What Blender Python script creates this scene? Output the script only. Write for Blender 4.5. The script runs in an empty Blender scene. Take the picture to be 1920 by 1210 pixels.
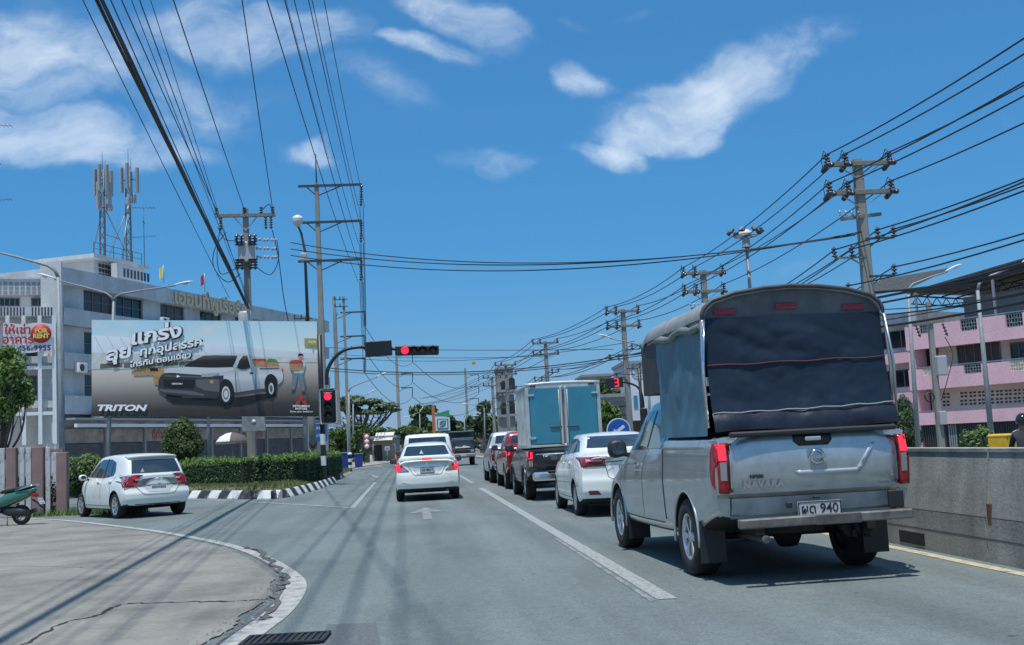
import bpy, bmesh, math, random
from mathutils import Vector, Matrix, noise as mnoise
from mathutils.bvhtree import BVHTree
from mathutils.geometry import tessellate_polygon
R = math.radians
rnd = random.Random(7)
SC = bpy.context.scene
COL = SC.collection
# ------------------------------------------------------------------ camera
F, CX, CY, H = 2100.0, 960.0, 605.0, 1.38      # focal length in photo pixels, photo centre, eye height
def _basis(vp=(775, 840), roll=R(3.0)):
    d = Vector((vp[0]-CX, -(vp[1]-CY), F)).normalized()
    t = Vector((math.cos(roll), math.sin(roll), 0))
    up = d.cross(t).normalized()
    if up.y < 0: up = -up
    r = d.cross(up)
    if r.x < 0: r = -r
    return r, d, up                             # world X, Y, Z seen from the camera (right, up, forward)
WX, WY, WZ = _basis()
def ray(x, y):
    c = Vector((x-CX, -(y-CY), F)); return Vector((WX.dot(c), WY.dot(c), WZ.dot(c)))
def gnd(x, y, z=0.0):
    w = ray(x, y); t = (z-H)/w.z; return Vector((w.x*t, w.y*t, z))
def atY(x, y, Y):
    w = ray(x, y); t = Y/w.y; return Vector((w.x*t, Y, H+w.z*t))
def zat(x, y, X, Y):                            # height of pixel row y above ground spot (X,Y)
    w = ray(x, y); t = math.hypot(X, Y)/math.hypot(w.x, w.y); return H+w.z*t
cam = bpy.data.cameras.new('camera'); camo = bpy.data.objects.new('camera', cam); COL.objects.link(camo)
cam.lens = F/1920*36; cam.sensor_width = 36; cam.clip_start = .1; cam.clip_end = 6000
right = Vector((WX.x, WY.x, WZ.x)); upv = Vector((WX.y, WY.y, WZ.y)); fwd = Vector((WX.z, WY.z, WZ.z))
m3 = Matrix((right, upv, -fwd)).transposed()
camo.matrix_world = Matrix.Translation((0, 0, H)) @ m3.to_4x4()
SC.camera = camo
# ------------------------------------------------------------------ exposure, sun, sky
vs = SC.view_settings
vs.view_transform = 'Standard'; vs.look = 'None'; vs.gamma = 1; vs.use_curve_mapping = False
vs.exposure = 0.24
SUN_DIR = Vector((-0.12, -0.24, 1)).normalized()        # towards the sun: high, a little behind and left of the camera
sl = bpy.data.lights.new('sun', 'SUN'); sl.energy = 3.6; sl.angle = R(.53); sl.color = (1, .965, .91)
so = bpy.data.objects.new('sun', sl); COL.objects.link(so)
so.rotation_euler = (-SUN_DIR).to_track_quat('-Z', 'Y').to_euler(); so.location = (0, 0, 60)
W = bpy.data.worlds.new('World'); SC.world = W; W.use_nodes = True
def build_sky():
    nt = W.node_tree; N = nt.nodes; L = nt.links; N.clear()
    out = N.new('ShaderNodeOutputWorld'); bg = N.new('ShaderNodeBackground'); L.new(bg.outputs[0], out.inputs[0])
    sky = N.new('ShaderNodeTexSky'); sky.sky_type = 'NISHITA'; sky.sun_disc = False
    sky.sun_elevation = math.asin(SUN_DIR.z); sky.sun_rotation = math.atan2(SUN_DIR.x, SUN_DIR.y)
    sky.air_density = 1.0; sky.dust_density = 1.3; sky.ozone_density = 3.2; sky.altitude = 0
    bg.inputs[1].default_value = .147
    geo = N.new('ShaderNodeTexCoord')
    def vm(op, a, b=None):
        n = N.new('ShaderNodeVectorMath'); n.operation = op; L.new(a, n.inputs[0])
        if b is not None:
            if hasattr(b, 'is_output'): L.new(b, n.inputs[1])
            else: n.inputs[1].default_value = b
        return n
    def mt(op, a, b=None, c=None):
        n = N.new('ShaderNodeMath'); n.operation = op
        for i, q in enumerate((a, b, c)):
            if q is None: continue
            if hasattr(q, 'is_output'): L.new(q, n.inputs[i])
            else: n.inputs[i].default_value = q
        return n.outputs[0]
    d = geo.outputs['Generated']
    # where clouds drift: one soft patch for each cloud bank (direction, angular size, strength)
    banks = [((1330, 170), 250, 70, -.42, .95), ((1470, 95), 170, 42, -.28, .62), ((1250, 235), 110, 44, -.1, .9), ((1130, 285), 85, 36, 0, .88),
             ((1115, 135), 75, 32, .1, .66), ((905, 295), 85, 28, 0, .80), ((60, 90), 330, 130, .2, .62),
             ((120, 245), 300, 65, .12, .82), ((330, 190), 200, 75, .1, .55), ((480, 45), 200, 75, 0, .85), ((690, 165), 120, 45, .2, .45), ((570, 288), 48, 28, 0, .62),
             ((860, 15), 130, 52, .3, .9), ((790, 80), 110, 28, .1, .75), ((920, 70), 60, 30, 0, .40), ((1090, 25), 45, 18, .2, .35), ((1200, 15), 50, 16, 0, .35), ((1905, 225), 60, 34, 0, .3), ((1500, 515), 60, 18, -.2, .3), ((900, 205), 45, 14, 0, .25),
             ((-260, 120), 300, 110, .1, .7), ((2250, 60), 260, 80, -.2, .6), ((700, -300), 420, 120, .1, .6), ((1500, -420), 380, 110, 0, .6)]
    sp = N.new('ShaderNodeSeparateXYZ'); L.new(d, sp.inputs[0])
    yy = mt('MAXIMUM', mt('ABSOLUTE', sp.outputs[1]), .05)
    cb = N.new('ShaderNodeCombineXYZ'); L.new(mt('DIVIDE', sp.outputs[0], yy), cb.inputs[0]); L.new(mt('DIVIDE', sp.outputs[2], yy), cb.inputs[1])
    uv = cb.outputs[0]                                                      # the sky laid on a wall far ahead (and behind)
    dist = N.new('ShaderNodeTexNoise'); dist.inputs['Scale'].default_value = 7; dist.inputs['Detail'].default_value = 5; L.new(uv, dist.inputs['Vector'])
    off = N.new('ShaderNodeVectorMath'); off.operation = 'MULTIPLY_ADD'; L.new(dist.outputs['Color'], off.inputs[0]); off.inputs[1].default_value = (.17, .10, 0); off.inputs[2].default_value = (-.085, -.05, 0)
    dd = vm('ADD', uv, off.outputs[0]).outputs[0]
    total = None
    for (px, py), a, b, tilt, s in banks:
        c = ray(px, py); k = ray(px+1, py); u0, v0 = c.x/c.y, c.z/c.y; sc = math.hypot(k.x/k.y-u0, k.z/k.y-v0)
        mp = N.new('ShaderNodeMapping'); mp.vector_type = 'TEXTURE'; L.new(dd, mp.inputs[0])
        mp.inputs['Location'].default_value = (u0, v0, 0); mp.inputs['Rotation'].default_value = (0, 0, -tilt-R(3)); mp.inputs['Scale'].default_value = (a*sc, b*sc, 1)
        ln = vm('LENGTH', mp.outputs[0]).outputs['Value']
        m = mt('MULTIPLY_ADD', mt('MULTIPLY', ln, ln), -.62*s, s)
        total = m if total is None else mt('MAXIMUM', total, m)
    total = mt('MAXIMUM', total, 0.0)
    # unseen clouds added overhead and behind to whiten the fill light, on a flat layer
    zz = mt('MAXIMUM', sp.outputs[2], .12); c3 = N.new('ShaderNodeCombineXYZ'); L.new(mt('DIVIDE', sp.outputs[0], zz), c3.inputs[0]); L.new(mt('DIVIDE', sp.outputs[1], zz), c3.inputs[1])
    n0 = N.new('ShaderNodeTexNoise'); n0.inputs['Scale'].default_value = 1.3; n0.inputs['Detail'].default_value = 5; n0.inputs['Roughness'].default_value = .58; L.new(c3.outputs[0], n0.inputs['Vector'])
    away = N.new('ShaderNodeMapRange'); away.interpolation_type = 'SMOOTHSTEP'; L.new(mt('SUBTRACT', sp.outputs[2], mt('MULTIPLY', sp.outputs[1], .42)), away.inputs[0]); away.inputs[1].default_value = .02; away.inputs[2].default_value = .20
    gen = N.new('ShaderNodeMapRange'); L.new(n0.outputs['Fac'], gen.inputs[0]); gen.inputs[1].default_value = .44; gen.inputs[2].default_value = .66
    total = mt('MAXIMUM', total, mt('MULTIPLY', mt('MULTIPLY', gen.outputs[0], away.outputs[0]), .9))
    # wispy texture, stretched along the wind
    mp = N.new('ShaderNodeMapping'); L.new(dd, mp.inputs[0]); mp.inputs['Rotation'].default_value = (0, 0, -.42); mp.inputs['Scale'].default_value = (10, 16, 1)
    n1 = N.new('ShaderNodeTexNoise'); n1.inputs['Scale'].default_value = 1.0; n1.inputs['Detail'].default_value = 10; n1.inputs['Roughness'].default_value = .6; n1.inputs['Distortion'].default_value = .1
    L.new(mp.outputs[0], n1.inputs['Vector'])
    nn = mt('MULTIPLY_ADD', n1.outputs['Fac'], 2.6, -1.3)
    cov = mt('MULTIPLY', mt('ADD', total, mt('MULTIPLY', nn, .85)), mt('MINIMUM', mt('MULTIPLY', total, 2.0), 1.0))
    rmp = N.new('ShaderNodeMapRange'); rmp.interpolation_type = 'SMOOTHSTEP'; L.new(cov, rmp.inputs[0])
    rmp.inputs[1].default_value = .0; rmp.inputs[2].default_value = 1.55; rmp.inputs[3].default_value = 0; rmp.inputs[4].default_value = .74
    mix = N.new('ShaderNodeMix'); mix.data_type = 'RGBA'; L.new(rmp.outputs[0], mix.inputs['Factor'])
    gm = N.new('ShaderNodeGamma'); gm.inputs[1].default_value = .62; L.new(sky.outputs[0], gm.inputs[0])
    tint = N.new('ShaderNodeMix'); tint.data_type = 'RGBA'; tint.blend_type = 'MULTIPLY'; tint.inputs['Factor'].default_value = 1
    L.new(gm.outputs[0], tint.inputs['A']); tint.inputs['B'].default_value = (.29, .86, 1.40, 1)
    hz = mt('MULTIPLY', mt('POWER', mt('MAXIMUM', mt('SUBTRACT', 1.0, mt('MULTIPLY', mt('ABSOLUTE', sp.outputs[2]), 5.4)), 0.0), 2.0), .75)      # pale haze low down, all round
    hm = N.new('ShaderNodeMix'); hm.data_type = 'RGBA'; L.new(hz, hm.inputs['Factor']); L.new(tint.outputs['Result'], hm.inputs['A']); hm.inputs['B'].default_value = (2.15, 2.75, 3.95, 1)
    L.new(hm.outputs['Result'], mix.inputs['A']); mix.inputs['B'].default_value = (5.6, 6.1, 6.5, 1)
    L.new(mix.outputs['Result'], bg.inputs[0])
build_sky()
W.cycles.sampling_method = 'MANUAL'; W.cycles.sample_map_resolution = 256
# ------------------------------------------------------------------ materials
MATS = {}
def mat(name, col, rough=.6, metal=0, noise=0, nscale=6, bump=0, bscale=40, spec=.5, emit=None, estr=0, coat=0, alpha=1, trans=0, col2=None, stretch=None, detail=6, cscale=None):
    if name in MATS: return MATS[name]
    m = bpy.data.materials.new(name); MATS[name] = m; m.use_nodes = True
    nt = m.node_tree; N = nt.nodes; L = nt.links; b = N['Principled BSDF']
    b.inputs['Base Color'].default_value = (*col, 1); b.inputs['Roughness'].default_value = rough; b.inputs['Metallic'].default_value = metal
    b.inputs['Specular IOR Level'].default_value = spec
    if coat: b.inputs['Coat Weight'].default_value = coat; b.inputs['Coat Roughness'].default_value = .04
    if alpha < 1: b.inputs['Alpha'].default_value = alpha
    if trans: b.inputs['Transmission Weight'].default_value = trans
    if emit: b.inputs['Emission Color'].default_value = (*emit, 1); b.inputs['Emission Strength'].default_value = estr
    if noise or bump:
        tc = N.new('ShaderNodeTexCoord'); vec = tc.outputs['Object']
        if stretch:
            mp = N.new('ShaderNodeMapping'); mp.inputs['Scale'].default_value = stretch; L.new(vec, mp.inputs[0]); vec = mp.outputs[0]
        if noise:
            n = N.new('ShaderNodeTexNoise'); n.inputs['Scale'].default_value = nscale; n.inputs['Detail'].default_value = detail; n.inputs['Roughness'].default_value = .62
            L.new(vec, n.inputs['Vector'])
            mr = N.new('ShaderNodeMapRange'); mr.inputs[1].default_value = .3; mr.inputs[2].default_value = .7; L.new(n.outputs['Fac'], mr.inputs[0])
            mx = N.new('ShaderNodeMix'); mx.data_type = 'RGBA'; L.new(mr.outputs[0], mx.inputs['Factor'])
            c2 = col2 if col2 else tuple(max(0, c*(1-noise)) for c in col); c1 = col if col2 else tuple(min(1, c*(1+noise*.6)) for c in col)
            mx.inputs['A'].default_value = (*c2, 1); mx.inputs['B'].default_value = (*c1, 1)
            L.new(mx.outputs['Result'], b.inputs['Base Color'])
        if bump:
            n2 = N.new('ShaderNodeTexNoise'); n2.inputs['Scale'].default_value = bscale; n2.inputs['Detail'].default_value = 4; L.new(vec, n2.inputs['Vector'])
            bp = N.new('ShaderNodeBump'); bp.inputs['Strength'].default_value = bump; bp.inputs['Distance'].default_value = .02
            L.new(n2.outputs['Fac'], bp.inputs['Height']); L.new(bp.outputs[0], b.inputs['Normal'])
    return m
def asphalt():
    m = bpy.data.materials.new('asphalt'); m.use_nodes = True; nt = m.node_tree; N = nt.nodes; L = nt.links; b = N['Principled BSDF']
    tc = N.new('ShaderNodeTexCoord'); v = tc.outputs['Object']
    def noise(s, d=5, sc=None, ro=.6):
        n = N.new('ShaderNodeTexNoise'); n.inputs['Scale'].default_value = s; n.inputs['Detail'].default_value = d; n.inputs['Roughness'].default_value = ro
        if sc:
            mp = N.new('ShaderNodeMapping'); mp.inputs['Scale'].default_value = sc; L.new(v, mp.inputs[0]); L.new(mp.outputs[0], n.inputs['Vector'])
        else: L.new(v, n.inputs['Vector'])
        return n.outputs['Fac']
    def ramp(f, a, bb, c1, c2):
        r = N.new('ShaderNodeMapRange'); r.inputs[1].default_value = a; r.inputs[2].default_value = bb; r.inputs[3].default_value = c1; r.inputs[4].default_value = c2; L.new(f, r.inputs[0]); return r.outputs[0]
    def mul(a, c):
        n = N.new('ShaderNodeMath'); n.operation = 'MULTIPLY'; L.new(a, n.inputs[0]); L.new(c, n.inputs[1]); return n.outputs[0]
    f = ramp(noise(.22, 4), .3, .7, .86, 1.10)                              # broad patches
    f = mul(f, ramp(noise(1.0, 5, (1.6, .09, 1)), .35, .65, .88, 1.10))     # streaks worn along the lanes
    f = mul(f, ramp(noise(75, 3, None, .8), .3, .7, .62, 1.34))              # aggregate
    f = mul(f, ramp(noise(9, 6, None, .75), .35, .68, 1.10, .84))           # mottling
    f = mul(f, ramp(noise(34, 2, None, .7), .32, .68, .80, 1.20))           # coarse chippings
    f = mul(f, ramp(noise(.55, 3, (1, .35, 1)), .52, .56, 1.0, .90))         # resurfaced patches
    f = mul(f, ramp(noise(2.6, 8, None, .75), .64, .78, 1.0, .62))          # oil and tar stains
    f = mul(f, ramp(noise(5.5, 2), .70, .76, 1.0, .55))                      # drips and gum spots
    sx = N.new('ShaderNodeSeparateXYZ'); L.new(v, sx.inputs[0])
    def m2(op, a, c):
        n = N.new('ShaderNodeMath'); n.operation = op
        for i, q in enumerate((a, c)):
            if hasattr(q, 'is_output'): L.new(q, n.inputs[i])
            else: n.inputs[i].default_value = q
        return n.outputs[0]
    for cx in (.26, 3.67):                                                  # tyre-polished tracks and the oily strip between them
        d = m2('ABSOLUTE', m2('SUBTRACT', sx.outputs[0], cx), 0)
        f = mul(f, ramp(m2('ABSOLUTE', m2('SUBTRACT', d, .76), 0), 0, .42, 1.09, 1.0)); f = mul(f, ramp(d, 0, .35, .90, 1.0))
    cr = N.new('ShaderNodeMix'); cr.data_type = 'RGBA'; cr.blend_type = 'MULTIPLY'; cr.inputs['Factor'].default_value = 1
    cr.inputs['A'].default_value = (.158, .186, .181, 1); L.new(f, cr.inputs['B']); L.new(cr.outputs['Result'], b.inputs['Base Color'])
    b.inputs['Roughness'].default_value = .8; b.inputs['Specular IOR Level'].default_value = .3
    bp = N.new('ShaderNodeBump'); bp.inputs['Strength'].default_value = .35; bp.inputs['Distance'].default_value = .008; L.new(noise(140, 2), bp.inputs['Height']); L.new(bp.outputs[0], b.inputs['Normal'])
    return m
def worn(name, col, under, amount=.5, scale=14, rough=.7, stretch=None):
    """paint worn through to what lies under it, with a ragged mask"""
    m = bpy.data.materials.new(name); MATS[name] = m; m.use_nodes = True; nt = m.node_tree; N = nt.nodes; L = nt.links; b = N['Principled BSDF']
    tc = N.new('ShaderNodeTexCoord'); n = N.new('ShaderNodeTexNoise'); n.inputs['Scale'].default_value = scale; n.inputs['Detail'].default_value = 9; n.inputs['Roughness'].default_value = .72
    v = tc.outputs['Object']
    if stretch:
        mp = N.new('ShaderNodeMapping'); mp.inputs['Scale'].default_value = stretch; L.new(v, mp.inputs[0]); v = mp.outputs[0]
    L.new(v, n.inputs['Vector'])
    mr = N.new('ShaderNodeMapRange'); mr.inputs[1].default_value = .36+amount*.3-.1; mr.inputs[2].default_value = .36+amount*.3+.06; L.new(n.outputs['Fac'], mr.inputs[0])
    n3 = N.new('ShaderNodeTexNoise'); n3.inputs['Scale'].default_value = 60; L.new(v, n3.inputs['Vector'])
    mx = N.new('ShaderNodeMix'); mx.data_type = 'RGBA'; L.new(mr.outputs[0], mx.inputs['Factor']); mx.inputs['A'].default_value = (*col, 1); mx.inputs['B'].default_value = (*under, 1)
    mm = N.new('ShaderNodeMix'); mm.data_type = 'RGBA'; mm.blend_type = 'MULTIPLY'; mm.inputs['Factor'].default_value = .35; L.new(mx.outputs['Result'], mm.inputs['A']); L.new(n3.outputs['Color'], mm.inputs['B'])
    L.new(mm.outputs['Result'], b.inputs['Base Color']); b.inputs['Roughness'].default_value = rough
    return m
def stained(name, col, dirt, scale=3.0, drip=True, amt=.5, rough=.85, bump=.15):
    """render or concrete with rain streaks running down it and blotches"""
    if name in MATS: return MATS[name]
    m = bpy.data.materials.new(name); MATS[name] = m; m.use_nodes = True; nt = m.node_tree; N = nt.nodes; L = nt.links; b = N['Principled BSDF']
    tc = N.new('ShaderNodeTexCoord'); v = tc.outputs['Object']
    def noise(s, sc, d=8, ro=.65):
        mp = N.new('ShaderNodeMapping'); mp.inputs['Scale'].default_value = sc; L.new(v, mp.inputs[0])
        n = N.new('ShaderNodeTexNoise'); n.inputs['Scale'].default_value = s; n.inputs['Detail'].default_value = d; n.inputs['Roughness'].default_value = ro; L.new(mp.outputs[0], n.inputs['Vector']); return n.outputs['Fac']
    a = noise(scale, (1, 1, .12 if drip else 1)); c = noise(scale*.6, (1, 1, 1)); fine = noise(scale*18, (1, 1, 1), 3)
    ad = N.new('ShaderNodeMath'); ad.operation = 'ADD'; L.new(a, ad.inputs[0]); L.new(c, ad.inputs[1])
    mr = N.new('ShaderNodeMapRange'); mr.inputs[1].default_value = .86; mr.inputs[2].default_value = 1.26; mr.inputs[4].default_value = amt; L.new(ad.outputs[0], mr.inputs[0])
    mx = N.new('ShaderNodeMix'); mx.data_type = 'RGBA'; L.new(mr.outputs[0], mx.inputs['Factor']); mx.inputs['A'].default_value = (*col, 1); mx.inputs['B'].default_value = (*dirt, 1)
    fr = N.new('ShaderNodeMapRange'); fr.inputs[1].default_value = .3; fr.inputs[2].default_value = .7; fr.inputs[3].default_value = .86; fr.inputs[4].default_value = 1.08; L.new(fine, fr.inputs[0])
    mm = N.new('ShaderNodeMix'); mm.data_type = 'RGBA'; mm.blend_type = 'MULTIPLY'; mm.inputs['Factor'].default_value = 1; L.new(mx.outputs['Result'], mm.inputs['A']); L.new(fr.outputs[0], mm.inputs['B'])
    L.new(mm.outputs['Result'], b.inputs['Base Color']); b.inputs['Roughness'].default_value = rough; b.inputs['Specular IOR Level'].default_value = .25
    if bump:
        bp = N.new('ShaderNodeBump'); bp.inputs['Strength'].default_value = bump; bp.inputs['Distance'].default_value = .01; L.new(fine, bp.inputs['Height']); L.new(bp.outputs[0], b.inputs['Normal'])
    return m
def leafmat(name, c1, c2, c3=None):
    """leaves: every leaf card a slightly different green, a little light shining through"""
    if name in MATS: return MATS[name]
    m = bpy.data.materials.new(name); MATS[name] = m; m.use_nodes = True; nt = m.node_tree; N = nt.nodes; L = nt.links; b = N['Principled BSDF']
    g = N.new('ShaderNodeNewGeometry'); r = N.new('ShaderNodeValToRGB'); L.new(g.outputs['Random Per Island'], r.inputs[0])
    r.color_ramp.elements[0].color = (*c1, 1); r.color_ramp.elements[1].color = (*c2, 1)
    if c3: e = r.color_ramp.elements.new(.9); e.color = (*c3, 1)
    L.new(r.outputs[0], b.inputs['Base Color']); b.inputs['Roughness'].default_value = .5; b.inputs['Specular IOR Level'].default_value = .35
    tr = N.new('ShaderNodeBsdfTranslucent'); L.new(r.outputs[0], tr.inputs[0]); mx = N.new('ShaderNodeMixShader'); mx.inputs[0].default_value = .3
    L.new(b.outputs[0], mx.inputs[1]); L.new(tr.outputs[0], mx.inputs[2]); L.new(mx.outputs[0], N['Material Output'].inputs[0])
    return m
# ------------------------------------------------------------------ mesh building
class MB:
    """collects faces of one mesh object"""
    def __init__(s): s.v = []; s.f = []; s.mi = []; s.sm = []
    def add(s, vs_, fs, mi=0, smooth=False, M=None):
        o = len(s.v)
        s.v += [tuple(M @ Vector(p)) if M else tuple(p) for p in vs_]
        for f in fs: s.f.append(tuple(i+o for i in f)); s.mi.append(mi); s.sm.append(smooth)
        return s
    def box(s, c, size, mi=0, b=0, M=None):
        x, y, z = (d/2 for d in size); c = Vector(c)
        if not b:
            vs_ = [c+Vector((i*x, j*y, k*z)) for i in (-1, 1) for j in (-1, 1) for k in (-1, 1)]
            return s.add(vs_, [(0, 1, 3, 2), (4, 6, 7, 5), (0, 4, 5, 1), (2, 3, 7, 6), (0, 2, 6, 4), (1, 5, 7, 3)], mi, False, M)
        vs_ = []; idx = {}
        for i in (-1, 1):
            for j in (-1, 1):
                for k in (-1, 1):
                    for ax in range(3):
                        p = [i*(x-b), j*(y-b), k*(z-b)]; p[ax] = (i*x, j*y, k*z)[ax]
                        idx[(i, j, k, ax)] = len(vs_); vs_.append(c+Vector(p))
        fs = []
        for ax in range(3):
            for sg in (-1, 1):
                o = [(-1, -1), (1, -1), (1, 1), (-1, 1)]; q = []
                for a, d in o:
                    key = [a, d]; key.insert(ax, sg); q.append(idx[(*key, ax)])
                fs.append(tuple(q if (sg > 0) != (ax == 1) else q[::-1]))
        for ax in range(3):
            o1, o2 = [a for a in range(3) if a != ax]
            for a in (-1, 1):
                for d in (-1, 1):
                    k1 = [0, 0, 0]; k1[o1] = a; k1[o2] = d; k1[ax] = -1; k2 = list(k1); k2[ax] = 1
                    fs.append((idx[(*k1, o1)], idx[(*k2, o1)], idx[(*k2, o2)], idx[(*k1, o2)]))
        for i in (-1, 1):
            for j in (-1, 1):
                for k in (-1, 1): fs.append((idx[(i, j, k, 0)], idx[(i, j, k, 1)], idx[(i, j, k, 2)]))
        return s.add(vs_, fs, mi, False, M)
    def tube(s, pts, r, n=8, mi=0, caps=True, smooth=True, M=None):
        pts = [Vector(p) for p in pts]; rs = r if isinstance(r, (list, tuple)) else [r]*len(pts)
        vs_ = []; fs = []; prev = None
        for i, p in enumerate(pts):
            d = (pts[min(i+1, len(pts)-1)]-pts[max(i-1, 0)]).normalized()
            if prev is None: a = d.orthogonal().normalized()
            else:
                a = prev-d*prev.dot(d); a = a.normalized() if a.length > 1e-6 else d.orthogonal().normalized()
            prev = a; bb = d.cross(a)
            vs_ += [p+(a*math.cos(2*math.pi*k/n)+bb*math.sin(2*math.pi*k/n))*rs[i] for k in range(n)]
        for i in range(len(pts)-1):
            for k in range(n): fs.append((i*n+k, i*n+(k+1) % n, (i+1)*n+(k+1) % n, (i+1)*n+k))
        s.add(vs_, fs, mi, smooth, M)
        if caps:
            s.add(vs_[:n], [tuple(range(n-1, -1, -1))], mi, False, M); s.add(vs_[-n:], [tuple(range(n))], mi, False, M)
        return s
    def bar(s, p, q, w, h, mi=0, up=(0, 0, 1), w2=None, h2=None, M=None):
        p = Vector(p); q = Vector(q); d = (q-p).normalized(); u = Vector(up)
        if abs(d.dot(u)) > .98: u = Vector((0, 1, 0))
        x = d.cross(u).normalized(); z = x.cross(d); w2 = w if w2 is None else w2; h2 = h if h2 is None else h2
        vs_ = [p+x*i*w/2+z*j*h/2 for i, j in ((-1, -1), (1, -1), (1, 1), (-1, 1))]+[q+x*i*w2/2+z*j*h2/2 for i, j in ((-1, -1), (1, -1), (1, 1), (-1, 1))]
        return s.add(vs_, [(0, 1, 2, 3), (7, 6, 5, 4), (0, 4, 5, 1), (1, 5, 6, 2), (2, 6, 7, 3), (3, 7, 4, 0)], mi, False, M)
    def lathe(s, prof, c=(0, 0, 0), axis=(0, 0, 1), n=20, mi=0, smooth=True, M=None):
        ax = Vector(axis).normalized(); a = ax.orthogonal().normalized(); bb = ax.cross(a); c = Vector(c)
        vs_ = []; fs = []
        for r, h in prof:
            vs_ += [c+ax*h+(a*math.cos(2*math.pi*k/n)+bb*math.sin(2*math.pi*k/n))*r for k in range(n)]
        for i in range(len(prof)-1):
            for k in range(n): fs.append((i*n+k, i*n+(k+1) % n, (i+1)*n+(k+1) % n, (i+1)*n+k))
        return s.add(vs_, fs, mi, smooth, M)
    def prism(s, poly, axis, a, b, mi=0, M=None):
        """polygon in the two other axes (in x,y,z order), extruded along axis 0/1/2 from a to b"""
        def P(p, h):
            q = list(p); q.insert(axis, h); return q
        n = len(poly); vs_ = [P(p, a) for p in poly]+[P(p, b) for p in poly]
        fs = [tuple(range(n-1, -1, -1)), tuple(range(n, 2*n))]+[(i, (i+1) % n, n+(i+1) % n, n+i) for i in range(n)]
        return s.add(vs_, fs, mi, False, M)
    def flat(s, pts, mi=0, M=None):
        return s.add(pts, [tuple(range(len(pts)))], mi, False, M)
    def build(s, name, mats, parent=None, loc=None, rot=None, fix=True):
        me = bpy.data.meshes.new(name); me.from_pydata(s.v, [], s.f)
        for m in (mats if isinstance(mats, (list, tuple)) else [mats]): me.materials.append(m)
        me.polygons.foreach_set('material_index', s.mi); me.polygons.foreach_set('use_smooth', s.sm)
        if fix and len(s.f) < 60000:
            bm = bmesh.new(); bm.from_mesh(me); bmesh.ops.remove_doubles(bm, verts=bm.verts, dist=1e-5); bmesh.ops.recalc_face_normals(bm, faces=bm.faces); bm.to_mesh(me); bm.free()
        me.update()
        o = bpy.data.objects.new(name, me); COL.objects.link(o)
        if parent: o.parent = parent
        if loc is not None: o.location = loc
        if rot is not None: o.rotation_euler = rot
        return o
def tag(o, label=None, cat=None, group=None, kind=None):
    if label: o['label'] = label
    if cat: o['category'] = cat
    if group: o['group'] = group
    if kind: o['kind'] = kind
    return o
def thing(name, label, cat, loc=(0, 0, 0), rz=0, group=None):
    o = bpy.data.objects.new(name, None); COL.objects.link(o); o.location = loc; o.rotation_euler = (0, 0, rz); o.empty_display_size = .2
    return tag(o, label, cat, group)
def copy_tree(o, parent=None, loc=None, rz=None, label=None, group=None):
    c = o.copy(); COL.objects.link(c); c.parent = parent
    if loc is not None: c.location = loc
    if rz is not None: c.rotation_euler = (0, 0, rz)
    if label: c['label'] = label
    if group: c['group'] = group
    for ch in list(o.children): copy_tree(ch, c)
    return c
def kid(me, name, parent, loc=(0, 0, 0), rot=(0, 0, 0), scale=None):
    o = bpy.data.objects.new(name, me); COL.objects.link(o); o.parent = parent; o.location = loc; o.rotation_euler = rot
    if scale: o.scale = scale
    return o
_tc = {}
def text_faces(s, size=1, bold=0, spacing=1.0, shear=0):
    """outline of a line of writing as flat faces, centred, in its own xy plane"""
    key = (s, size, bold, spacing, shear)
    if key in _tc: return _tc[key]
    cu = bpy.data.curves.new('writing', 'FONT'); cu.body = s; cu.size = size; cu.align_x = 'CENTER'; cu.align_y = 'CENTER'; cu.offset = bold; cu.space_character = spacing; cu.shear = shear; cu.resolution_u = 3; cu.fill_mode = 'FRONT'
    o = bpy.data.objects.new('writing', cu); COL.objects.link(o); dg = bpy.context.evaluated_depsgraph_get()
    me = bpy.data.meshes.new_from_object(o.evaluated_get(dg)); vs_ = [tuple(v.co) for v in me.vertices]; fs = [tuple(p.vertices) for p in me.polygons]
    bpy.data.objects.remove(o); bpy.data.meshes.remove(me); bpy.data.curves.remove(cu)
    _tc[key] = (vs_, fs); return vs_, fs
def frame(o, x, y):
    """matrix with origin o, local x along x, local y along y"""
    x = Vector(x).normalized(); y = Vector(y); y = (y-x*y.dot(x)).normalized(); z = x.cross(y)
    M = Matrix((x, y, z)).transposed().to_4x4(); M.translation = Vector(o); return M
def writing(s, size, M, material, name, parent, **k):
    vs_, fs = text_faces(s, size, **k); b = MB(); b.add(vs_, fs, 0, False, M); return b.build(name, material, parent, fix=False)
def shade_sharp(o, ang=35):
    me = o.data; me.polygons.foreach_set('use_smooth', [True]*len(me.polygons)); me.set_sharp_from_angle(angle=R(ang)); return o
def curve_pts(p, q, sag, n=14):
    p = Vector(p); q = Vector(q); return [p.lerp(q, i/n)-Vector((0, 0, sag*4*(i/n)*(1-i/n))) for i in range(n+1)]
# ------------------------------------------------------------------ ground, road, kerbs, barrier
M_ASPH = asphalt()
M_WHITE_LINE = worn('worn_road_paint', (.46, .48, .455), (.20, .22, .22), .60, 22)
M_YELLOW_LINE = worn('worn_yellow_paint', (.62, .55, .36), (.17, .18, .18), .78, 7)
M_CONC = stained('apron_concrete', (.262, .255, .222), (.135, .132, .118), .8, False, .95, .9, .3)
M_GUT = mat('gutter_tar', (.10, .102, .10), .9, noise=.5, nscale=9, bump=.8, bscale=22)
M_CRACK = mat('crack_black', (.028, .028, .03), .9, noise=.5, nscale=20)
M_SOIL = mat('island_soil', (.16, .15, .10), .95, noise=.4, nscale=5, col2=(.07, .11, .035))
M_DIRT = mat('far_ground', (.17, .16, .13), .95, noise=.4, nscale=.6)
M_PAVE = stained('pavement_concrete', (.34, .33, .31), (.22, .21, .19), .7, False, .7)
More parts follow.
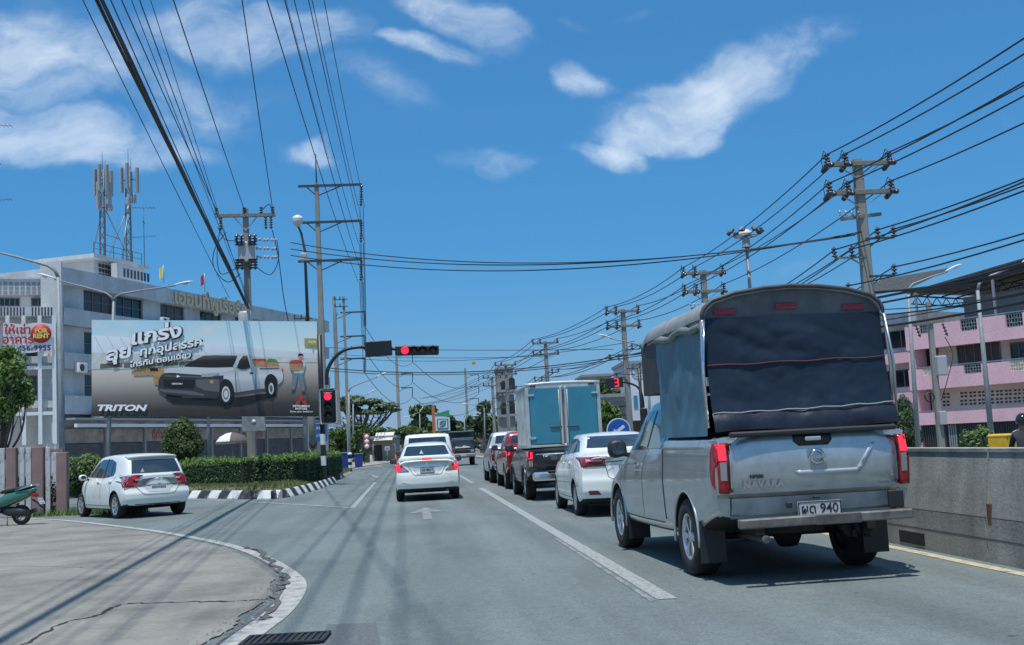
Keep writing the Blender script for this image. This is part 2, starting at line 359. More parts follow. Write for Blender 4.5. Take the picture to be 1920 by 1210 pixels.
def sheet(name, pts, z, m, kind='structure', parent=None):
    tris = tessellate_polygon([[Vector((p[0], p[1], 0)) for p in pts]])
    b = MB(); b.add([(p[0], p[1], z) for p in pts], tris); o = b.build(name, m, parent)
    if o.data.polygons and o.data.polygons[0].normal.z < 0: o.data.flip_normals()
    if not parent: tag(o, kind=kind)
    return o
# terrain: level with the road, a little lower beyond the frontage road on the right
b = MB(); xs = [-2500, -300, -60, 0, 7.4, 7.6, 19, 24, 60, 300, 2500]; zs = [-.03, -.03, -.03, -.03, -.03, -.42, -.42, -2.1, -2.1, -2.1, -2.1]; ys = [-300, 0, 100, 400, 1000, 4000]
b.add([(x, y, z) for x, z in zip(xs, zs) for y in ys], [(i*6+j, (i+1)*6+j, (i+1)*6+j+1, i*6+j+1) for i in range(10) for j in range(5)])
tag(b.build('ground', M_DIRT), kind='structure')
sheet('road', [(-90, -20), (7.4, -20), (7.4, 420), (-9, 420), (-9, 130), (-90, 130)], 0, M_ASPH)
sheet('frontage_road', [(7.5, -20), (17.5, -20), (17.5, 420), (7.5, 420)], -.39, M_ASPH)
# ---- the concrete forecourt on the left, its broken gutter and the wide white edge band
EDGE = [gnd(*p) for p in ((-120, 968), (0, 971), (100, 974), (160, 979), (230, 987), (300, 996), (365, 1007), (430, 1020), (475, 1033), (515, 1049), (548, 1068), (568, 1083), (575, 1096), (572, 1112), (560, 1133), (537, 1158), (508, 1180), (478, 1205), (440, 1245))]
def smooth_line(pts, n=6):
    out = []
    for i in range(len(pts)-1):
        p0, p1, p2, p3 = pts[max(i-1, 0)], pts[i], pts[i+1], pts[min(i+2, len(pts)-1)]
        for k in range(n):
            t = k/n; out.append(.5*((2*p1)+(p2-p0)*t+(2*p0-5*p1+4*p2-p3)*t*t+(3*p1-p0-3*p2+p3)*t**3))
    return out+[pts[-1]]
EDGE = smooth_line(EDGE, 5)
def offset_line(pts, d):
    out = []
    for i, p in enumerate(pts):
        t = (pts[min(i+1, len(pts)-1)]-pts[max(i-1, 0)]).normalized(); out.append(p+Vector((t.y, -t.x, 0))*(d(i/len(pts)) if callable(d) else d))
    return out
def ribbon(name, a, c, z, m, parent=None, kind='structure', z2=None):
    b = MB(); n = len(a); z2 = z if z2 is None else z2
    b.add([(p[0], p[1], z) for p in a]+[(p[0], p[1], z2) for p in c], [(i, i+1, n+i+1, n+i) for i in range(n-1)]); o = b.build(name, m, parent)
    if o.data.polygons[0].normal.z < 0: o.data.flip_normals()
    if not parent: tag(o, kind=kind)
    return o
bw = lambda t: .15+.10*max(0, min(1, (t-.45)*3))
inner = offset_line(EDGE, bw)
M_BAND = worn('edge_band_paint', (.50, .50, .45), (.27, .27, .25), .62, 6)
ribbon('road_edge_band', EDGE, inner, .006, M_BAND)
rr = random.Random(3)
gut = offset_line(EDGE, lambda t: bw(t)+.13+.09*math.sin(t*41)*max(0, t-.3)+rr.uniform(-.025, .025))
ribbon('gutter', inner, gut, .006, M_GUT, z2=-.012)
ap = [(p.x, p.y) for p in gut]+[(-1.6, -8), (-60, -8), (-60, gut[0].y)]
apron = sheet('forecourt', ap, .011, M_CONC)
def crack(px, w, z, m=M_CRACK, jit=.03, name='crack', parent=None, n=7, seed=1):
    rr = random.Random(seed); P = smooth_line([gnd(*p) for p in px], n); A = []; B = []
    for i, p in enumerate(P):
        t = (P[min(i+1, len(P)-1)]-P[max(i-1, 0)]).normalized(); nn = Vector((t.y, -t.x, 0)); j = nn*rr.uniform(-jit, jit); k = w*rr.uniform(.25, 1.2)
        A.append(p+j+nn*k/2); B.append(p+j-nn*k/2)
    return ribbon(name, A, B, z, m, parent)
crack(((40, 1215), (85, 1188), (130, 1168), (180, 1157), (215, 1140), (240, 1134)), .045, .0145, parent=apron, seed=2)
crack(((240, 1134), (300, 1133), (370, 1131), (440, 1130), (512, 1126)), .05, .0145, parent=apron, seed=5)
crack(((0, 1065), (90, 1064), (170, 1067), (260, 1068)), .012, .0145, parent=apron, seed=6)
crack(((455, 1027), (480, 1033), (492, 1041), (500, 1050)), .09, .0150, M_GUT, .05, parent=apron, seed=8)
crack(((500, 1050), (528, 1075), (534, 1090), (520, 1110), (505, 1150), (490, 1165)), .10, .0150, M_GUT, .05, parent=apron, seed=9)
# ---- drain cover in the gutter mouth
dp = gnd(536, 1203); dg_ = thing('drain_cover', 'dark iron slotted drain cover in the gutter at the forecourt edge', 'drain cover', (dp.x, dp.y, 0), R(-4))
b = MB(); b.box((0, 0, .013), (.62, .40, .012)); b.build('cover_plate', mat('drain_black', (.02, .02, .022), .8, noise=.3), dg_)
b = MB()
for s in (-1, 1): b.box((0, s*.19, .025), (.62, .03, .012)); b.box((s*.295, 0, .0255), (.03, .35, .012))
b.build('frame', mat('drain_iron', (.055, .057, .06), .6, .6, noise=.4), dg_)
bb = MB(); bb.box((0, 0, .024), (.022, .35, .012)); s0 = bb.build('slat', MATS['drain_iron'], dg_, (-.25, 0, 0))
for i in range(1, 11): kid(s0.data, 'slat', dg_, (-.25+i*.05, 0, 0))
# ---- markings
def line(name, p, q, w, z=.0045, m=M_WHITE_LINE):
    p = Vector(p); q = Vector(q); n = max(2, int((q-p).length/1.0)); t = (q-p).normalized(); s = Vector((t.y, -t.x, 0))*w/2
    P = [p.lerp(q, i/n) for i in range(n+1)]; return ribbon(name, [x+s for x in P], [x-s for x in P], z, m)
line('lane_line', (2.08, 9.5, 0), (2.08, 36.0, 0), .17)
line('old_lane_line', (1.94, 9.45, 0), (1.955, 16.0, 0), .05, .0045, worn('faint_road_paint', (.36, .38, .37), (.16, .175, .18), .5, 7))
line('lane_line', (2.08, 41, 0), (2.08, 58.0, 0), .13)
line('lane_dash', (-1.55, 27.9, 0), (-1.70, 49.0, 0), .14)
line('lane_dash', (-1.80, 56.5, 0), (-2.60, 66.5, 0), .15)
P = [gnd(*p) for p in ((60, 925), (125, 927), (260, 932), (360, 937), (450, 941), (560, 947), (662, 953))]
P = smooth_line(P, 4); ribbon('give_way_line', offset_line(P, .07), offset_line(P, -.07), .0085, M_WHITE_LINE)
line('stop_line', (-3.0, 64.5, 0), (5.2, 62.5, 0), .9, .0045, MATS['faint_road_paint'])
line('crossing_bar', (-3.2, 47.7, 0), (-1.9, 47.9, 0), .35, .0085, MATS['faint_road_paint'])
line('barrier_edge_line', (5.27, -6, 0), (5.27, 34, 0), .13, .0045, M_YELLOW_LINE)
b = MB(); c = Vector((.22, 21.9, .0045))
b.flat([c+Vector(p) for p in ((-.09, 0, 0), (.09, 0, 0), (.09, 2.3, 0), (-.09, 2.3, 0))]); b.flat([c+Vector(p) for p in ((-.38, 2.3, 0), (.38, 2.3, 0), (0, 4.4, 0))])
tag(b.build('lane_arrow', MATS['faint_road_paint']), kind='structure')
sheet('asphalt_patch', [(p.x, p.y) for p in (gnd(590, 1240), gnd(612, 1172), gnd(705, 1168), gnd(720, 1240))], .0035, mat('patch_asphalt', (.125, .138, .142), .85, noise=.35, nscale=30, bump=.4, bscale=90))
gr = random.Random(8); b = MB()
for i in range(260):
    k = gr.randrange(25, len(gut)-3); p = gut[k].lerp(gut[k+1], gr.random())+Vector((gr.gauss(0, .10), gr.gauss(0, .10), 0)); s = gr.uniform(.006, .022); b.add([(p.x+s, p.y, .012), (p.x-s*.6, p.y+s*.8, .012), (p.x-s*.5, p.y-s*.9, .012), (p.x, p.y, .012+s)], [(0, 1, 3), (1, 2, 3), (2, 0, 3)])
tag(b.build('gutter_grit', mat('grit', (.30, .29, .27), .9, noise=.4)), 'loose grit along the broken gutter', 'grit', kind='stuff')
# ---- island with striped kerb
M_KW = worn('kerb_white', (.74, .75, .73), (.36, .36, .35), .85, 5); M_KB = worn('kerb_black', (.022, .023, .025), (.17, .17, .165), .80, 6)
KP = [gnd(*p) for p in ((20, 923), (125, 929), (240, 932.5), (352, 935), (369, 935), (388, 935), (407, 935.5), (425, 935.5), (445, 936), (481, 936.5), (520, 935.5), (545, 932.5), (553, 930.5))]
kerb = thing('kerb', 'black and white striped kerb curving round the hedge island', 'kerb', (0, 0, 0))
def kerb_stone(p, q, white, h=.27, w=.24, parent=None):
    p = Vector(p); q = Vector(q); L_ = (q-p).length; t = (q-p).normalized(); n = Vector((-t.y, t.x, 0))      # n: towards the island
    if n.y < 0 and abs(t.y) < .8: n = -n
    if n.x > 0 and abs(t.y) >= .8 and t.y > 0: n = -n
    b = MB(); x = L_/2-.004
    prof = [(0, -.02), (.015, .03), (.15, h-.03), (w-.05, h), (w, h-.03), (w, -.02)]
    b.add([(-x, y, z) for y, z in prof]+[(x, y, z) for y, z in prof], [tuple(range(5, -1, -1)), tuple(range(6, 12))]+[(i, (i+1) % 6, 6+(i+1) % 6, 6+i) for i in range(6)])
    o = b.build('kerb_stone', M_KW if white else M_KB, parent); mid = (p+q)/2
    M = frame(mid, t, n); 
    if M.col[2].z < 0: M = frame(mid, -t, n)
    o.matrix_local = M; return o
white = True
def run(p, q, step, white):
    n = max(1, round((Vector(q)-Vector(p)).length/step))
    for i in range(n):
        kerb_stone(Vector(p).lerp(Vector(q), i/n), Vector(p).lerp(Vector(q), (i+1)/n), white, parent=kerb); white = not white
    return white
white = run(KP[0], KP[1], .9, True); white = run(KP[1], KP[2], .8, white); white = run(KP[2], KP[3], .7, white)
white = True
for i in range(3, len(KP)-1): kerb_stone(KP[i], KP[i+1], white, parent=kerb); white = not white
K2 = smooth_line([KP[-1]]+[gnd(*p) for p in ((566, 927), (582, 922.5), (600, 917.5), (612, 913), (624, 909), (634, 905))], 6)
acc = 0; st = K2[0]; 
for i in range(1, len(K2)):
    acc += (K2[i]-K2[i-1]).length
    if acc > .62: kerb_stone(st, K2[i], white, parent=kerb); white = not white; st = K2[i]; acc = 0
NOSE = K2[-1]
BACK = [NOSE+Vector((-.5, .8, 0)), NOSE+Vector((-2.2, 1.4, 0)), Vector((-9, NOSE.y+4.5, 0)), Vector((-24, 72, 0)), Vector((-36, 88, 0))]
isl = [(p.x, p.y) for p in [KP[0]]+KP[1:-1]+K2]+[(p.x, p.y) for p in BACK]
white = run(NOSE, BACK[0], .45, white); white = run(BACK[0], BACK[1], .6, white)
# soil mound: rises gently behind the kerb
def mound(name, poly, z0, z1, rise, m):
    bm = bmesh.new(); f = bm.faces.new([bm.verts.new((x, y, 0)) for x, y in poly])
    xs = [p[0] for p in poly]; ys = [p[1] for p in poly]; s = 1.0
    for k in range(int((max(xs)-min(xs))/s)+1): bmesh.ops.bisect_plane(bm, geom=bm.verts[:]+bm.edges[:]+bm.faces[:], plane_co=(min(xs)+k*s+.37, 0, 0), plane_no=(1, 0, 0))
    for k in range(int((max(ys)-min(ys))/s)+1): bmesh.ops.bisect_plane(bm, geom=bm.verts[:]+bm.edges[:]+bm.faces[:], plane_co=(0, min(ys)+k*s+.37, 0), plane_no=(0, 1, 0))
    V = [Vector((p[0], p[1])) for p in poly]
    for v in bm.verts:
        d = 1e9; p = Vector((v.co.x, v.co.y))
        for i in range(len(V)):
            a, c = V[i], V[(i+1) % len(V)]; ab = c-a; t = max(0, min(1, (p-a).dot(ab)/max(ab.length_squared, 1e-9))); d = min(d, (p-a-ab*t).length)
        k = min(1, d/rise); v.co.z = z0+(z1-z0)*k*k*(3-2*k)+(rnd.uniform(-.015, .015) if d > .3 else 0)
    bmesh.ops.recalc_face_normals(bm, faces=bm.faces); me = bpy.data.meshes.new(name); bm.to_mesh(me); bm.free()
    if me.polygons[0].normal.z < 0: me.flip_normals()
    me.materials.append(m); o = bpy.data.objects.new(name, me); COL.objects.link(o); return tag(o, kind='structure')
island = mound('island', isl, -.05, .34, .8, M_SOIL)
# second kerb beyond the driveway mouth
k2 = thing('kerb', 'short striped kerb round the small grass patch beyond the driveway', 'kerb')
Q = [gnd(611, 898), gnd(632, 897), gnd(648, 894.5), gnd(659, 888)]; white = True
for i in range(3):
    n = max(1, round((Q[i+1]-Q[i]).length/.8))
    for j in range(n): kerb_stone(Q[i].lerp(Q[i+1], j/n), Q[i].lerp(Q[i+1], (j+1)/n), white, .2, .2, parent=k2); white = not white
mound('grass_patch', [(p.x, p.y) for p in Q]+[(-4.6, Q[3].y+6), (-8.5, Q[0].y+6), (-8.5, Q[0].y+.2)], -.05, .26, .8, M_SOIL)
# left pavement of the far road and its low kerb, and the yards behind
sheet('pavement', [(-30, 76), (-5.4, 76), (-4.6, 90), (-2.6, 105), (-1.6, 118), (-1.2, 400), (-60, 400), (-60, 76)], .10, M_PAVE)
PK = [Vector(p) for p in ((-5.4, 76, 0), (-4.6, 90, 0), (-2.6, 105, 0), (-1.6, 118, 0), (-1.2, 180, 0), (-1.2, 400, 0))]
ribbon('pavement_edge', [p+Vector((.06, 0, 0)) for p in PK], [p-Vector((.14, 0, 0)) for p in PK], .0, mat('kerb_grey', (.42, .40, .37), .9, noise=.3), z2=.125)
sheet('building_yard', [(-60, 62), (-22, 66), (-12, 78), (-8, 110), (-8, 125), (-60, 125)], .02, M_PAVE)
b = MB(); b.box((6.9, 220, .03), (.9, 370, .2)); tag(b.build('median', M_PAVE), kind='structure')
b = MB(); b.box((12.8+6, 150, -.33), (3.2, 340, .3)); tag(b.build('pavement', M_PAVE), kind='structure')
# ---- concrete divider on the right, cast in panels
M_BARR = stained('barrier_concrete', (.40, .40, .37), (.17, .175, .165), 1.6, True, .85, .92, .5); M_BARD = mat('recess_black', (.012, .013, .014), .9)
barr = thing('concrete_barrier', 'tall weathered concrete divider wall beside the lane', 'barrier', (5.45, 0, 0))
def barrier_panel(y0, y1):
    b = MB(); prof = [(0, -.02), (0, .22), (.003, .222), (.005, .42), (.009, .423), (.10, 1.045), (.085, 1.05), (.085, 1.085), (.30, 1.085), (.30, 1.05), (.285, 1.045), (.36, .40), (.38, -.02)]
    n = len(prof); d = .012
    b.add([(x, y0+d, z) for x, z in prof]+[(x, y1-d, z) for x, z in prof], [tuple(range(n-1, -1, -1)), tuple(range(n, 2*n))]+[(i, (i+1) % n, n+(i+1) % n, n+i) for i in range(n)])
    return b.build('panel', M_BARR, barr)
PY = [-8, -4, 0, 3.6, 7.05, 10.5, 14.0, 17.5, 21, 24.5, 28, 31.5, 33.6]
for i in range(len(PY)-1): barrier_panel(PY[i], PY[i+1])
b = MB(); b.box((.09, 12.15, .105), (.20, .62, .13)); b.build('drain_slot', M_BARD, barr)
for y in (5.4, 8.3, 11.6, 15.1): 
    b = MB(); b.box((.094, y, .80), (.02, .035, .05)); b.build('tie_hole', M_BARD, barr)
for y0, y1, z, x in ((6, 13.4, .425, .009), (6, 13.6, .224, .002)):
    b = MB(); b.box((x-.001, (y0+y1)/2, z), (.006, y1-y0, .014)); b.build('form_line', mat('form_dark', (.10, .10, .10), .9), barr)
b = MB(); b.box((.018, 10.42, .46), (.03, .07, .20)); b.build('rusty_patch', mat('rust_patch', (.17, .085, .05), .9, noise=.5, nscale=20), barr)
# ------------------------------------------------------------------ buildings
M_GLASS = mat('window_glass', (.012, .017, .022), .06, spec=.6); M_FRAME = mat('window_frame', (.16, .17, .18), .5); M_GLASSB = mat('window_glass_blind', (.045, .05, .052), .12, noise=.4, nscale=.8, stretch=(1, 1, 3)); M_GLASSC = mat('window_glass_curtain', (.085, .06, .055), .2, noise=.5, nscale=2, stretch=(4, 4, .3))
M_PALE = stained('pale_render', (.58, .61, .63), (.30, .32, .33), .45, True, .75); M_PALE2 = stained('white_render', (.62, .635, .64), (.36, .37, .37), .45, True, .7)
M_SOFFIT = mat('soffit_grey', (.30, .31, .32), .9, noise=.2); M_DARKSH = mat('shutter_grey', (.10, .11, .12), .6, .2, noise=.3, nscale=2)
M_PINK = stained('pink_render', (.88, .55, .60), (.66, .42, .46), .4, True, .45); M_CREAM = stained('cream_render', (.80, .76, .64), (.55, .52, .43), .4, True, .5)
M_STEEL = mat('dark_steel', (.07, .075, .08), .5, .3, noise=.3); M_GALV = mat('galvanised', (.34, .36, .37), .5, .4, noise=.25, nscale=8)
M_BLACK = mat('matt_black', (.015, .016, .018), .6); M_WHITEP = mat('white_paint', (.78, .79, .78), .5, noise=.1)
class Face:
    """a vertical facade plane: local x along it, local -y out of it; pixel -> (u, z)"""
    def __init__(s, A, d):
        s.A = Vector((A[0], A[1], 0)); s.d = Vector((d[0], d[1], 0)).normalized(); s.n = Vector((s.d.y, -s.d.x, 0)); s.rz = math.atan2(s.d.y, s.d.x)
    def uv(s, x, y, out=0):
        w = ray(x, y); t = (s.A+s.n*out).dot(s.n)/w.dot(s.n); p = w*t; return ((p-s.A).dot(s.d), p.z+H)
    def rect(s, x0, y0, x1, y1, out=0):
        a = s.uv(x0, y0, out); c = s.uv(x1, y1, out); e = s.uv(x0, y1, out); g = s.uv(x1, y0, out)
        return min(a[0], e[0]), max(c[0], g[0]), (e[1]+c[1])/2, (a[1]+g[1])/2          # u0,u1,z0,z1
def window(parent, u0, u1, z0, z1, y=0, nu=2, nv=1, fw=.07, frame_m=None, glass=None, name='window'):
    b = MB(); fm = frame_m or M_FRAME
    for u in [u0+fw/2, u1-fw/2]+[u0+(u1-u0)*i/nu for i in range(1, nu)]: b.box((u, y, (z0+z1)/2), (fw, .09, z1-z0))
    for z in [z0+fw/2, z1-fw/2]+[z0+(z1-z0)*i/nv for i in range(1, nv)]: b.box(((u0+u1)/2, y+.004, z), (u1-u0, .08, fw))
    o = b.build(name, fm, parent); g = MB(); g.box(((u0+u1)/2, y+.03, (z0+z1)/2), (u1-u0-.02, .02, z1-z0-.02)); g.build('pane', glass or rnd.choice((M_GLASS, M_GLASS, M_GLASSB, M_GLASSC)), o); return o
def slab(b, u0, u1, y0, y1, z0, z1, mi=0): b.box(((u0+u1)/2, (y0+y1)/2, (z0+z1)/2), (abs(u1-u0), abs(y1-y0), abs(z1-z0)), mi)
def copy_part(o, parent, dx=0, dy=0, dz=0):
    c = kid(o.data, o.name.split('.')[0], parent, Vector(o.location)+Vector((dx, dy, dz)))
    for ch in o.children: kid(ch.data, ch.name.split('.')[0], c, ch.location)
    return c
# ---- long pale building on the left
A = atY(110, 700, 83.3); Bx = atY(600, 700, 123); FL = Face(A, Bx-A); LEN = (Bx-A).length+1.5
bl = thing('apartment_building', 'long pale four storey building with gold letters on its parapet behind the billboard', 'building', (A.x, A.y, 0), FL.rz)
zt = FL.uv(157, 512)[1]; zpb = FL.uv(157, 543)[1]
w1 = FL.rect(157, 547, 201, 587); w2 = FL.rect(217, 553.5, 273, 594.5); w3 = FL.rect(301, 562, 352, 598); w4 = FL.rect(375, 570, 424, 600)
pitch = (w4[0]-w2[0])/2; wd = 3.6
Zr = [(w1[2], w1[3]), FL.rect(148, 622, 172, 665)[2:], FL.rect(146, 702, 172, 743)[2:]]
zb1 = FL.uv(116, 615.5)[1]; zg = FL.uv(200, 797)[1]; zgb = FL.uv(200, 803)[1]
b = MB(); slab(b, .35, LEN-.3, .3, 12, 0, zt-.9)                                    # core
b.build('wall', M_PALE, bl)
b = MB(); slab(b, -.2, LEN, -.55, .3, zpb, zt); slab(b, -.2, .2, .302, 12, zpb, zt); slab(b, LEN-.35, LEN-.004, .302, 12, zpb, zt); slab(b, 0, LEN, .25, 12, zt-.95, zt-.8); b.build('parapet', M_PALE, bl)
b = MB(); slab(b, -.35, -.2, -.56, 1.2, 0, zt+.35); b.build('end_wall', M_PALE2, bl)
US = [w1[0]]; u = w2[0]
while u+wd < LEN-.6: US.append(u); u += pitch
for k, (z0, z1) in enumerate(Zr):
    zl = (zpb if k == 0 else Zr[k-1][0]-.02); b = MB()
    zbot = z0; ztop = z1
    slab(b, 0, LEN-.1, -.5, .299, (Zr[k+1][1]+.28 if k < 2 else zg+.75), z0-.04); b.build('spandrel', M_PALE if k else M_PALE, bl)   # balcony band under this row
    prev = .02
    for u in US+[LEN-.2]:
        if u-prev > .1: b = MB(); slab(b, prev, u, 0, .299, z0-.038, (zpb-.004 if k == 0 else z1+.26)); b.build('pier', M_PALE, bl)
        prev = u+wd
    for u in US: window(bl, u+.003, u+wd-.003, z0, z1, .17, 3, 2, .06)
    if z1 < (zpb if k == 0 else 99):
        b = MB(); slab(b, .03, LEN-.2, .04, .28, z1+.003, (zpb-.006 if k == 0 else z1+.25)); b.build('lintel', M_PALE, bl)
b = MB(); slab(b, -.1, LEN, -1.6, -1.35, zgb, zg); b.build('canopy_beam', mat('white_beam', (.72, .74, .75), .6, noise=.1), bl)
b = MB(); slab(b, 0, LEN-.1, -1.34, .28, zg+.3, zg+.45); b.build('canopy_slab', M_SOFFIT, bl)
zs = FL.uv(200, 830)[1]
M_SIGNB = mat('shop_fascia', (.33, .30, .26), .7, noise=.4, nscale=1.5)
u = 0; k = 0
while u < LEN-5:
    b = MB(); slab(b, u+.1, u+4.8, -.2, -.05, zs, zgb-.05); b.build('fascia', M_SIGNB, bl)
    b = MB()
    for i in range(14): slab(b, u+.15, u+4.75, -.10 if i % 2 else -.06, .2, .05+i*(zs-.1)/14, .05+(i+1)*(zs-.1)/14-.003)
    b.build('shutter', M_DARKSH, bl)
    b = MB(); slab(b, u-.12, u+.12, -.3, .2, 0, zgb+.4); b.build('column', M_SOFFIT, bl)
    if k in (2, 5): writing('ที่ทำการ' if k == 2 else 'ศาลากลาง', .9, frame((u+2.4, -.212, (zs+zgb)/2), (1, 0, 0), (0, 0, 1)), mat('sign_red', (.35, .05, .04), .6), 'sign_text', bl, bold=.02)
    u += 5; k += 1
gx0, gz0 = FL.uv(315, 545); gx1, gz1 = FL.uv(452, 573); gold = mat('gold_letters', (.66, .54, .34), .5)
vs_, fs = text_faces('เออนที่พูเรีอร์ด', 1.75, bold=.05); b = MB(); sx = (gx1-gx0)/(max(v[0] for v in vs_)-min(v[0] for v in vs_))
for dy in (-.57, -.66): b.add([(v[0]*sx+(gx0+gx1)/2, dy, v[1]+(zt+zpb)/2) for v in vs_], fs)
b.build('parapet_letters', gold, bl, fix=False)
for (px, py, s) in ((180, 776, 1.0), (150, 690, 1.1), (232, 700, 1), (306, 604, 1), (428, 612, 1)):                              # air conditioners on the front
    pu, pz = FL.uv(px, py, .6); b = MB(); b.box((pu, -.72, pz), (.95, .38, .7), b=.03); o = b.build('air_conditioner', M_WHITEP, bl); g = MB(); g.lathe([(.27, 0), (.25, .02), (.06, .02), (.0, .025)], (pu-.15, -.912, pz), (0, -1, 0), 18); g.build('fan_grille', M_STEEL, o)
# roof stair block
rb = thing('roof_stairhouse', 'small white flat roofed stairhouse with vent blocks on the pale building', 'stairhouse', (A.x, A.y, zt-.82), FL.rz)
def rel(x, y, out): u, z = FL.uv(x, y, out); return u, z-(zt-.82)
s0 = rel(165, 500, -6); s1 = rel(268, 500, -6); st = rel(215, 489, -6)[1]
b = MB(); slab(b, s0[0]+.8, s1[0]-.3, 6, 10.5, 0, st-.35); b.build('wall', M_PALE2, rb)
b = MB(); slab(b, s0[0]-.3, s1[0]-.1, 5.2, 11.2, st-.348, st); b.build('roof_slab', M_PALE2, rb)
b = MB()
for i in range(9):
    for j in range(4): slab(b, s0[0]+1.4+i*.42, s0[0]+1.72+i*.42, 5.97, 6.05, st-.85-j*.42, st-.55-j*.42)
tag(b.build('vent_blocks', M_STEEL, rb), kind='stuff')
q0 = rel(212, 510, -5); q1 = rel(262, 510, -5); qt = rel(235, 499, -5)[1]
b = MB(); slab(b, q0[0], q1[0], 4.6, 5.195, 0, qt); b.build('water_tank_wall', M_PALE2, rb)
b = MB()
for i in range(8): slab(b, q0[0]+.9+i*.5, q0[0]+1.15+i*.5, 4.57, 4.65, qt-1.1, qt-.35)
b.build('vent_slots', M_STEEL, rb)
b = MB()
for i in range(6): b.bar((s0[0]+i*1.35, 5.4, st), (s0[0]+i*1.35, 5.4, st+1.0), .04, .04)
for h in (.5, 1.0): b.bar((s0[0], 5.4, st+h), (s0[0]+6.75, 5.4, st+h), .035, .035)
b.build('roof_railing', M_STEEL, rb)
ROOFZ = zt-.82+st
def antenna_mast(px, top, label, kind):
    a = FL.uv(px, 480, -7); u = a[0]; P = FL.A+FL.d*u-FL.n*7; ht = zat(px, top, P.x, P.y)-ROOFZ
    t = thing('antenna_mast', label, 'antenna', (P.x, P.y, ROOFZ), FL.rz, 'antenna masts on the stairhouse roof')
    b = MB(); r = .28
    for i in range(3): a = i*2.094; b.tube([(r*math.cos(a), r*math.sin(a), 0), (r*.8*math.cos(a), r*.8*math.sin(a), ht)], .07, 6)
    n = int(ht/.9)
    for k in range(n):
        for i in range(3):
            a = i*2.094; c = (i+1)*2.094; z0 = k*ht/n; z1 = (k+1)*ht/n; b.tube([(r*.9*math.cos(a), r*.9*math.sin(a), z0), (r*.9*math.cos(c), r*.9*math.sin(c), z1)], .03, 5)
    b.build('mast', mat('mast_grey', (.17, .18, .18), .6, .3), t)
    sg = 1 if kind == 'a' else -1
    b = MB(); b.tube([(0, 0, ht*.62), (sg*2.6, -1.0, 0)], .05, 6); b.tube([(0, 0, ht*.62), (sg*.9, 2.0, 0)], .05, 6); b.tube([(sg*1.5, -.6, ht*.26), (0, 0, ht*.3)], .045, 6); b.build('brace', M_GALV, t)
    pan = MB(); pan.box((0, 0, 0), (.38, .2, 2.4), b=.04); pm = None; PM = mat('antenna_panel', (.34, .35, .35), .5, noise=.2)
    spots = [(-1.1, -.5, ht-1.0), (-.75, .2, ht-1.3), (-.35, -.7, ht-.9), (.55, -.5, ht-1.2), (.95, .2, ht-1.3), (-.9, -.2, ht-2.6), (.15, -.6, ht-2.4)] if kind == 'a' else [(-.75, -.4, ht-1.1), (.7, -.45, ht-1.2), (.75, .3, ht-1.5), (-.6, .3, ht-1.4)]
    for s_ in spots:
        if pm is None: pm = pan.build('panel_antenna', PM, t, s_).data
        else: kid(pm, 'panel_antenna', t, s_)
    b = MB()
    for s_ in spots: b.bar((0, 0, s_[2]), (s_[0], s_[1]+.1, s_[2]), .06, .06)
    b.build('arms', M_STEEL, t)
    b = MB(); b.box((sg*.5, -.3, ht-3.4), (.5, .4, .6), b=.04); b.box((-sg*.4, -.3, ht-3.0), (.35, .3, .9), b=.04); b.build('radio_box', PM, t)
    b = MB(); b.tube([(0, 0, ht), (0, 0, ht+1.6)], .025, 5); b.tube([(.4, 0, ht-.2), (.4, 0, ht+.9)], .02, 5); b.build('lightning_rod', M_STEEL, t)
    return t
antenna_mast(194, 318, 'wider steel mast crowded with panel antennas on the stairhouse roof', 'a')
antenna_mast(243, 312, 'slimmer steel mast with few panel antennas on the stairhouse roof', 'b')
def yagi(px, py, Y, ht, label, n=3):
    p = atY(px, py, Y); t = thing('television_aerial', label, 'aerial', (p.x, p.y, p.z)); b = MB(); b.tube([(0, 0, 0), (0, 0, ht)], .03, 5); b.build('pole', M_STEEL, t)
    for k in range(n):
        b = MB(); z = ht-.15-k*ht*.24; a = .5+k*1.1; dx, dy = math.cos(a), math.sin(a)*.3; b.tube([(-1.1*dx, -1.1*dy, z), (1.1*dx, 1.1*dy, z)], .02, 4)
        for i in range(7): c = -1+i*.33; b.tube([(c*dx-.0, c*dy-.45, z), (c*dx, c*dy+.45, z)], .012, 4)
        b.build('aerial_array', M_STEEL, t)
    return t
yagi(271, 500, 96, 5.2, 'thin three tier television aerial beside the antenna masts')
yagi(-2, 525, 86, 12, 'tall television aerial on the block roof wing with the vent parapet', 3)
def flagpole(px, py, ptop, Y, cols, label):
    p = atY(px, py, Y); h = atY(px, ptop, Y).z-p.z; t = thing('flag', label, 'flag', tuple(p)); b = MB(); b.tube([(0, 0, 0), (0, 0, h)], .04, 6); b.build('pole', M_GALV, t)
    b = MB(); n = 6
    b.add([(-.05-i*.06, .05*math.sin(i*1.3), h-.1-j*.9-.05*i) for i in range(n) for j in range(2)], [(2*i, 2*i+2, 2*i+3, 2*i+1) for i in range(n-1)]); b.build('cloth', cols, t)
flagpole(307, 532, 497, 95, mat('flag_yellow', (.75, .66, .2), .8), 'small yellow flag on the pale building roof')
flagpole(384, 548, 512, 101, mat('flag_red', (.4, .06, .10), .8), 'small red flag on the pale building roof')
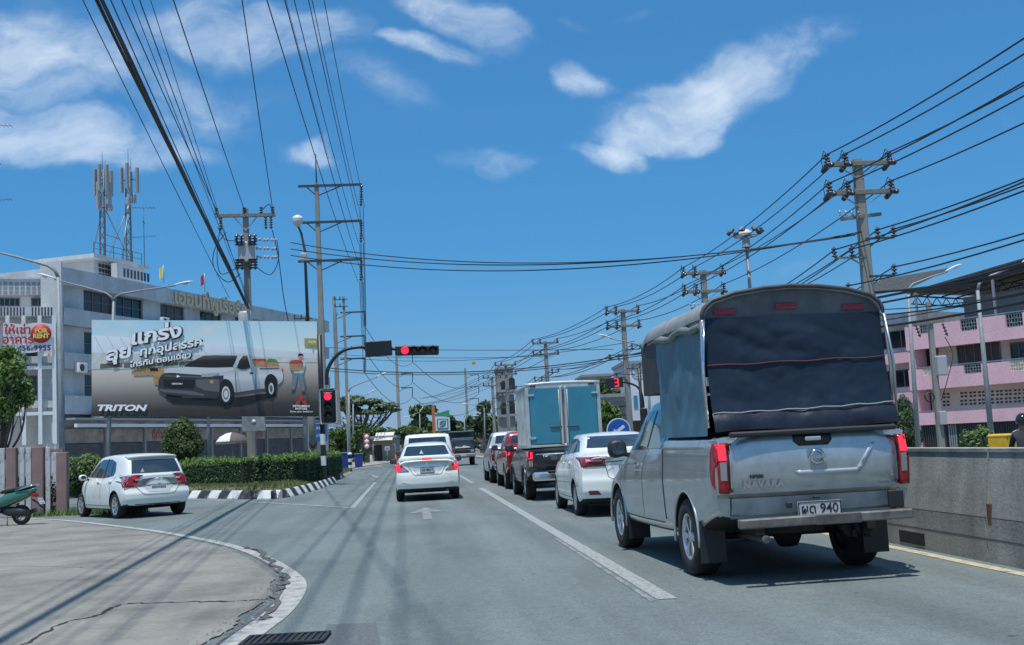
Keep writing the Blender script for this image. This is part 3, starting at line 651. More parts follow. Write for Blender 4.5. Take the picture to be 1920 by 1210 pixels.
# ---- left wing of the building, behind the banner
FW = Face(atY(113, 700, 84), (.956, .29)); fw = thing('apartment_wing', 'pale block with vent block roof parapet and white balcony frames behind the rental banner', 'building', tuple(FW.A), FW.rz)
t1 = FW.uv(50, 524)[1]; t2 = FW.uv(50, 553)[1]; t3 = FW.uv(50, 557)[1]; t4 = FW.uv(50, 572)[1]; t5 = FW.uv(50, 600)[1]
b = MB(); slab(b, -26, -.3, .5, 10, 0, t2-.03); b.build('wall', stained('warm_white', (.70, .67, .63), (.5, .48, .45), .4, True, .4), fw)
b = MB(); slab(b, -26, -.2, 0, .49, t2, t1); slab(b, -26.1, -.1, -.1, .8, t1+.003, t1+.15); b.build('parapet', M_PALE2, fw)
b = MB()
for u0 in (-24, -19.5, -14.6, -9.7, -4.9):
    for i in range(11):
        for j in range(3): slab(b, u0+i*.38, u0+i*.38+.27, -.012, .05, t1-.45-j*.33, t1-.2-j*.33)
tag(b.build('vent_blocks', M_SOFFIT, fw), kind='stuff')
for x0, x1 in ((-40, -5), (-2, 37), (58, 111)):
    r = FW.rect(x0, 557, x1, 573); window(fw, r[0], r[1], r[2], r[3], .47, 4, 1, .07)
b = MB(); z6 = FW.uv(50, 596)[1]; slab(b, -26, -.25, -.9, .4, z6, t4-.25); b.build('balcony_wall', M_PALE2, fw)
b = MB()
for x0 in (2, 60):
    u0 = FW.uv(x0, 585)[0]
    for i in range(8): slab(b, u0+i*.21, u0+i*.21+.1, -.91, -.7, (z6+t4-.25)/2-.3, (z6+t4-.25)/2+.3)
b.build('vent_slots', M_STEEL, fw)
zz = [z6-2.9, z6-6.1]
for k, z in enumerate(zz):
    b = MB(); slab(b, -26, -.3, -1.0, .45, z-.5, z); b.build('floor_band', M_PALE2, fw)
for x0, x1, y0, y1 in ((45, 70, 660, 684), (75, 97, 662, 684), (42, 70, 704, 742), (5, 30, 665, 690)):
    r = FW.rect(x0, y0, x1, y1); window(fw, r[0], r[1], r[2], r[3], .46, 1, 2, .06)
for px in (14, 44, 74, 101):                                                        # white balcony posts
    u0, z0 = FW.uv(px, 600, 1.3); b = MB(); slab(b, u0-.13, u0+.13, -1.4, -1.14, 3.0, z0+.3); b.build('post', M_WHITEP, fw)
b = MB(); u0 = FW.uv(-40, 700, 1.3)[0]; u1 = FW.uv(101, 700, 1.3)[0]
for py in (690, 776): z = FW.uv(60, py, 1.3)[1]; slab(b, u0, u1, -1.34, -1.2, z-.12, z+.12)
b.build('rail', M_WHITEP, fw)
pu, pz = FW.uv(74, 760, .3); b = MB(); b.box((pu, -.55, pz), (.95, .38, .7), b=.03); o = b.build('air_conditioner', M_WHITEP, fw); g = MB(); g.lathe([(.27, 0), (.25, .02), (.06, .02), (.0, .025)], (pu-.12, -.742, pz), (0, -1, 0), 18); g.build('fan_grille', M_STEEL, o)
# rental banner tied to the posts
bn0 = FW.uv(6, 607, 1.6); bn1 = FW.uv(97, 660, 1.6)
bn = thing('rental_banner', 'white for rent banner with red Thai writing and phone number', 'banner', tuple(FW.A+FW.n*1.6), FW.rz)
bw_, bh_ = bn1[0]-bn0[0], bn0[1]-bn1[1]; bcx, bcz = (bn0[0]+bn1[0])/2, (bn0[1]+bn1[1])/2
b = MB(); n = 12
b.add([(bn0[0]+bw_*i/n, .025*math.sin(i*1.1)+.012*((-1)**j)+.02, bn1[1]+bh_*j+.05*math.sin(i*.8+j)) for i in range(n+1) for j in range(2)], [(2*i, 2*i+2, 2*i+3, 2*i+1) for i in range(n)], 0, True); b.build('cloth', mat('banner_white', (.74, .75, .75), .7, noise=.08, nscale=1), bn)
def btxt(s, x, y, size, m, **k): writing(s, size, frame((bn0[0]+bw_*x, -.05, bn0[1]-bh_*y), (1, 0, 0), (0, 0, 1)), m, 'banner_text', bn, **k)
RED = mat('print_red', (.45, .03, .04), .6); NAVY = mat('print_navy', (.02, .05, .14), .6)
btxt('ให้เช่า', .30, .24, bh_*.40, RED, bold=.02); btxt('อาคาร', .30, .57, bh_*.40, RED, bold=.02); btxt('089-456-9955', .47, .87, bh_*.25, NAVY, bold=.02, spacing=1.12)
b = MB(); b.lathe([(0, .0), (bh_*.33, 0), (bh_*.33, .004), (0, .004)], (bn0[0]+bw_*.78, -.055, bn0[1]-bh_*.36), (0, -1, 0), 28); b.build('red_disc', RED, bn)
YEL = mat('print_yellow', (.80, .62, .12), .6)
for s, y in (('FOR', .27), ('RENT', .45)): writing(s, bh_*.21, frame((bn0[0]+bw_*.78, -.066, bn0[1]-bh_*y), (1, 0, 0), (0, 0, 1)), YEL, 'disc_text', bn, bold=.02)
# ---- pink building on the right
AP = atY(1709, 700, 85); dvp = ray(-636, 914); dvp.z = 0; FP = Face(AP, -dvp)
pk = thing('pink_building', 'pink and cream terraced building under a big dark steel roof', 'building', (AP.x, AP.y, 0), FP.rz)
LP = 34; gz = -2.1
pz = lambda x, y: FP.uv(x, y)[1]
z3t, z3b = pz(1812, 600), pz(1812, 646); z2t, z2b = pz(1812, 685), pz(1812, 725); z1t, z1b = pz(1812, 770), pz(1812, 793.5)
b = MB(); slab(b, .5, LP-.3, 1.5, 12, gz, z3t); b.build('wall', M_CREAM, pk)
b = MB(); slab(b, .0, .49, -.2, 12, gz, z3t-.4); b.build('end_pier', M_PINK, pk)
orn = [[(1727, 606, 1752, 623), (1804, 601, 1834, 618), (1889, 591.5, 1920, 611)], [(1734, 688, 1757, 702), (1810.5, 681, 1842, 698), (1897, 678, 1925, 694)], []]
for k, (za, zb) in enumerate(((z3t, z3b), (z2t, z2b), (z1t, z1b))):
    b = MB(); cuts = []
    for r in orn[k]: q = FP.rect(*r); cuts.append((q[0], q[1], q[2]))
    prev = -.1; 
    for (u0, u1, zc) in cuts+[(LP, LP, 0)]:
        if u0 > prev: slab(b, prev, u0, -.25, 0, zb, za)
        if u1 > u0: slab(b, u0, u1, -.25, 0, zb, max(zb+.3, zc-.1))
        prev = u1
    slab(b, .5, LP-.1, .003, 1.6, zb+.05, zb+.2); b.build('balcony_band', M_PINK, pk)
    b = MB(); b.bar((-.1, -.14, za+.12), (LP, -.14, za+.12), .09, .07); b.build('handrail', M_GALV, pk)
    for i, (u0, u1, zc) in enumerate(cuts):
        light = k == 1 and i != 1; zc = max(zb+.3, zc-.1)
        b = MB(); n = 6
        for j in range(n+1): b.bar((u0+.04+(u1-u0-.08)*j/n, -.12, zc), (u0+.04+(u1-u0-.08)*j/n, -.12, za+.08), .05, .04)
        for j in range(4): z = zc+.05+(za-zc)*j/3.3; b.bar((u0, -.13, z), (u1, -.13, z), .04, .05)
        b.lathe([(.30, 0), (.30, .05), (.22, .05), (.22, 0)], ((u0+u1)/2, -.16, (zc+za)/2), (0, 1, 0), 14); b.build('ornament_grille', M_CREAM if light else M_GALV, pk)
        b = MB(); slab(b, u0, u1, -.08, -.03, zc, za+.05); b.build('grille_backing', M_CREAM if light else M_BLACK, pk)
def wpk(x0, y0, x1, y1, nu): r = FP.rect(x0, y0, x1, y1, -1.4); window(pk, r[0], r[1], r[2], r[3], 1.45, nu, 1, .08)
wpk(1718, 650, 1757, 688, 3); wpk(1796, 642, 1874, 683, 5); wpk(1896, 640, 1960, 680, 4)
r = FP.rect(1724, 735, 1744, 772, -1.4); b = MB(); slab(b, r[0], r[1], 1.4, 1.55, r[2], r[3]); b.build('door', mat('door_brown', (.09, .035, .03), .6), pk)
vent = None
for cx in [1755, 1773]+[1806+i*16.7 for i in range(10)]:
    for cy in (743, 757.5):
        cy2 = cy-(cx-1755)*.052; r = FP.rect(cx-5.6, cy2-5, cx+5.6, cy2+5, -1.4)
        b = MB(); um, zm = (r[0]+r[1])/2, (r[2]+r[3])/2; g = .06; hw, hh = (r[1]-r[0])/2, (r[3]-r[2])/2
        for i in (-1, 1):
            for j in (-1, 1): slab(b, um+(g if i > 0 else -hw), um+(hw if i > 0 else -g), 1.47, 1.55, zm+(g if j > 0 else -hh), zm+(hh if j > 0 else -g))
        b.build('vent_block', M_STEEL, pk)
for x0, x1 in ((1730, 1775), (1782, 1795), (1806, 1885), (1890, 1960)):
    r = FP.rect(x0, 800, x1, 838); b = MB(); n = max(4, int((r[1]-r[0])/.18))
    for i in range(n): slab(b, r[0]+(r[1]-r[0])*i/n, r[0]+(r[1]-r[0])*(i+.55)/n, -.06, 0, gz, z1b-.05)
    b.build('folding_gate', M_SOFFIT if x0 == 1782 else M_STEEL, pk)
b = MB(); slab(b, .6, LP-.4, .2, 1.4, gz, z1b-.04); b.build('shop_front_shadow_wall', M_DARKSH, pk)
# big steel roof over the terrace
e0 = FP.uv(1700, 551, -1); e1 = FP.uv(1920, 487, -1); dz = (e1[1]-e0[1])/(e1[0]-e0[0]); zR = lambda u: e0[1]+(u-e0[0])*dz
b = MB(); u0, u1 = e0[0], LP+6
b.add([(u, y, zR(u)+(y-1)*.02+t) for t in (0, .12) for u in (u0, u1) for y in (1.0, 16)], [(0, 1, 3, 2), (4, 6, 7, 5), (0, 2, 6, 4), (1, 5, 7, 3), (0, 4, 5, 1), (2, 3, 7, 6)])
roof = b.build('steel_roof', mat('roof_sheet', (.09, .095, .10), .6, .3, noise=.3), pk)
b = MB()
for i in range(9):
    u = u0+.3+i*(u1-u0-.6)/8; b.bar((u, 1.1, zR(u)-.25), (u, 15, zR(u)-.2), .09, .12); b.bar((u, 1.1, zR(u)-.9), (u, 15, zR(u)-.9), .09, .1)
    for j in range(9): b.bar((u, 1.2+j*1.4, zR(u)-.9), (u, 1.9+j*1.4, zR(u)-.25), .05, .05); b.bar((u, 2.6+j*1.4, zR(u)-.9), (u, 1.9+j*1.4, zR(u)-.25), .05, .05)
for j in range(7): y = 1.1+j*2.2; b.bar((u0+.3, y, zR(u0)-.12), (u1-.3, y, zR(u1-.3)-.12), .1, .1)
b.build('truss', M_STEEL, roof)
b = MB(); 
for i in range(6): u = .6+i*6.5; b.bar((u, .6, z3t-.2), (u, .6, zR(u)-.2), .16, .16)
b.build('roof_post', M_GALV, pk)
b = MB(); slab(b, 2, LP-1, 5, 5.2, z3t-.2, z3t+2.3); b.build('terrace_wall', M_SOFFIT, pk)
# neighbour left of the pink building, mostly behind the pickup
N0 = atY(1640, 700, 92); FN = Face(N0, -dvp); nb = thing('townhouse', 'narrow grey and pink townhouse with a rusty roof sheet beside the pink building', 'building', (N0.x, N0.y, 0), FN.rz)
nt = FN.uv(1690, 575)[1]; b = MB(); slab(b, -2, 4.6, .5, 9, gz, nt-.5); b.build('wall', M_PALE, nb)
for k in range(3): b = MB(); slab(b, -2.05, 4.65, -.4, .49, nt-1.4-k*3.3, nt-.55-k*3.3); b.build('balcony_band', M_PINK if k else M_PALE2, nb); window(nb, .4, 3.6, nt-3.4-k*3.3, nt-1.9-k*3.3, .47, 3, 1)
b = MB(); zA = FN.uv(1690, 548)[1]
for i in range(14): b.bar((-2.2+i*.5, -1.2, zA), (-2.2+i*.5, 6, zA+2.2), .47, .05)
b.build('roof_sheet', mat('rusty_sheet', (.075, .073, .07), .8, .2, noise=.5, nscale=3), nb)
b = MB()
for i in (-2, 1.2, 4.4): b.bar((i, -.8, nt-.6), (i, -.8, zA), .14, .14)
b.build('roof_post', M_GALV, nb)
# ---- shops at the far right of the junction
def simple_block(name, label, x0, x1, ytop, Y, wall, depth=8, base=-.05, wins=(), cat='building', kids=None):
    P0 = atY(x0, 800, Y); P1 = atY(x1, 800, Y); f = Face(P0, (1, -.05)); t = thing(name, label, cat, (P0.x, P0.y, 0), f.rz); h = f.uv((x0+x1)/2, ytop)[1]; Lw = f.uv(x1, 800)[0]
    b = MB(); slab(b, 0, Lw, 0, depth, base, h); b.build('wall', wall, t)
    b = MB(); slab(b, -.15, Lw+.15, -.15, depth+.1, h+.003, h+.28); b.build('roof_slab', M_SOFFIT, t)
    for w in wins: r = f.rect(*w); window(t, r[0], r[1], r[2], r[3], -.02, 2, 1, .08)
    return t, f, Lw, h
t, f, Lw, h = simple_block('white_shop', 'white shop wall with a round emblem beyond the right traffic light', 1178, 1236, 682, 100, mat('shop_white', (.66, .71, .76), .7, noise=.12, nscale=1))
u, z = f.uv(1204, 690); ub, zb_ = f.uv(1197, 693)
b = MB(); b.lathe([(.62, 0), (.70, 0), (.70, .04), (.62, .04)], (ub, -.05, zb_), (0, -1, 0), 26); b.build('emblem_ring', M_SOFFIT, t); b = MB(); slab(b, ub-.4, ub+.4, -.07, -.01, zb_-.05, zb_+.05); b.build('emblem_bar', M_SOFFIT, t)
r = f.rect(1189, 742, 1195, 765); b = MB(); slab(b, r[0], r[1], -.06, -.01, r[2], r[3]); b.build('blue_sign', mat('sign_cyan', (.05, .25, .42), .5), t)
r = f.rect(1186, 788, 1236, 812); b = MB(); slab(b, r[0], r[1], -.06, -.01, 0, r[3]); b.build('shop_opening', M_BLACK, t)
t, f, Lw, h = simple_block('garage', 'low grey garage with a pale roof edge under the countdown light', 1118, 1182, 745, 90, mat('garage_grey', (.30, .31, .32), .8, noise=.2))
r = f.rect(1128, 754, 1176, 800); b = MB()
for i in range(12): slab(b, r[0], r[1], -.07 if i % 2 else -.04, 0, r[2]*i/12+r[3]*i/12*0, 0) if False else slab(b, r[0], r[1], -.07 if i % 2 else -.04, 0, r[3]*i/12+.01, r[3]*(i+1)/12)
b.build('roller_door', M_DARKSH, t)
simple_block('concrete_block_house', 'plain weathered concrete building behind the garage', 1098, 1152, 706, 125, stained('weathered', (.42, .42, .40), (.24, .24, .23), .5), wins=((1104, 715, 1112, 728), (1122, 715, 1132, 728)))
# arched narrow building beyond the poles
t, f, Lw, h = simple_block('arched_townhouse', 'narrow townhouse with tall arched windows beyond the utility poles', 936, 967, 692, 150, stained('mauve_render', (.34, .31, .30), (.22, .20, .20), .5))
for (x0, x1, y0, y1) in ((940, 950, 714, 738), (940, 950, 756, 778), (955, 965, 708, 735), (955, 965, 752, 776)):
    r = f.rect(x0, y0, x1, y1); b = MB(); rad = (r[1]-r[0])/2; um = (r[0]+r[1])/2
    poly = [(r[0], r[2]), (r[1], r[2])]+[(um+rad*math.cos(a), r[3]-rad+rad*math.sin(a)) for a in [math.pi*i/10 for i in range(11)]]
    b.prism(poly, 1, -.06, .02); b.build('arched_window', M_GLASS, t); b = MB(); slab(b, r[0]-.25, r[1]+.25, -.35, 0, r[2]-.35, r[2]-.02); b.build('sill', M_SOFFIT, t)
for dz_ in (3.1, 6.4): b = MB(); slab(b, -.2, Lw+.2, -.3, -.003, h-dz_, h-dz_+.3); b.build('cornice', M_SOFFIT, t)
# ---- low shop with red sign on the far left corner
t, f, Lw, h = simple_block('corner_shop', 'low corner shop with a pale roof behind the blue bins', 696, 740, 822, 128, mat('corner_wall', (.30, .27, .23), .8, noise=.3, nscale=2))
r = f.rect(700, 815, 735, 826, 1.5); b = MB(); b.add([(r[0], -1.6, r[2]), (r[1], -1.6, r[2]), (r[1], 3, r[3]+.3), (r[0], 3, r[3]+.3)], [(0, 1, 2, 3)]); b.build('awning', mat('awning_cream', (.62, .60, .52), .7), t)
r = f.rect(702, 835, 716, 862); b = MB(); slab(b, r[0], r[1], -.05, -.01, 0, r[3]); b.build('shop_opening', M_BLACK, t)
# ------------------------------------------------------------------ vehicles
def pchip(keys, x):
    n = len(keys)
    if x <= keys[0][0]: return keys[0][1]
    if x >= keys[-1][0]: return keys[-1][1]
    h = [keys[i+1][0]-keys[i][0] for i in range(n-1)]; d = [(keys[i+1][1]-keys[i][1])/h[i] for i in range(n-1)]
    m = [d[0]]+[0 if d[i-1]*d[i] <= 0 else 2*d[i-1]*d[i]/(d[i-1]+d[i]) for i in range(1, n-1)]+[d[-1]]
    for i in range(n-1):
        if x <= keys[i+1][0]:
            t = (x-keys[i][0])/h[i]; return (2*t**3-3*t*t+1)*keys[i][1]+(t**3-2*t*t+t)*h[i]*m[i]+(-2*t**3+3*t*t)*keys[i+1][1]+(t**3-t*t)*h[i]*m[i+1]
def lin(keys, x):
    for i in range(len(keys)-1):
        if x <= keys[i+1][0]:
            t = max(0, (x-keys[i][0])/(keys[i+1][0]-keys[i][0])); return keys[i][1]*(1-t)+keys[i+1][1]*t
    return keys[-1][1]
def chaikin(p, it):
    for _ in range(it):
        q = [p[0]]
        for a, b in zip(p, p[1:]): q += [(a[0]*.75+b[0]*.25, a[1]*.75+b[1]*.25), (a[0]*.25+b[0]*.75, a[1]*.25+b[1]*.75)]
        p = q+[p[-1]]
    return p
M_TYRE = mat('tyre_rubber', (.018, .019, .02), .85, noise=.35, nscale=12); M_RIM = mat('alloy_rim', (.55, .57, .58), .3, .8); M_CARGLASS = mat('car_glass', (.022, .034, .044), .04, spec=1.0, coat=.6)
M_BLKPL = mat('black_plastic', (.02, .021, .023), .5); M_CHROME = mat('chrome', (.75, .76, .77), .12, 1); M_UNDER = mat('underbody', (.012, .012, .013), .8)
M_TRED = mat('lamp_red', (.32, .008, .012), .12, coat=.5); M_TLIT = mat('lamp_red_lit', (.5, .01, .02), .15, emit=(1, .025, .045), estr=1.3); M_TCLR = mat('lamp_clear', (.42, .42, .42), .1, .5, coat=.5)
M_WPAINT = mat('car_white', (.78, .80, .74), .25, coat=.8); M_SILVER = mat('car_silver', (.47, .50, .50), .27, .55, noise=.20, nscale=5, coat=.7)
M_PLATE = mat('plate_white', (.50, .50, .49), .6, noise=.25, nscale=9); M_PLTXT = mat('plate_ink', (.02, .02, .025), .6); M_SEAM = mat('panel_gap', (.018, .019, .02), .7)
def lathe_wheel(r, w, rim_r, spokes, style):
    """tyre mesh and rim mesh, axle along x, outer side at -x"""
    t = MB(); t.lathe([(rim_r, -w/2+.01), (rim_r+.02, -w/2), (r-.03, -w/2+.004), (r-.006, -w/2+.03), (r, -w/2+.06), (r, w/2-.06), (r-.006, w/2-.03), (r-.03, w/2-.004), (rim_r, w/2)], axis=(1, 0, 0), n=36)
    m = MB(); m.lathe([(rim_r, -w/2+.012), (rim_r-.02, -w/2+.015), (rim_r-.03, -w/2+.05), (rim_r-.035, w/2-.02)], axis=(1, 0, 0), n=30)
    m.lathe([(rim_r-.03, w/2-.05), (.0, w/2-.05)], axis=(1, 0, 0), n=20, mi=1)
    m.lathe([(.0, -w/2+.02), (.05, -w/2+.022), (.065, -w/2+.04), (.065, -w/2+.09)], axis=(1, 0, 0), n=16)
    for k in range(spokes):
        a = 2*math.pi*k/spokes
        for da in ((-.1, .1) if style == 'double' else (0,)):
            c, s = math.cos(a+da), math.sin(a+da); c0, s0 = math.cos(a), math.sin(a)
            m.bar((-w/2+.045, .05*c0, .05*s0), (-w/2+.03, (rim_r-.02)*c, (rim_r-.02)*s), .035 if style == 'double' else .075, .03, 0, up=(1, 0, 0), w2=.03 if style == 'double' else .055)
    return t, m
class Car:
    def __init__(s, name, label, loc, rz, L_, P, paint, axles, tyre_r, tyre_w, rear_k=None, rear_c=.10, front_c=.28, bed=None, ystops=(), group=None, fall=.8, arch=.055, cat='car', track=None):
        s.t = thing(name, label, cat, loc, rz, group); s.L = L_; s.P = P; s.paint = paint
        ys = sorted(set([round(i*L_/52, 3) for i in range(53)]+[.02, .05, L_-.02, L_-.05]+list(ystops)))
        G = {k: (lambda y, k=k: pchip(P[k], y)) for k in P}
        rings = []
        for y in ys:
            w, zs, zbl, wbl, zr, wr, zb = (G[k](y) for k in ('w', 'zs', 'zbl', 'wbl', 'zr', 'wr', 'zb'))
            zbl = min(zbl, zr-.03); zs = min(zs, zbl-.1); rail = min(.05, max(.012, (zr-zbl)*.3))
            half = [(0, zb), (w-.16, zb), (w-.05, zb+.03), (w-.015, zb+.12), (w, zs-.10), (w, zs+.02), (w-.02, zbl-.10), (wbl+.008, zbl-.02), (wbl-.012, zbl+.015), (wr+.02, zr-rail), (wr-.05, zr-.006), (wr*.5, zr+.012), (0, zr+.018)]
            rings.append(chaikin(half, 2))
        n = len(rings[0]); V = []; Fc = []; ring = 2*n-2; wmax = max(k[1] for k in P['w'])
        for y, h in zip(ys, rings):
            V += [(x, y, z) for x, z in h]+[(-x, y, z) for x, z in h[-2:0:-1]]
        for i in range(len(ys)-1):
            for k in range(ring): Fc.append((i*ring+k, (i+1)*ring+k, (i+1)*ring+(k+1) % ring, i*ring+(k+1) % ring))
        nx = 10
        for e in (0, len(ys)-1):                      # end caps as a grid between the two sides
            y = ys[e]; h = rings[e]; rows = []
            for i, (x, z) in enumerate(h):
                if i == 0 or i == n-1: rows.append([e*ring+i]*(nx+1)); continue
                row = [e*ring+i]
                for j in range(1, nx): V.append((x*(1-2*j/nx), y, z)); row.append(len(V)-1)
                row.append(e*ring+ring-i); rows.append(row)
            for i in range(n-1):
                for j in range(nx):
                    q = [rows[i][j], rows[i][j+1], rows[i+1][j+1], rows[i+1][j]]; q2 = [a for k_, a in enumerate(q) if a not in q[:k_]]
                    if len(q2) >= 3: Fc.append(tuple(q2))
        out = []
        for x, y, z in V:
            fr = max(0, 1-y/fall)**1.6; ff = max(0, 1-(L_-y)/1.0)**1.6; q = (abs(x)/wmax)**2.6
            y2 = y+fr*((lin(rear_k, z) if rear_k else 0)+rear_c*q)-ff*front_c*q
            out.append((x, y2, z))
        me = bpy.data.meshes.new('body'); me.from_pydata(out, [], Fc); me.materials.append(paint); me.materials.append(M_UNDER)
        bm = bmesh.new(); bm.from_mesh(me); bmesh.ops.remove_doubles(bm, verts=bm.verts, dist=1e-4); bmesh.ops.recalc_face_normals(bm, faces=bm.faces)
        s.bvh = BVHTree.FromBMesh(bm); bm.to_mesh(me); bm.free()
        o = bpy.data.objects.new('body', me); COL.objects.link(o)
        # wheel arches and bed cut out
        c = MB(); ht = max(k[1] for k in P['w'])
        for ya in axles:
            for sg in (-1, 1): c.lathe([(0, sg*(ht-.33)), (tyre_r+arch, sg*(ht-.33)), (tyre_r+arch, sg*(ht+.3)), (0, sg*(ht+.3))], (0, ya, tyre_r+.01), (1, 0, 0), 28, 1, False)
        if bed: c.box(((bed[0]+bed[1])/2, (bed[2]+bed[3])/2, (bed[4]+2.5)/2), (bed[1]-bed[0], bed[3]-bed[2], 2.5-bed[4]), 1)
        co = c.build('cutter', [paint, M_UNDER]); md = o.modifiers.new('cut', 'BOOLEAN'); md.operation = 'DIFFERENCE'; md.object = co; md.solver = 'EXACT'
        dg = bpy.context.evaluated_depsgraph_get(); me2 = bpy.data.meshes.new_from_object(o.evaluated_get(dg)); o.modifiers.clear(); o.data = me2; bpy.data.objects.remove(co)
        for p in me2.polygons:
            if p.normal.z < -.6 and p.center.z < .62: p.material_index = 1
        shade_sharp(o, 32); o.parent = s.t; s.body = o
        tm, rm = lathe_wheel(tyre_r, tyre_w, tyre_r*.66, P.get('_sp', 5) if isinstance(P.get('_sp', 5), int) else 5, 'double')
        s.axles = axles; s.tr = tyre_r; s.tw = tyre_w; s.ht = track or ht
    def wheels(s, rim_m=None, spokes=6, style='double', rim=.64):
        tm, rm = lathe_wheel(s.tr, s.tw, s.tr*rim, spokes, style); me = None
        for ya in s.axles:
            for sg in (-1, 1):
                loc = (sg*(s.ht-s.tw/2-.015), ya, s.tr); rot = (0, 0, 0 if sg < 0 else math.pi)
                if me is None: w = tm.build('wheel', M_TYRE, s.t, loc, rot); r = rm.build('rim', [rim_m or M_RIM, M_UNDER], w); me = (w.data, r.data)
                else: w = kid(me[0], 'wheel', s.t, loc, rot); kid(me[1], 'rim', w)
    def decal(s, name, poly, view, m, off=.005, grid=.07, skirt=0, parent=None, mirror=False):
        bm = bmesh.new(); bm.faces.new([bm.verts.new((a, b, 0)) for a, b in poly])
        for ax in (0, 1):
            lo = min(p[ax] for p in poly); hi = max(p[ax] for p in poly)
            for k in range(1, int((hi-lo)/grid)+1):
                co = [0, 0, 0]; co[ax] = lo+k*(hi-lo)/(int((hi-lo)/grid)+1); no = [0, 0, 0]; no[ax] = 1
                bmesh.ops.bisect_plane(bm, geom=bm.verts[:]+bm.edges[:]+bm.faces[:], plane_co=co, plane_no=no)
        V = []; Nn = []
        for v in bm.verts:
            a, c = v.co.x, v.co.y
            o, d = {'rear': ((a, -5, c), (0, 1, 0)), 'front': ((a, s.L+5, c), (0, -1, 0)), 'left': ((-5, a, c), (1, 0, 0)), 'right': ((5, a, c), (-1, 0, 0)), 'top': ((a, c, 9), (0, 0, -1))}[view]
            h = s.bvh.ray_cast(Vector(o), Vector(d))
            if h[0] is None: h = s.bvh.find_nearest(Vector(o)+Vector(d)*(4.1 if view in ('left', 'right') else 5))
            nrm = h[1] if h[1].dot(Vector(d)) < 0 else -h[1]
            V.append(h[0]+nrm*off); Nn.append(nrm)
        bm.verts.index_update(); Fc = [tuple(v.index for v in f.verts) for f in bm.faces]
        b = MB(); b.add(V, Fc, 0, True)
        if skirt:
            k = len(V)
            for e in bm.edges:
                if len(e.link_faces) == 1:
                    i, j = e.verts[0].index, e.verts[1].index; b.add([V[i], V[j], V[j]-Nn[j]*skirt, V[i]-Nn[i]*skirt], [(0, 1, 2, 3)])
        bm.free(); o = b.build(name, m, parent or s.t)
        if view in ('left', 'right') and mirror: s.decal(name, poly, 'right' if view == 'left' else 'left', m, off, grid, skirt, parent)
        elif view in ('rear', 'front', 'top') and mirror: s.decal(name, [(-a, c) for a, c in poly][::-1], view, m, off, grid, skirt, parent)
        return o
    def seam(s, pts, view, w=.012, name='panel_gap', mirror=False, m=None, off=.0035):
        A = []; B = []
        for i, p in enumerate(pts):
            a = pts[max(i-1, 0)]; c = pts[min(i+1, len(pts)-1)]; d = Vector((c[0]-a[0], c[1]-a[1])).normalized(); nn = Vector((-d.y, d.x))*w/2
            A.append((p[0]+nn.x, p[1]+nn.y)); B.append((p[0]-nn.x, p[1]-nn.y))
        for i in range(len(pts)-1): pass
        return s.decal(name, A+B[::-1], view, m or M_SEAM, off, .06, 0, None, mirror)
    def box(s, name, c, size, m, b=.01, parent=None, rot=None):
        q = MB(); q.box((0, 0, 0), size, b=b); return q.build(name, m, parent or s.t, c, rot)
    def mirror_pair(s, y, z, x, m, size=(.20, .12, .16)):
        for sg in (-1, 1):
            q = MB(); sx, sy, sz = size
            prof = chaikin([(-.5, -.35), (-.42, .42), (.1, .5), (.5, .34), (.5, -.3), (.2, -.5), (-.5, -.35)], 2)[:-1]
            n = len(prof); lay = [(-.5, .72), (-.3, .95), (.1, 1), (.4, .85), (.5, .55)]
            q.add([(px*sx*k*sg, py*sy, pz*sz*k) for py, k in lay for px, pz in prof], [(i*n+j, i*n+(j+1) % n, (i+1)*n+(j+1) % n, (i+1)*n+j) for i in range(4) for j in range(n)]+[tuple(range(n)), tuple(range(4*n+n-1, 4*n-1, -1))], 0, True)
            o = q.build('side_mirror', m, s.t, (sg*(x+sx*.45), y, z))
            g = MB(); g.add([(px*sx*.64*sg, -sy*.51, pz*sz*.64) for px, pz in prof], [tuple(range(n))]); g.build('mirror_glass', M_CARGLASS, o)
            g = MB(); g.bar((-sg*sx*.4, 0, -sz*.3), (-sg*sx*1.0, .03, -sz*.45), .06, .05); g.build('mirror_arm', M_BLKPL, o)
    def plate(s, x, y, z, txt, w=.34, h=.15, tilt=0, size=.085):
        o = s.box('licence_plate', (x, y, z), (w, .012, h), M_PLATE, .003, rot=(tilt, 0, 0))
        q = MB()
        for sz_ in (-1, 1): q.box((0, -.007, sz_*(h/2-.006)), (w-.008, .006, .008)); q.box((sz_*(w/2-.006), -.0072, 0), (.008, .006, h-.008))
        q.build('plate_rim', M_PLTXT, o)
        writing(txt, size, frame((0, -.0085, 0), (1, 0, 0), (0, 0, 1)), M_PLTXT, 'plate_text', o, bold=.002); return o
    def handle(s, y, z, view='left', m=None):
        for sg, v in ((-1, 'left'), (1, 'right')):
            h = s.bvh.ray_cast(Vector((5*sg, y, z)), Vector((-sg, 0, 0)))
            s.box('door_handle', (h[0].x+sg*.018, y, z), (.03, .20, .032), m or s.paint, .008)
def mirrorpoly(p): return [(-a, b) for a, b in p][::-1]
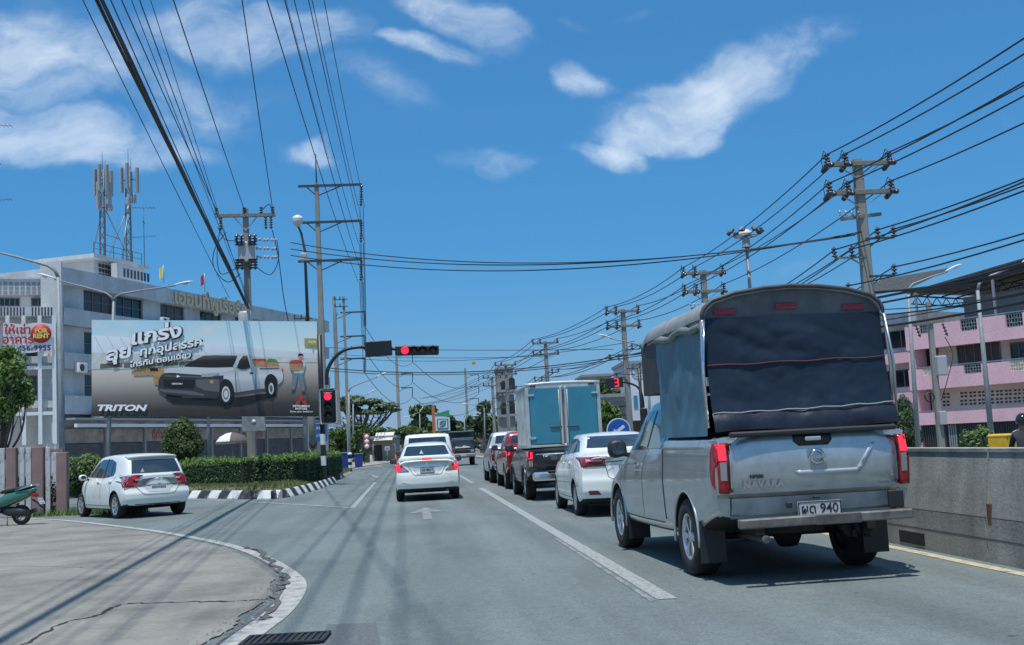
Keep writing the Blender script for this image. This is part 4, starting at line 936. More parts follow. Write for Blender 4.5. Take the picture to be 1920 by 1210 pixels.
def pickup_params(L=5.25, cab0=1.95, roof=1.78, rail=1.34, w=.91, hoodz=1.14):
    c = cab0
    return dict(zr=[(0, rail), (c-.03, rail), (c, rail+.01), (c+.10, roof-.10), (c+.24, roof-.02), (c+.8, roof), (c+1.25, roof-.02), (c+1.5, roof-.12), (c+2.12, hoodz+.05), (c+2.4, hoodz), (L-.3, hoodz-.10), (L-.06, hoodz-.22), (L, hoodz-.30)],
                zbl=[(0, rail-.07), (c-.03, rail-.07), (c+.2, 1.20), (c+1.9, 1.14), (c+2.3, hoodz-.10), (L, hoodz-.42)],
                w=[(0, w-.022), (.12, w-.008), (.3, w-.002), (c-.3, w), (c+2.2, w), (L-.4, w-.03), (L, w-.15)], wbl=[(0, w-.05), (.3, w-.02), (c-.1, w-.02), (c+.15, w-.05), (c+2.0, w-.06), (L, w-.22)],
                wr=[(0, w-.06), (c-.05, w-.06), (c+.12, w-.27), (c+.5, w-.26), (c+1.4, w-.26), (c+2.15, w-.17), (L, w-.28)],
                zb=[(0, .60), (.5, .50), (.75, .42), (1.6, .36), (c+1, .34), (L-1.4, .34), (L-.5, .36), (L, .42)], zs=[(0, .98), (1.0, .95), (L, .82)])
def pickup_common(c, cab0, L, roof=1.78, w=.91, glass_rear=True, doors=1):
    side = [(cab0+.10, 1.24), (cab0+.18, roof-.16), (cab0+.5, roof-.11), (cab0+1.25, roof-.12), (cab0+1.52, roof-.22), (cab0+1.98, 1.22)]
    c.decal('side_window', side, 'left', M_CARGLASS, .006, .07, 0, None, True)
    c.seam([(cab0+.86, 1.24), (cab0+.82, roof-.13)], 'left', .05, 'window_pillar', True, M_BLKPL, .009)
    c.decal('windscreen', [(-w+.24, 1.24), (w-.24, 1.24), (w-.34, roof-.1), (-w+.34, roof-.1)], 'front', M_CARGLASS, .006, .1)
    if glass_rear: c.decal('rear_window', [(-w+.31, 1.38), (w-.31, 1.38), (w-.37, roof-.13), (-w+.37, roof-.13)], 'rear', M_CARGLASS, .006, .1)
    c.seam([(cab0-.04, .50), (cab0-.04, 1.0), (cab0-.04, 1.32)], 'left', .03, 'bed_gap', True)
    c.seam([(cab0+.95, .48), (cab0+.92, .85), (cab0+.86, 1.2)], 'left', .012, 'door_gap', True); c.seam([(cab0+2.05, .50), (cab0+2.08, .9), (cab0+2.02, 1.16)], 'left', .012, 'door_gap', True)
    c.seam([(cab0+.05, .46), (cab0+1.0, .45), (cab0+2.05, .46)], 'left', .012, 'door_gap', True)
    c.handle(cab0+1.15, 1.06, m=M_CHROME)
    c.decal('headlamp', [(.50, .82), (w-.12, .86), (w-.10, .98), (.52, .95)], 'front', M_TCLR, .008, .08, 0, None, True)
    c.decal('grille', [(-.46, .62), (.46, .62), (.46, .95), (-.46, .95)], 'front', M_BLKPL, .008, .1)
# ---- silver pickup with tarpaulin canopy, standing in the right lane
def silver_pickup():
    P = pickup_params(rail=1.335, w=.93); Y0 = 9.85
    c = Car('canopy_pickup', 'silver pickup with an arched canopy and dark blue tarpaulins', (3.585, Y0, 0), R(1.7), 5.25, P, M_SILVER, (1.14, 4.29), .375, .255, rear_k=[(.5, .12), (.62, .10), (.78, .07), (.80, .02), (1.1, .0), (1.34, .035)], rear_c=.05, ystops=(1.93, 1.95, 1.98, 2.02, 2.06, 2.12), bed=(-.78, .78, .09, 1.86, .62), cat='pickup')
    t = c.t; c.wheels(spokes=6, rim=.60)
    pickup_common(c, 1.95, 5.25, w=.93, glass_rear=True)
    c.mirror_pair(3.72, 1.24, .90, M_BLKPL, (.24, .14, .24))
    # tailgate
    tg = c.decal('tailgate', [(-.765, .795), (.765, .79), (.775, 1.335), (-.775, 1.335)], 'rear', M_SILVER, .012, .1, .02)
    c.seam([(-.79, .79), (-.79, 1.335)], 'rear', .014); c.seam([(.79, .79), (.79, 1.335)], 'rear', .014); c.seam([(-.77, .785), (.77, .782)], 'rear', .016)
    q = MB(); q.box((0, .0, 1.345), (1.56, .07, .05), b=.015); q.build('tailgate_cap', M_BLKPL, t)
    # raised chevron pressing on the tailgate
    for poly in ([(-.16, .965), (.40, .965), (.43, 1.0), (-.20, 1.0)], [(.40, .965), (.43, 1.0), (.585, 1.215), (.54, 1.215), (.38, 1.0)]): c.decal('pressing', poly, 'rear', mat('silver_bright', (.62, .64, .65), .3, .5, coat=.5), .017, .06, .008)
    c.decal('handle_recess', [(-.19, 1.325), (.17, 1.325), (.17, 1.26), (.13, 1.215), (-.14, 1.215), (-.19, 1.26)], 'rear', M_BLKPL, .022, .08, .02)
    c.box('tailgate_handle', (-.02, -.035, 1.278), (.15, .022, .036), M_SILVER, .008)
    q = MB(); q.lathe([(.052, 0), (.066, 0), (.070, .012), (.052, .014)], (0, 0, 0), (0, -1, 0), 26); q.box((0, -.012, 0), (.16, .012, .026), b=.004); q.build('emblem', M_CHROME, t, (.01, -.018, 1.115))
    writing('NAVARA', .085, frame((-.50, -.0155, .895), (1, 0, 0), (0, 0, 1)), M_CHROME, 'badge', t, bold=.004, spacing=1.15)
    writing('NP300', .045, frame((-.56, -.016, .965), (1, 0, 0), (0, 0, 1)), M_BLKPL, 'badge', t, bold=.003)
    writing('S', .06, frame((.70, -.016, .93), (1, 0, 0), (0, 0, 1)), M_CHROME, 'badge', t, bold=.002)
    for sg in (-1, 1):
        mp = (lambda p: [(sg*a, b) for a, b in p][::(1 if sg > 0 else -1)])
        lamp = c.decal('tail_lamp', mp([(.80, .825), (.888, .83), (.898, 1.05), (.896, 1.24), (.885, 1.275), (.80, 1.275)]), 'rear', M_TRED, .016, .05, .04)
        c.decal('lamp_lit', mp([(.812, 1.12), (.882, 1.12), (.882, 1.26), (.812, 1.26)]), 'rear', M_TLIT, .020, .05, 0, lamp)
        c.decal('lamp_clear', mp([(.815, .945), (.872, .945), (.872, 1.105), (.815, 1.105)]), 'rear', M_TCLR, .020, .05, 0, lamp)
        c.decal('lamp_side', [(.0, .83), (.06, .84), (.15, .92), (.19, 1.05), (.19, 1.2), (.13, 1.27), (.0, 1.275)], 'left' if sg < 0 else 'right', M_TRED, .012, .05, 0, lamp)
        # flared wing lips
        for ya in c.axles:
            q = MB(); pts = [(sg*.916, ya+.435*math.cos(a), .385+.435*math.sin(a)) for a in [math.pi*(-.06+1.12*i/18) for i in range(19)]]
            q.tube(pts, .016, 6); q.build('wheel_arch_lip', M_SILVER, t)
        q = MB(); q.box((0, 0, 0), (.25, .012, .40), b=.004); q.build('mud_flap', M_BLKPL, t, (sg*.80, .66, .36)); q = MB(); q.box((0, 0, 0), (.26, .012, .30), b=.004); q.build('mud_flap', M_BLKPL, t, (sg*.78, 3.78, .30))
    # lower panel, patched step bumper
    c.decal('lower_panel', [(-.77, .60), (.77, .59), (.77, .775), (-.77, .78)], 'rear', mat('dull_silver', (.40, .42, .43), .5, .3, noise=.25, nscale=6), .006, .1)
    q = MB(); q.box((0, 0, 0), (1.60, .09, .085), b=.012); q.build('step_bumper', mat('bumper_steel', (.24, .235, .22), .55, .4, noise=.5, nscale=9, col2=(.10, .09, .08)), t, (.03, -.065, .565), (0, R(-.3), 0))
    q = MB(); q.box((0, 0, 0), (.42, .03, .09), b=.006); q.build('bumper_patch', mat('bumper_brown', (.10, .09, .085), .7, noise=.4, nscale=12), t, (.13, -.103, .563))
    c.box('bumper_bracket', (.72, -.005, .70), (.14, .05, .16), M_BLKPL, .01)
    c.box('plate_lamp', (-.28, -.005, .70), (.05, .04, .05), M_BLKPL, .006); c.box('latch', (-.02, -.005, .755), (.06, .04, .02), M_BLKPL, .004)
    c.plate(-.01, -.030, .655, 'ผด 940', .40, .14, 0, .115)
    # underneath: axle, spring leaves, spare wheel, exhaust, tow frame
    q = MB(); q.tube([(-.78, 1.14, .38), (.78, 1.14, .38)], .055, 10); q.lathe([(.02, -.16), (.15, -.08), (.16, 0), (.15, .08), (.02, .16)], (.1, 1.14, .37), (1, 0, 0), 14); q.build('rear_axle', M_UNDER, t)
    q = MB(); q.lathe([(.18, -.1), (.34, -.1), (.365, -.05), (.365, .05), (.34, .1), (.18, .1), (.18, -.1)], (-.12, .58, .50), (0, .1, 1), 26); q.build('spare_wheel', M_TYRE, t)
    q = MB(); q.tube([(-.48, .9, .40), (-.48, .12, .40), (-.50, .02, .41)], .035, 10); q.build('exhaust_pipe', mat('exhaust', (.20, .18, .16), .5, .6, noise=.4), t)
    for sg in (-1, 1): q = MB(); q.bar((sg*.52, .1, .50), (sg*.52, 4.7, .48), .08, .12); q.build('chassis_rail', M_UNDER, t)
    q = MB()
    for i in range(9): q.box((.30+i*.035, .25+.02*(i % 3), .455-.02*(i % 4)), (.04, .06, .06+.02*(i % 3)))
    q.build('tow_wiring', M_UNDER, t)
    # ---- canopy
    M_TARP = mat('tarp_navy', (.011, .023, .042), .5, spec=.28, noise=.12, nscale=4, bump=.3, bscale=5); M_TARPB = mat('tarp_blue', (.06, .155, .21), .5, noise=.22, nscale=3, bump=.35, bscale=7, stretch=(1, 1, .4))
    M_CANV = mat('canopy_skin', (.27, .28, .28), .6, noise=.35, nscale=4, bump=.2, bscale=12); M_ROD = mat('canopy_rod', (.45, .46, .46), .35, .7, noise=.2)
    y0, y1 = .30, 2.95; hw = .865; ze = 2.45; zt = 2.72
    def arch(y, k=1.0, dz=0):
        return [(-hw*k, y, ze-.03+dz), (-hw*k, y, ze+.02+dz), (-hw*.97*k, y, ze+.075+dz), (-hw*.88*k, y, ze+.14+dz), (-hw*.62*k, y, ze+.205+dz), (-hw*.3*k, y, zt-.028+dz), (0, y, zt-.015+dz), (hw*.3*k, y, zt-.028+dz), (hw*.62*k, y, ze+.205+dz), (hw*.88*k, y, ze+.14+dz), (hw*.97*k, y, ze+.075+dz), (hw*k, y, ze+.02+dz), (hw*k, y, ze-.03+dz)]
    st = [(y0-.04, 1.012, 0), (y0, 1.012, .0), (y0+.3, 1, .012), (1.2, 1, 0), (2.0, 1, .005), (2.6, .99, -.01), (2.85, .965, -.06), (2.97, .93, -.13)]
    q = MB(); rows = [arch(*a) for a in st]; n = 13; q.add([p for r in rows for p in r], [(i*n+j, (i+1)*n+j, (i+1)*n+j+1, i*n+j+1) for i in range(len(rows)-1) for j in range(n-1)], 0, True)
    inn = [[(x*.975, y, z-.03) for x, y, z in r] for r in rows]; q.add([p for r in inn for p in r], [(i*n+j, i*n+j+1, (i+1)*n+j+1, (i+1)*n+j) for i in range(len(rows)-1) for j in range(n-1)], 0, True)
    for e in (0, -1): q.add(rows[e]+inn[e], [(j, j+1, n+j+1, n+j) for j in range(n-1)])
    q.build('canopy_roof', M_CANV, t, fix=False)
    q = MB(); q.tube([(x, y0-.045, z) for x, y, z in rows[0]], .02, 6); q.build('roof_edge_trim', mat('trim_dark', (.07, .072, .075), .5, noise=.2), t)
    q = MB(); r = arch(y0+.0, .985); q.add([p for p in r]+[(x, y, ze-.03) for x, y, z in r], [(j, j+1, n+j+1, n+j) for j in range(n-1)]); q.build('roof_end_panel', mat('end_panel', (.15, .145, .145), .6, noise=.4, nscale=5, col2=(.08, .08, .085)), t)
    q = MB(); r = arch(2.96, .925, -.13); q.add([p for p in r]+[(x, y, 2.02 if abs(x) > .1 else 2.02) for x, y, z in r], [(j, j+1, n+j+1, n+j) for j in range(n-1)]); q.build('roof_front_panel', M_CANV, t)
    for x in (-.645, -.05, .60):
        q = MB(); q.box((0, 0, 0), (.21, .012, .058), b=.004); q.build('red_reflector', mat('reflector_red', (.28, .02, .035), .4, noise=.3, nscale=15), t, (x, y0-.012, ze+.035 if x != -.05 else ze+.07))
    def cloth(name, m, f, nu, nv, mi=0, nrm=None):
        q = MB(); q.add([f(i/nu, j/nv) for i in range(nu+1) for j in range(nv+1)], [(i*(nv+1)+j, (i+1)*(nv+1)+j, (i+1)*(nv+1)+j+1, i*(nv+1)+j+1) for i in range(nu) for j in range(nv)], 0, True); return q.build(name, m, t, fix=False)
    rw = random.Random(5); ph = [rw.uniform(0, 6) for _ in range(8)]
    def rear(u, v):
        x = (-.855+1.71*u)*(1+.012*(1-v)); z = 1.385+(ze-.02-1.385)*v
        q_ = Vector((u*3.1+v*1.3, v*2.2-u*.9, 1.7)); w_ = .020*mnoise.noise(q_*.8)-.030*abs(mnoise.noise(q_*1.3+Vector((5, 1, 0))))-.014*abs(mnoise.noise(q_*2.9))-.006*abs(mnoise.noise(q_*6.1))
        k = min(1, 6*u, 6*(1-u), 8*v, 6*(1-v)); return (x, y0-.02-.03*(1-v)+w_*k-.25*(1-v)**3*.5, z)
    cloth('rear_tarp', M_TARP, rear, 70, 48)
    cloth('tarp_fold', mat('tarp_navy_dark', (.014, .019, .034), .4, noise=.4, nscale=4, bump=.4, bscale=8), lambda u, v: ((-.87+1.74*u), rear(u, .02+.16*v)[1]-.02-.018*math.sin(v*3.14)-.006*math.sin(u*23), 1.375+.17*v+.012*math.sin(u*8)), 36, 6)
    q = MB(); q.tube([(-.86+1.72*i/20, rear(i/20, .56)[1]-.006, 1.985+.006*math.sin(i)+i*.0010) for i in range(21)], .006, 5); q.build('red_cord', mat('cord_red', (.13, .03, .05), .8), t)
    q = MB(); q.tube([(-.86+1.72*i/20, rear(i/20, .18)[1]-.028, 1.545+.03*(i/20)**2+.006*math.sin(i*1.7)) for i in range(21)], .007, 5); q.build('rope', mat('rope_grey', (.28, .30, .32), .8), t)
    for sg in (-1, 1):
        def side(u, v, sg=sg):
            y = .30+1.76*u; zb_ = 1.345+.0*u; z = zb_+(ze-.10-zb_)*v; q_ = Vector((u*6.0+v*.8, v*1.6, sg*3.3)); w_ = .030*mnoise.noise(q_*.7)-.034*abs(mnoise.noise(q_*1.4))-.014*abs(mnoise.noise(q_*3.1))
            return (sg*(.868+w_*min(1, 5*v, 5*(1-v))+.02*(1-v)), y, z)
        cloth('side_tarp', M_TARPB, side, 40, 20)
        q = MB(); q.tube([(sg*(.875+.012*math.sin(i*1.3)), .34+i*.13, ze-.085-.02*math.sin(i*.9)) for i in range(14)], [.03+.014*math.sin(i*2.1)**2 for i in range(14)], 8); q.build('rolled_tarp', mat('tarp_roll', (.17, .20, .19), .6, noise=.4, nscale=9), t)
        q = MB(); q.tube([(sg*.885, y0-.03, 1.42), (sg*.905, y0-.06, 1.9), (sg*.885, y0-.05, ze-.06), (sg*.86, y0-.03, ze-.02)], .019, 8); q.build('canopy_post', M_ROD, t)
        q = MB(); q.tube([(sg*.90, y0-.10, 1.50), (sg*.915, y0-.10, 1.95), (sg*.87, y0-.08, ze-.05)], .012, 6); q.build('hinge_rod', M_CHROME if sg < 0 else M_ROD, t)
        for y in (1.2, 2.07, 2.9):
            q = MB(); q.tube([(sg*.775, y, 1.36 if y < 2 else (1.36 if y < 2.5 else 2.0)), (sg*.80, y, ze)], .02, 8); q.build('canopy_post', M_ROD, t)
        q = MB(); q.tube([(sg*.79, .34, ze-.03), (sg*.79, 2.9, ze-.06)], .02, 8); q.build('canopy_rail', M_ROD, t)
        q = MB(); q.box((0, 0, 0), (.03, .80, .58), b=.01); q.build('over_cab_panel', mat('over_cab_dark', (.045, .045, .048), .6, noise=.5, nscale=5, col2=(.02, .02, .022)), t, (sg*.82, 2.50, 2.12))
    c.box('over_cab_floor', (0, 2.50, 1.855), (1.6, .85, .05), M_UNDER, .01)
    return c
silver_pickup()
# ---- white saloon in the right lane (sharp tail lamps)
def saloon_params(L, w, roof, deck, boot=.50, rg=1.30, ws0=2.62, cowl=3.28):
    return dict(zr=[(0, deck-.06), (.12, deck-.015), (boot, deck+.02), (boot+.12, deck+.045), (rg, roof-.05), (rg+.45, roof), (ws0-.3, roof), (ws0, roof-.05), (cowl, deck+.0), (cowl+.3, deck-.09), (L-.5, deck-.19), (L-.12, deck-.32), (L, deck-.42)],
                zbl=[(0, deck-.14), (boot, deck-.08), (rg, deck-.06), (cowl-.2, deck-.12), (cowl+.2, deck-.17), (L, deck-.50)],
                w=[(0, w-.05), (.25, w-.012), (.9, w), (cowl, w), (L-.6, w-.04), (L, w-.17)], wbl=[(0, w-.13), (.4, w-.07), (1.2, w-.05), (cowl, w-.06), (L, w-.24)],
                wr=[(0, w-.24), (boot, w-.20), (boot+.12, w-.22), (rg, w-.29), (ws0, w-.28), (cowl, w-.17), (L-.5, w-.24), (L, w-.32)],
                zb=[(0, .27), (.4, .24), (.7, .20), (L-.7, .19), (L, .25)], zs=[(0, .62), (L, .58)])
def saloon_common(c, L, w, roof, deck, boot, rg, ws0, cowl, rear_glass):
    c.decal('rear_window', rear_glass, 'rear', M_CARGLASS, .006, .09)
    s1 = [(rg-.28, deck+.05), (rg+.10, roof-.14), (rg+.45, roof-.085), (ws0-.1, roof-.09), (ws0+.1, roof-.17), (cowl-.12, deck-.02)]
    c.decal('side_window', s1, 'left', M_CARGLASS, .006, .07, 0, None, True)
    c.seam([(rg+.80, deck-.02), (rg+.80, roof-.10)], 'left', .05, 'window_pillar', True, M_BLKPL, .009); c.seam([(rg+.12, deck+.0), (rg+.20, roof-.13)], 'left', .03, 'window_pillar', True, M_BLKPL, .009)
    c.decal('windscreen', [(-w+.20, deck+.06), (w-.20, deck+.06), (w-.34, roof-.08), (-w+.34, roof-.08)], 'front', M_CARGLASS, .006, .1)
    c.seam([(rg+.80, .34), (rg+.82, .7), (rg+.80, deck-.04)], 'left', .010, 'door_gap', True); c.seam([(cowl-.05, .36), (cowl-.02, .7), (cowl-.10, deck-.10)], 'left', .010, 'door_gap', True)
    c.seam([(rg-.02, .62), (rg+.02, .75), (rg-.16, deck-.02)], 'left', .010, 'door_gap', True); c.seam([(rg+.05, .32), (rg+.9, .315), (cowl-.05, .33)], 'left', .010, 'door_gap', True)
    c.handle(rg+.22, deck-.15); c.handle(rg+1.02, deck-.16)
    c.decal('headlamp', [(.42, .62), (w-.13, .64), (w-.12, .76), (.46, .72)], 'front', M_TCLR, .008, .08, 0, None, True); c.decal('grille', [(-.36, .38), (.36, .38), (.40, .62), (-.40, .62)], 'front', M_BLKPL, .008, .1)
def sharp_saloon():
    L, w, roof, deck = 4.42, .865, 1.475, 1.10; k = dict(boot=.48, rg=1.22, ws0=2.55, cowl=3.30)
    c = Car('sharp_saloon', 'white saloon with wedge shaped red tail lamps behind the silver pickup', (3.745, 19.55, 0), R(.2), L, saloon_params(L, w, roof, deck, **k), M_WPAINT, (.95, 3.50), .308, .20, rear_k=[(.2, .16), (.34, .03), (.45, 0), (.66, 0), (.70, .035), (.95, .05), (1.06, .0), (1.12, .02)], rear_c=.17, cat='car')
    c.wheels(spokes=8, rim=.66)
    saloon_common(c, L, w, roof, deck, rear_glass=[(-.60, 1.205), (.60, 1.205), (.515, 1.415), (-.515, 1.415)], **k)
    for sg in (-1, 1):
        mp = (lambda p: [(sg*a, b) for a, b in p][::(1 if sg > 0 else -1)])
        lamp = c.decal('tail_lamp', mp([(.40, .885), (.44, .99), (.50, 1.055), (.80, 1.045), (.80, .885)]), 'rear', M_TRED, .012, .05, .03)
        c.decal('lamp_bar', mp([(.455, .985), (.47, 1.003), (.72, 1.005), (.72, .985)]), 'rear', mat('lamp_pale', (.62, .5, .5), .2), .016, .05, 0, lamp)
        c.decal('lamp_dark', mp([(.43, .905), (.45, .965), (.76, .965), (.76, .905)]), 'rear', mat('lamp_dark_red', (.10, .006, .010), .1, coat=.5), .015, .05, 0, lamp)
        c.decal('lamp_side', [(.03, .895), (.30, .93), (.36, 1.03), (.10, 1.055), (.03, 1.05)], 'left' if sg < 0 else 'right', M_TRED, .010, .05, 0, lamp)
        c.decal('fog_lamp', mp([(.50, .395), (.56, .47), (.72, .47), (.70, .40)]), 'rear', mat('fog_red', (.20, .02, .03), .3), .010, .06)
        c.seam(mp([(.44, .40), (.55, .505), (.80, .49)]), 'rear', .02, 'bumper_crease', False, mat('white_edge', (.80, .81, .80), .3), .012)
    c.seam([(-.42, .99), (-.36, .70), (-.30, .66), (.30, .66), (.36, .70), (.42, .99)], 'rear', .010, 'boot_gap'); c.seam([(-.40, .955), (0, .97), (.40, .955)], 'rear', .014, 'boot_crease')
    c.decal('plate_recess_shade', [(-.26, .70), (.26, .70), (.30, .93), (-.30, .93)], 'rear', mat('white_shadow', (.62, .64, .66), .4), .004, .1)  # greyer white patch: the plate recess's shade painted on a flat face
    c.plate(0, .015, .83, 'กค 3821', .34, .15); writing('VIOS', .06, frame((-.34, .012, 1.005), (1, 0, 0), (0, 0, 1)), M_CHROME, 'badge', c.t, bold=.002)
    c.mirror_pair(3.05, 1.04, w-.02, M_BLKPL); c.box('roof_aerial', (0, 1.65, roof+.05), (.03, .06, .05), M_BLKPL, .008)
    c.decal('diffuser', [(-.62, .215), (.62, .215), (.60, .315), (-.60, .315)], 'rear', M_BLKPL, .006, .1)
sharp_saloon()
# ---- white saloon in the middle lane
def mid_saloon():
    L, w, roof, deck = 4.42, .848, 1.505, 1.08; k = dict(boot=.50, rg=1.18, ws0=2.50, cowl=3.28)
    c = Car('rounded_saloon', 'white saloon with brake lamps lit alone in the middle lane', (.335, 29.25, 0), R(0), L, saloon_params(L, w, roof, deck, **k), M_WPAINT, (.93, 3.53), .305, .20, rear_k=[(.2, .16), (.34, .03), (.45, 0), (.60, 0), (.72, .02), (.76, .05), (.95, .065), (1.05, .01), (1.10, .02)], rear_c=.15, cat='car')
    c.wheels(spokes=8, rim=.66)
    saloon_common(c, L, w, roof, deck, rear_glass=[(-.60, 1.165), (.60, 1.165), (.52, 1.39), (.48, 1.415), (-.48, 1.415), (-.52, 1.39)], **k)
    for sg in (-1, 1):
        mp = (lambda p: [(sg*a, b) for a, b in p][::(1 if sg > 0 else -1)])
        lamp = c.decal('tail_lamp', mp([(.46, .765), (.62, .905), (.72, .995), (.78, 1.0), (.81, .94), (.81, .765)]), 'rear', M_TRED, .012, .05, .03)
        c.decal('lamp_lit', mp([(.70, .775), (.68, .86), (.72, .955), (.785, .955), (.80, .775)]), 'rear', M_TLIT, .016, .05, 0, lamp)
        c.decal('lamp_clear', mp([(.50, .775), (.64, .895), (.69, .775)]), 'rear', M_TCLR, .016, .05, 0, lamp)
        c.decal('bumper_reflector', mp([(.36, .47), (.68, .50), (.68, .53), (.60, .53)]), 'rear', mat('white_edge', (.80, .81, .80), .3), .010, .06)
    c.decal('spoiler_shade', [(-.60, 1.02), (.60, 1.02), (.52, .93), (.30, .96), (-.30, .96), (-.52, .93)], 'rear', mat('pale_grey_shade', (.57, .59, .57), .45), .006, .08)  # grey patch on the boot: shade under the spoiler put into the colour
    sp = MB(); n = 20; prof = [(0, 0), (.0, .035), (.10, .05), (.16, .03), (.14, 0)]
    sp.add([(-.70+1.40*i/n, .06+p[0]+.16*abs(-1+2*i/n)**2.4, 1.075+p[1]-.03*abs(-1+2*i/n)**3) for i in range(n+1) for p in prof], [(i*5+j, i*5+(j+1) % 5, (i+1)*5+(j+1) % 5, (i+1)*5+j) for i in range(n) for j in range(5)]+[(0, 1, 2, 3, 4), (n*5+4, n*5+3, n*5+2, n*5+1, n*5)], 0, False); sp.build('spoiler', M_WPAINT, c.t)
    c.box('high_brake_lamp', (0, .052, 1.093), (.26, .02, .026), M_TLIT, .005)
    c.decal('plate_recess_shade', [(-.28, .70), (.28, .70), (.40, .88), (-.40, .88)], 'rear', mat('pale_grey_shade', (.57, .59, .57), .45), .006, .08)  # the recess is flat, its shade is painted in this grey
    c.seam([(-.50, .92), (-.36, .69), (-.30, .665), (.30, .665), (.36, .69), (.50, .92)], 'rear', .010, 'boot_gap'); c.seam([(-.34, .89), (0, .90), (.34, .89)], 'rear', .03, 'chrome_strip', False, M_CHROME, .012)
    q = MB(); q.lathe([(.035, 0), (.05, 0), (.05, .01), (.035, .01)], (0, .03, .915), (0, -1, 0), 20); q.box((0, .022, .915), (.12, .01, .02), b=.003); q.build('emblem', M_CHROME, c.t)
    c.plate(0, .015, .795, 'ขย 8817', .36, .15); writing('ALMERA', .045, frame((.55, .034, .745), (1, 0, -0), (0, 0, 1)), M_CHROME, 'badge', c.t, bold=.002)
    c.mirror_pair(3.02, 1.02, w-.02, M_BLKPL); q = MB(); q.tube([(.50, .02, .26), (.50, .3, .26)], .035, 12); q.build('exhaust_pipe', M_BLKPL, c.t)
    c.decal('diffuser', [(-.62, .215), (.62, .215), (.60, .29), (-.60, .29)], 'rear', M_BLKPL, .006, .1)
    q = MB(); q.add([(-.05, 0, 0), (.05, 0, 0), (0, 0, .10)], [(0, 1, 2)]); q.build('window_sticker', M_WHITEP, c.t, (-.13, .63, 1.215))
mid_saloon()
# ---- white hatchback turning left
def hatch_params(L, w, roof):
    return dict(zr=[(0, .97), (.03, 1.01), (.10, 1.10), (.36, 1.38), (.46, 1.435), (.85, roof-.015), (1.5, roof), (2.1, roof-.02), (2.4, roof-.09), (3.02, 1.04), (3.3, .97), (L-.4, .86), (L-.08, .70), (L, .60)],
                zbl=[(0, .88), (.35, .93), (1.2, .93), (3.0, .88), (3.3, .82), (L, .52)], w=[(0, w-.06), (.22, w-.015), (.7, w), (3.0, w), (L-.5, w-.04), (L, w-.18)], wbl=[(0, w-.13), (.3, w-.09), (.8, w-.07), (3.0, w-.07), (L, w-.25)],
                wr=[(0, w-.20), (.1, w-.20), (.36, w-.24), (.8, w-.24), (2.4, w-.26), (3.1, w-.18), (L, w-.32)], zb=[(0, .30), (.4, .24), (.8, .19), (L-.6, .19), (L, .26)], zs=[(0, .64), (L, .58)])
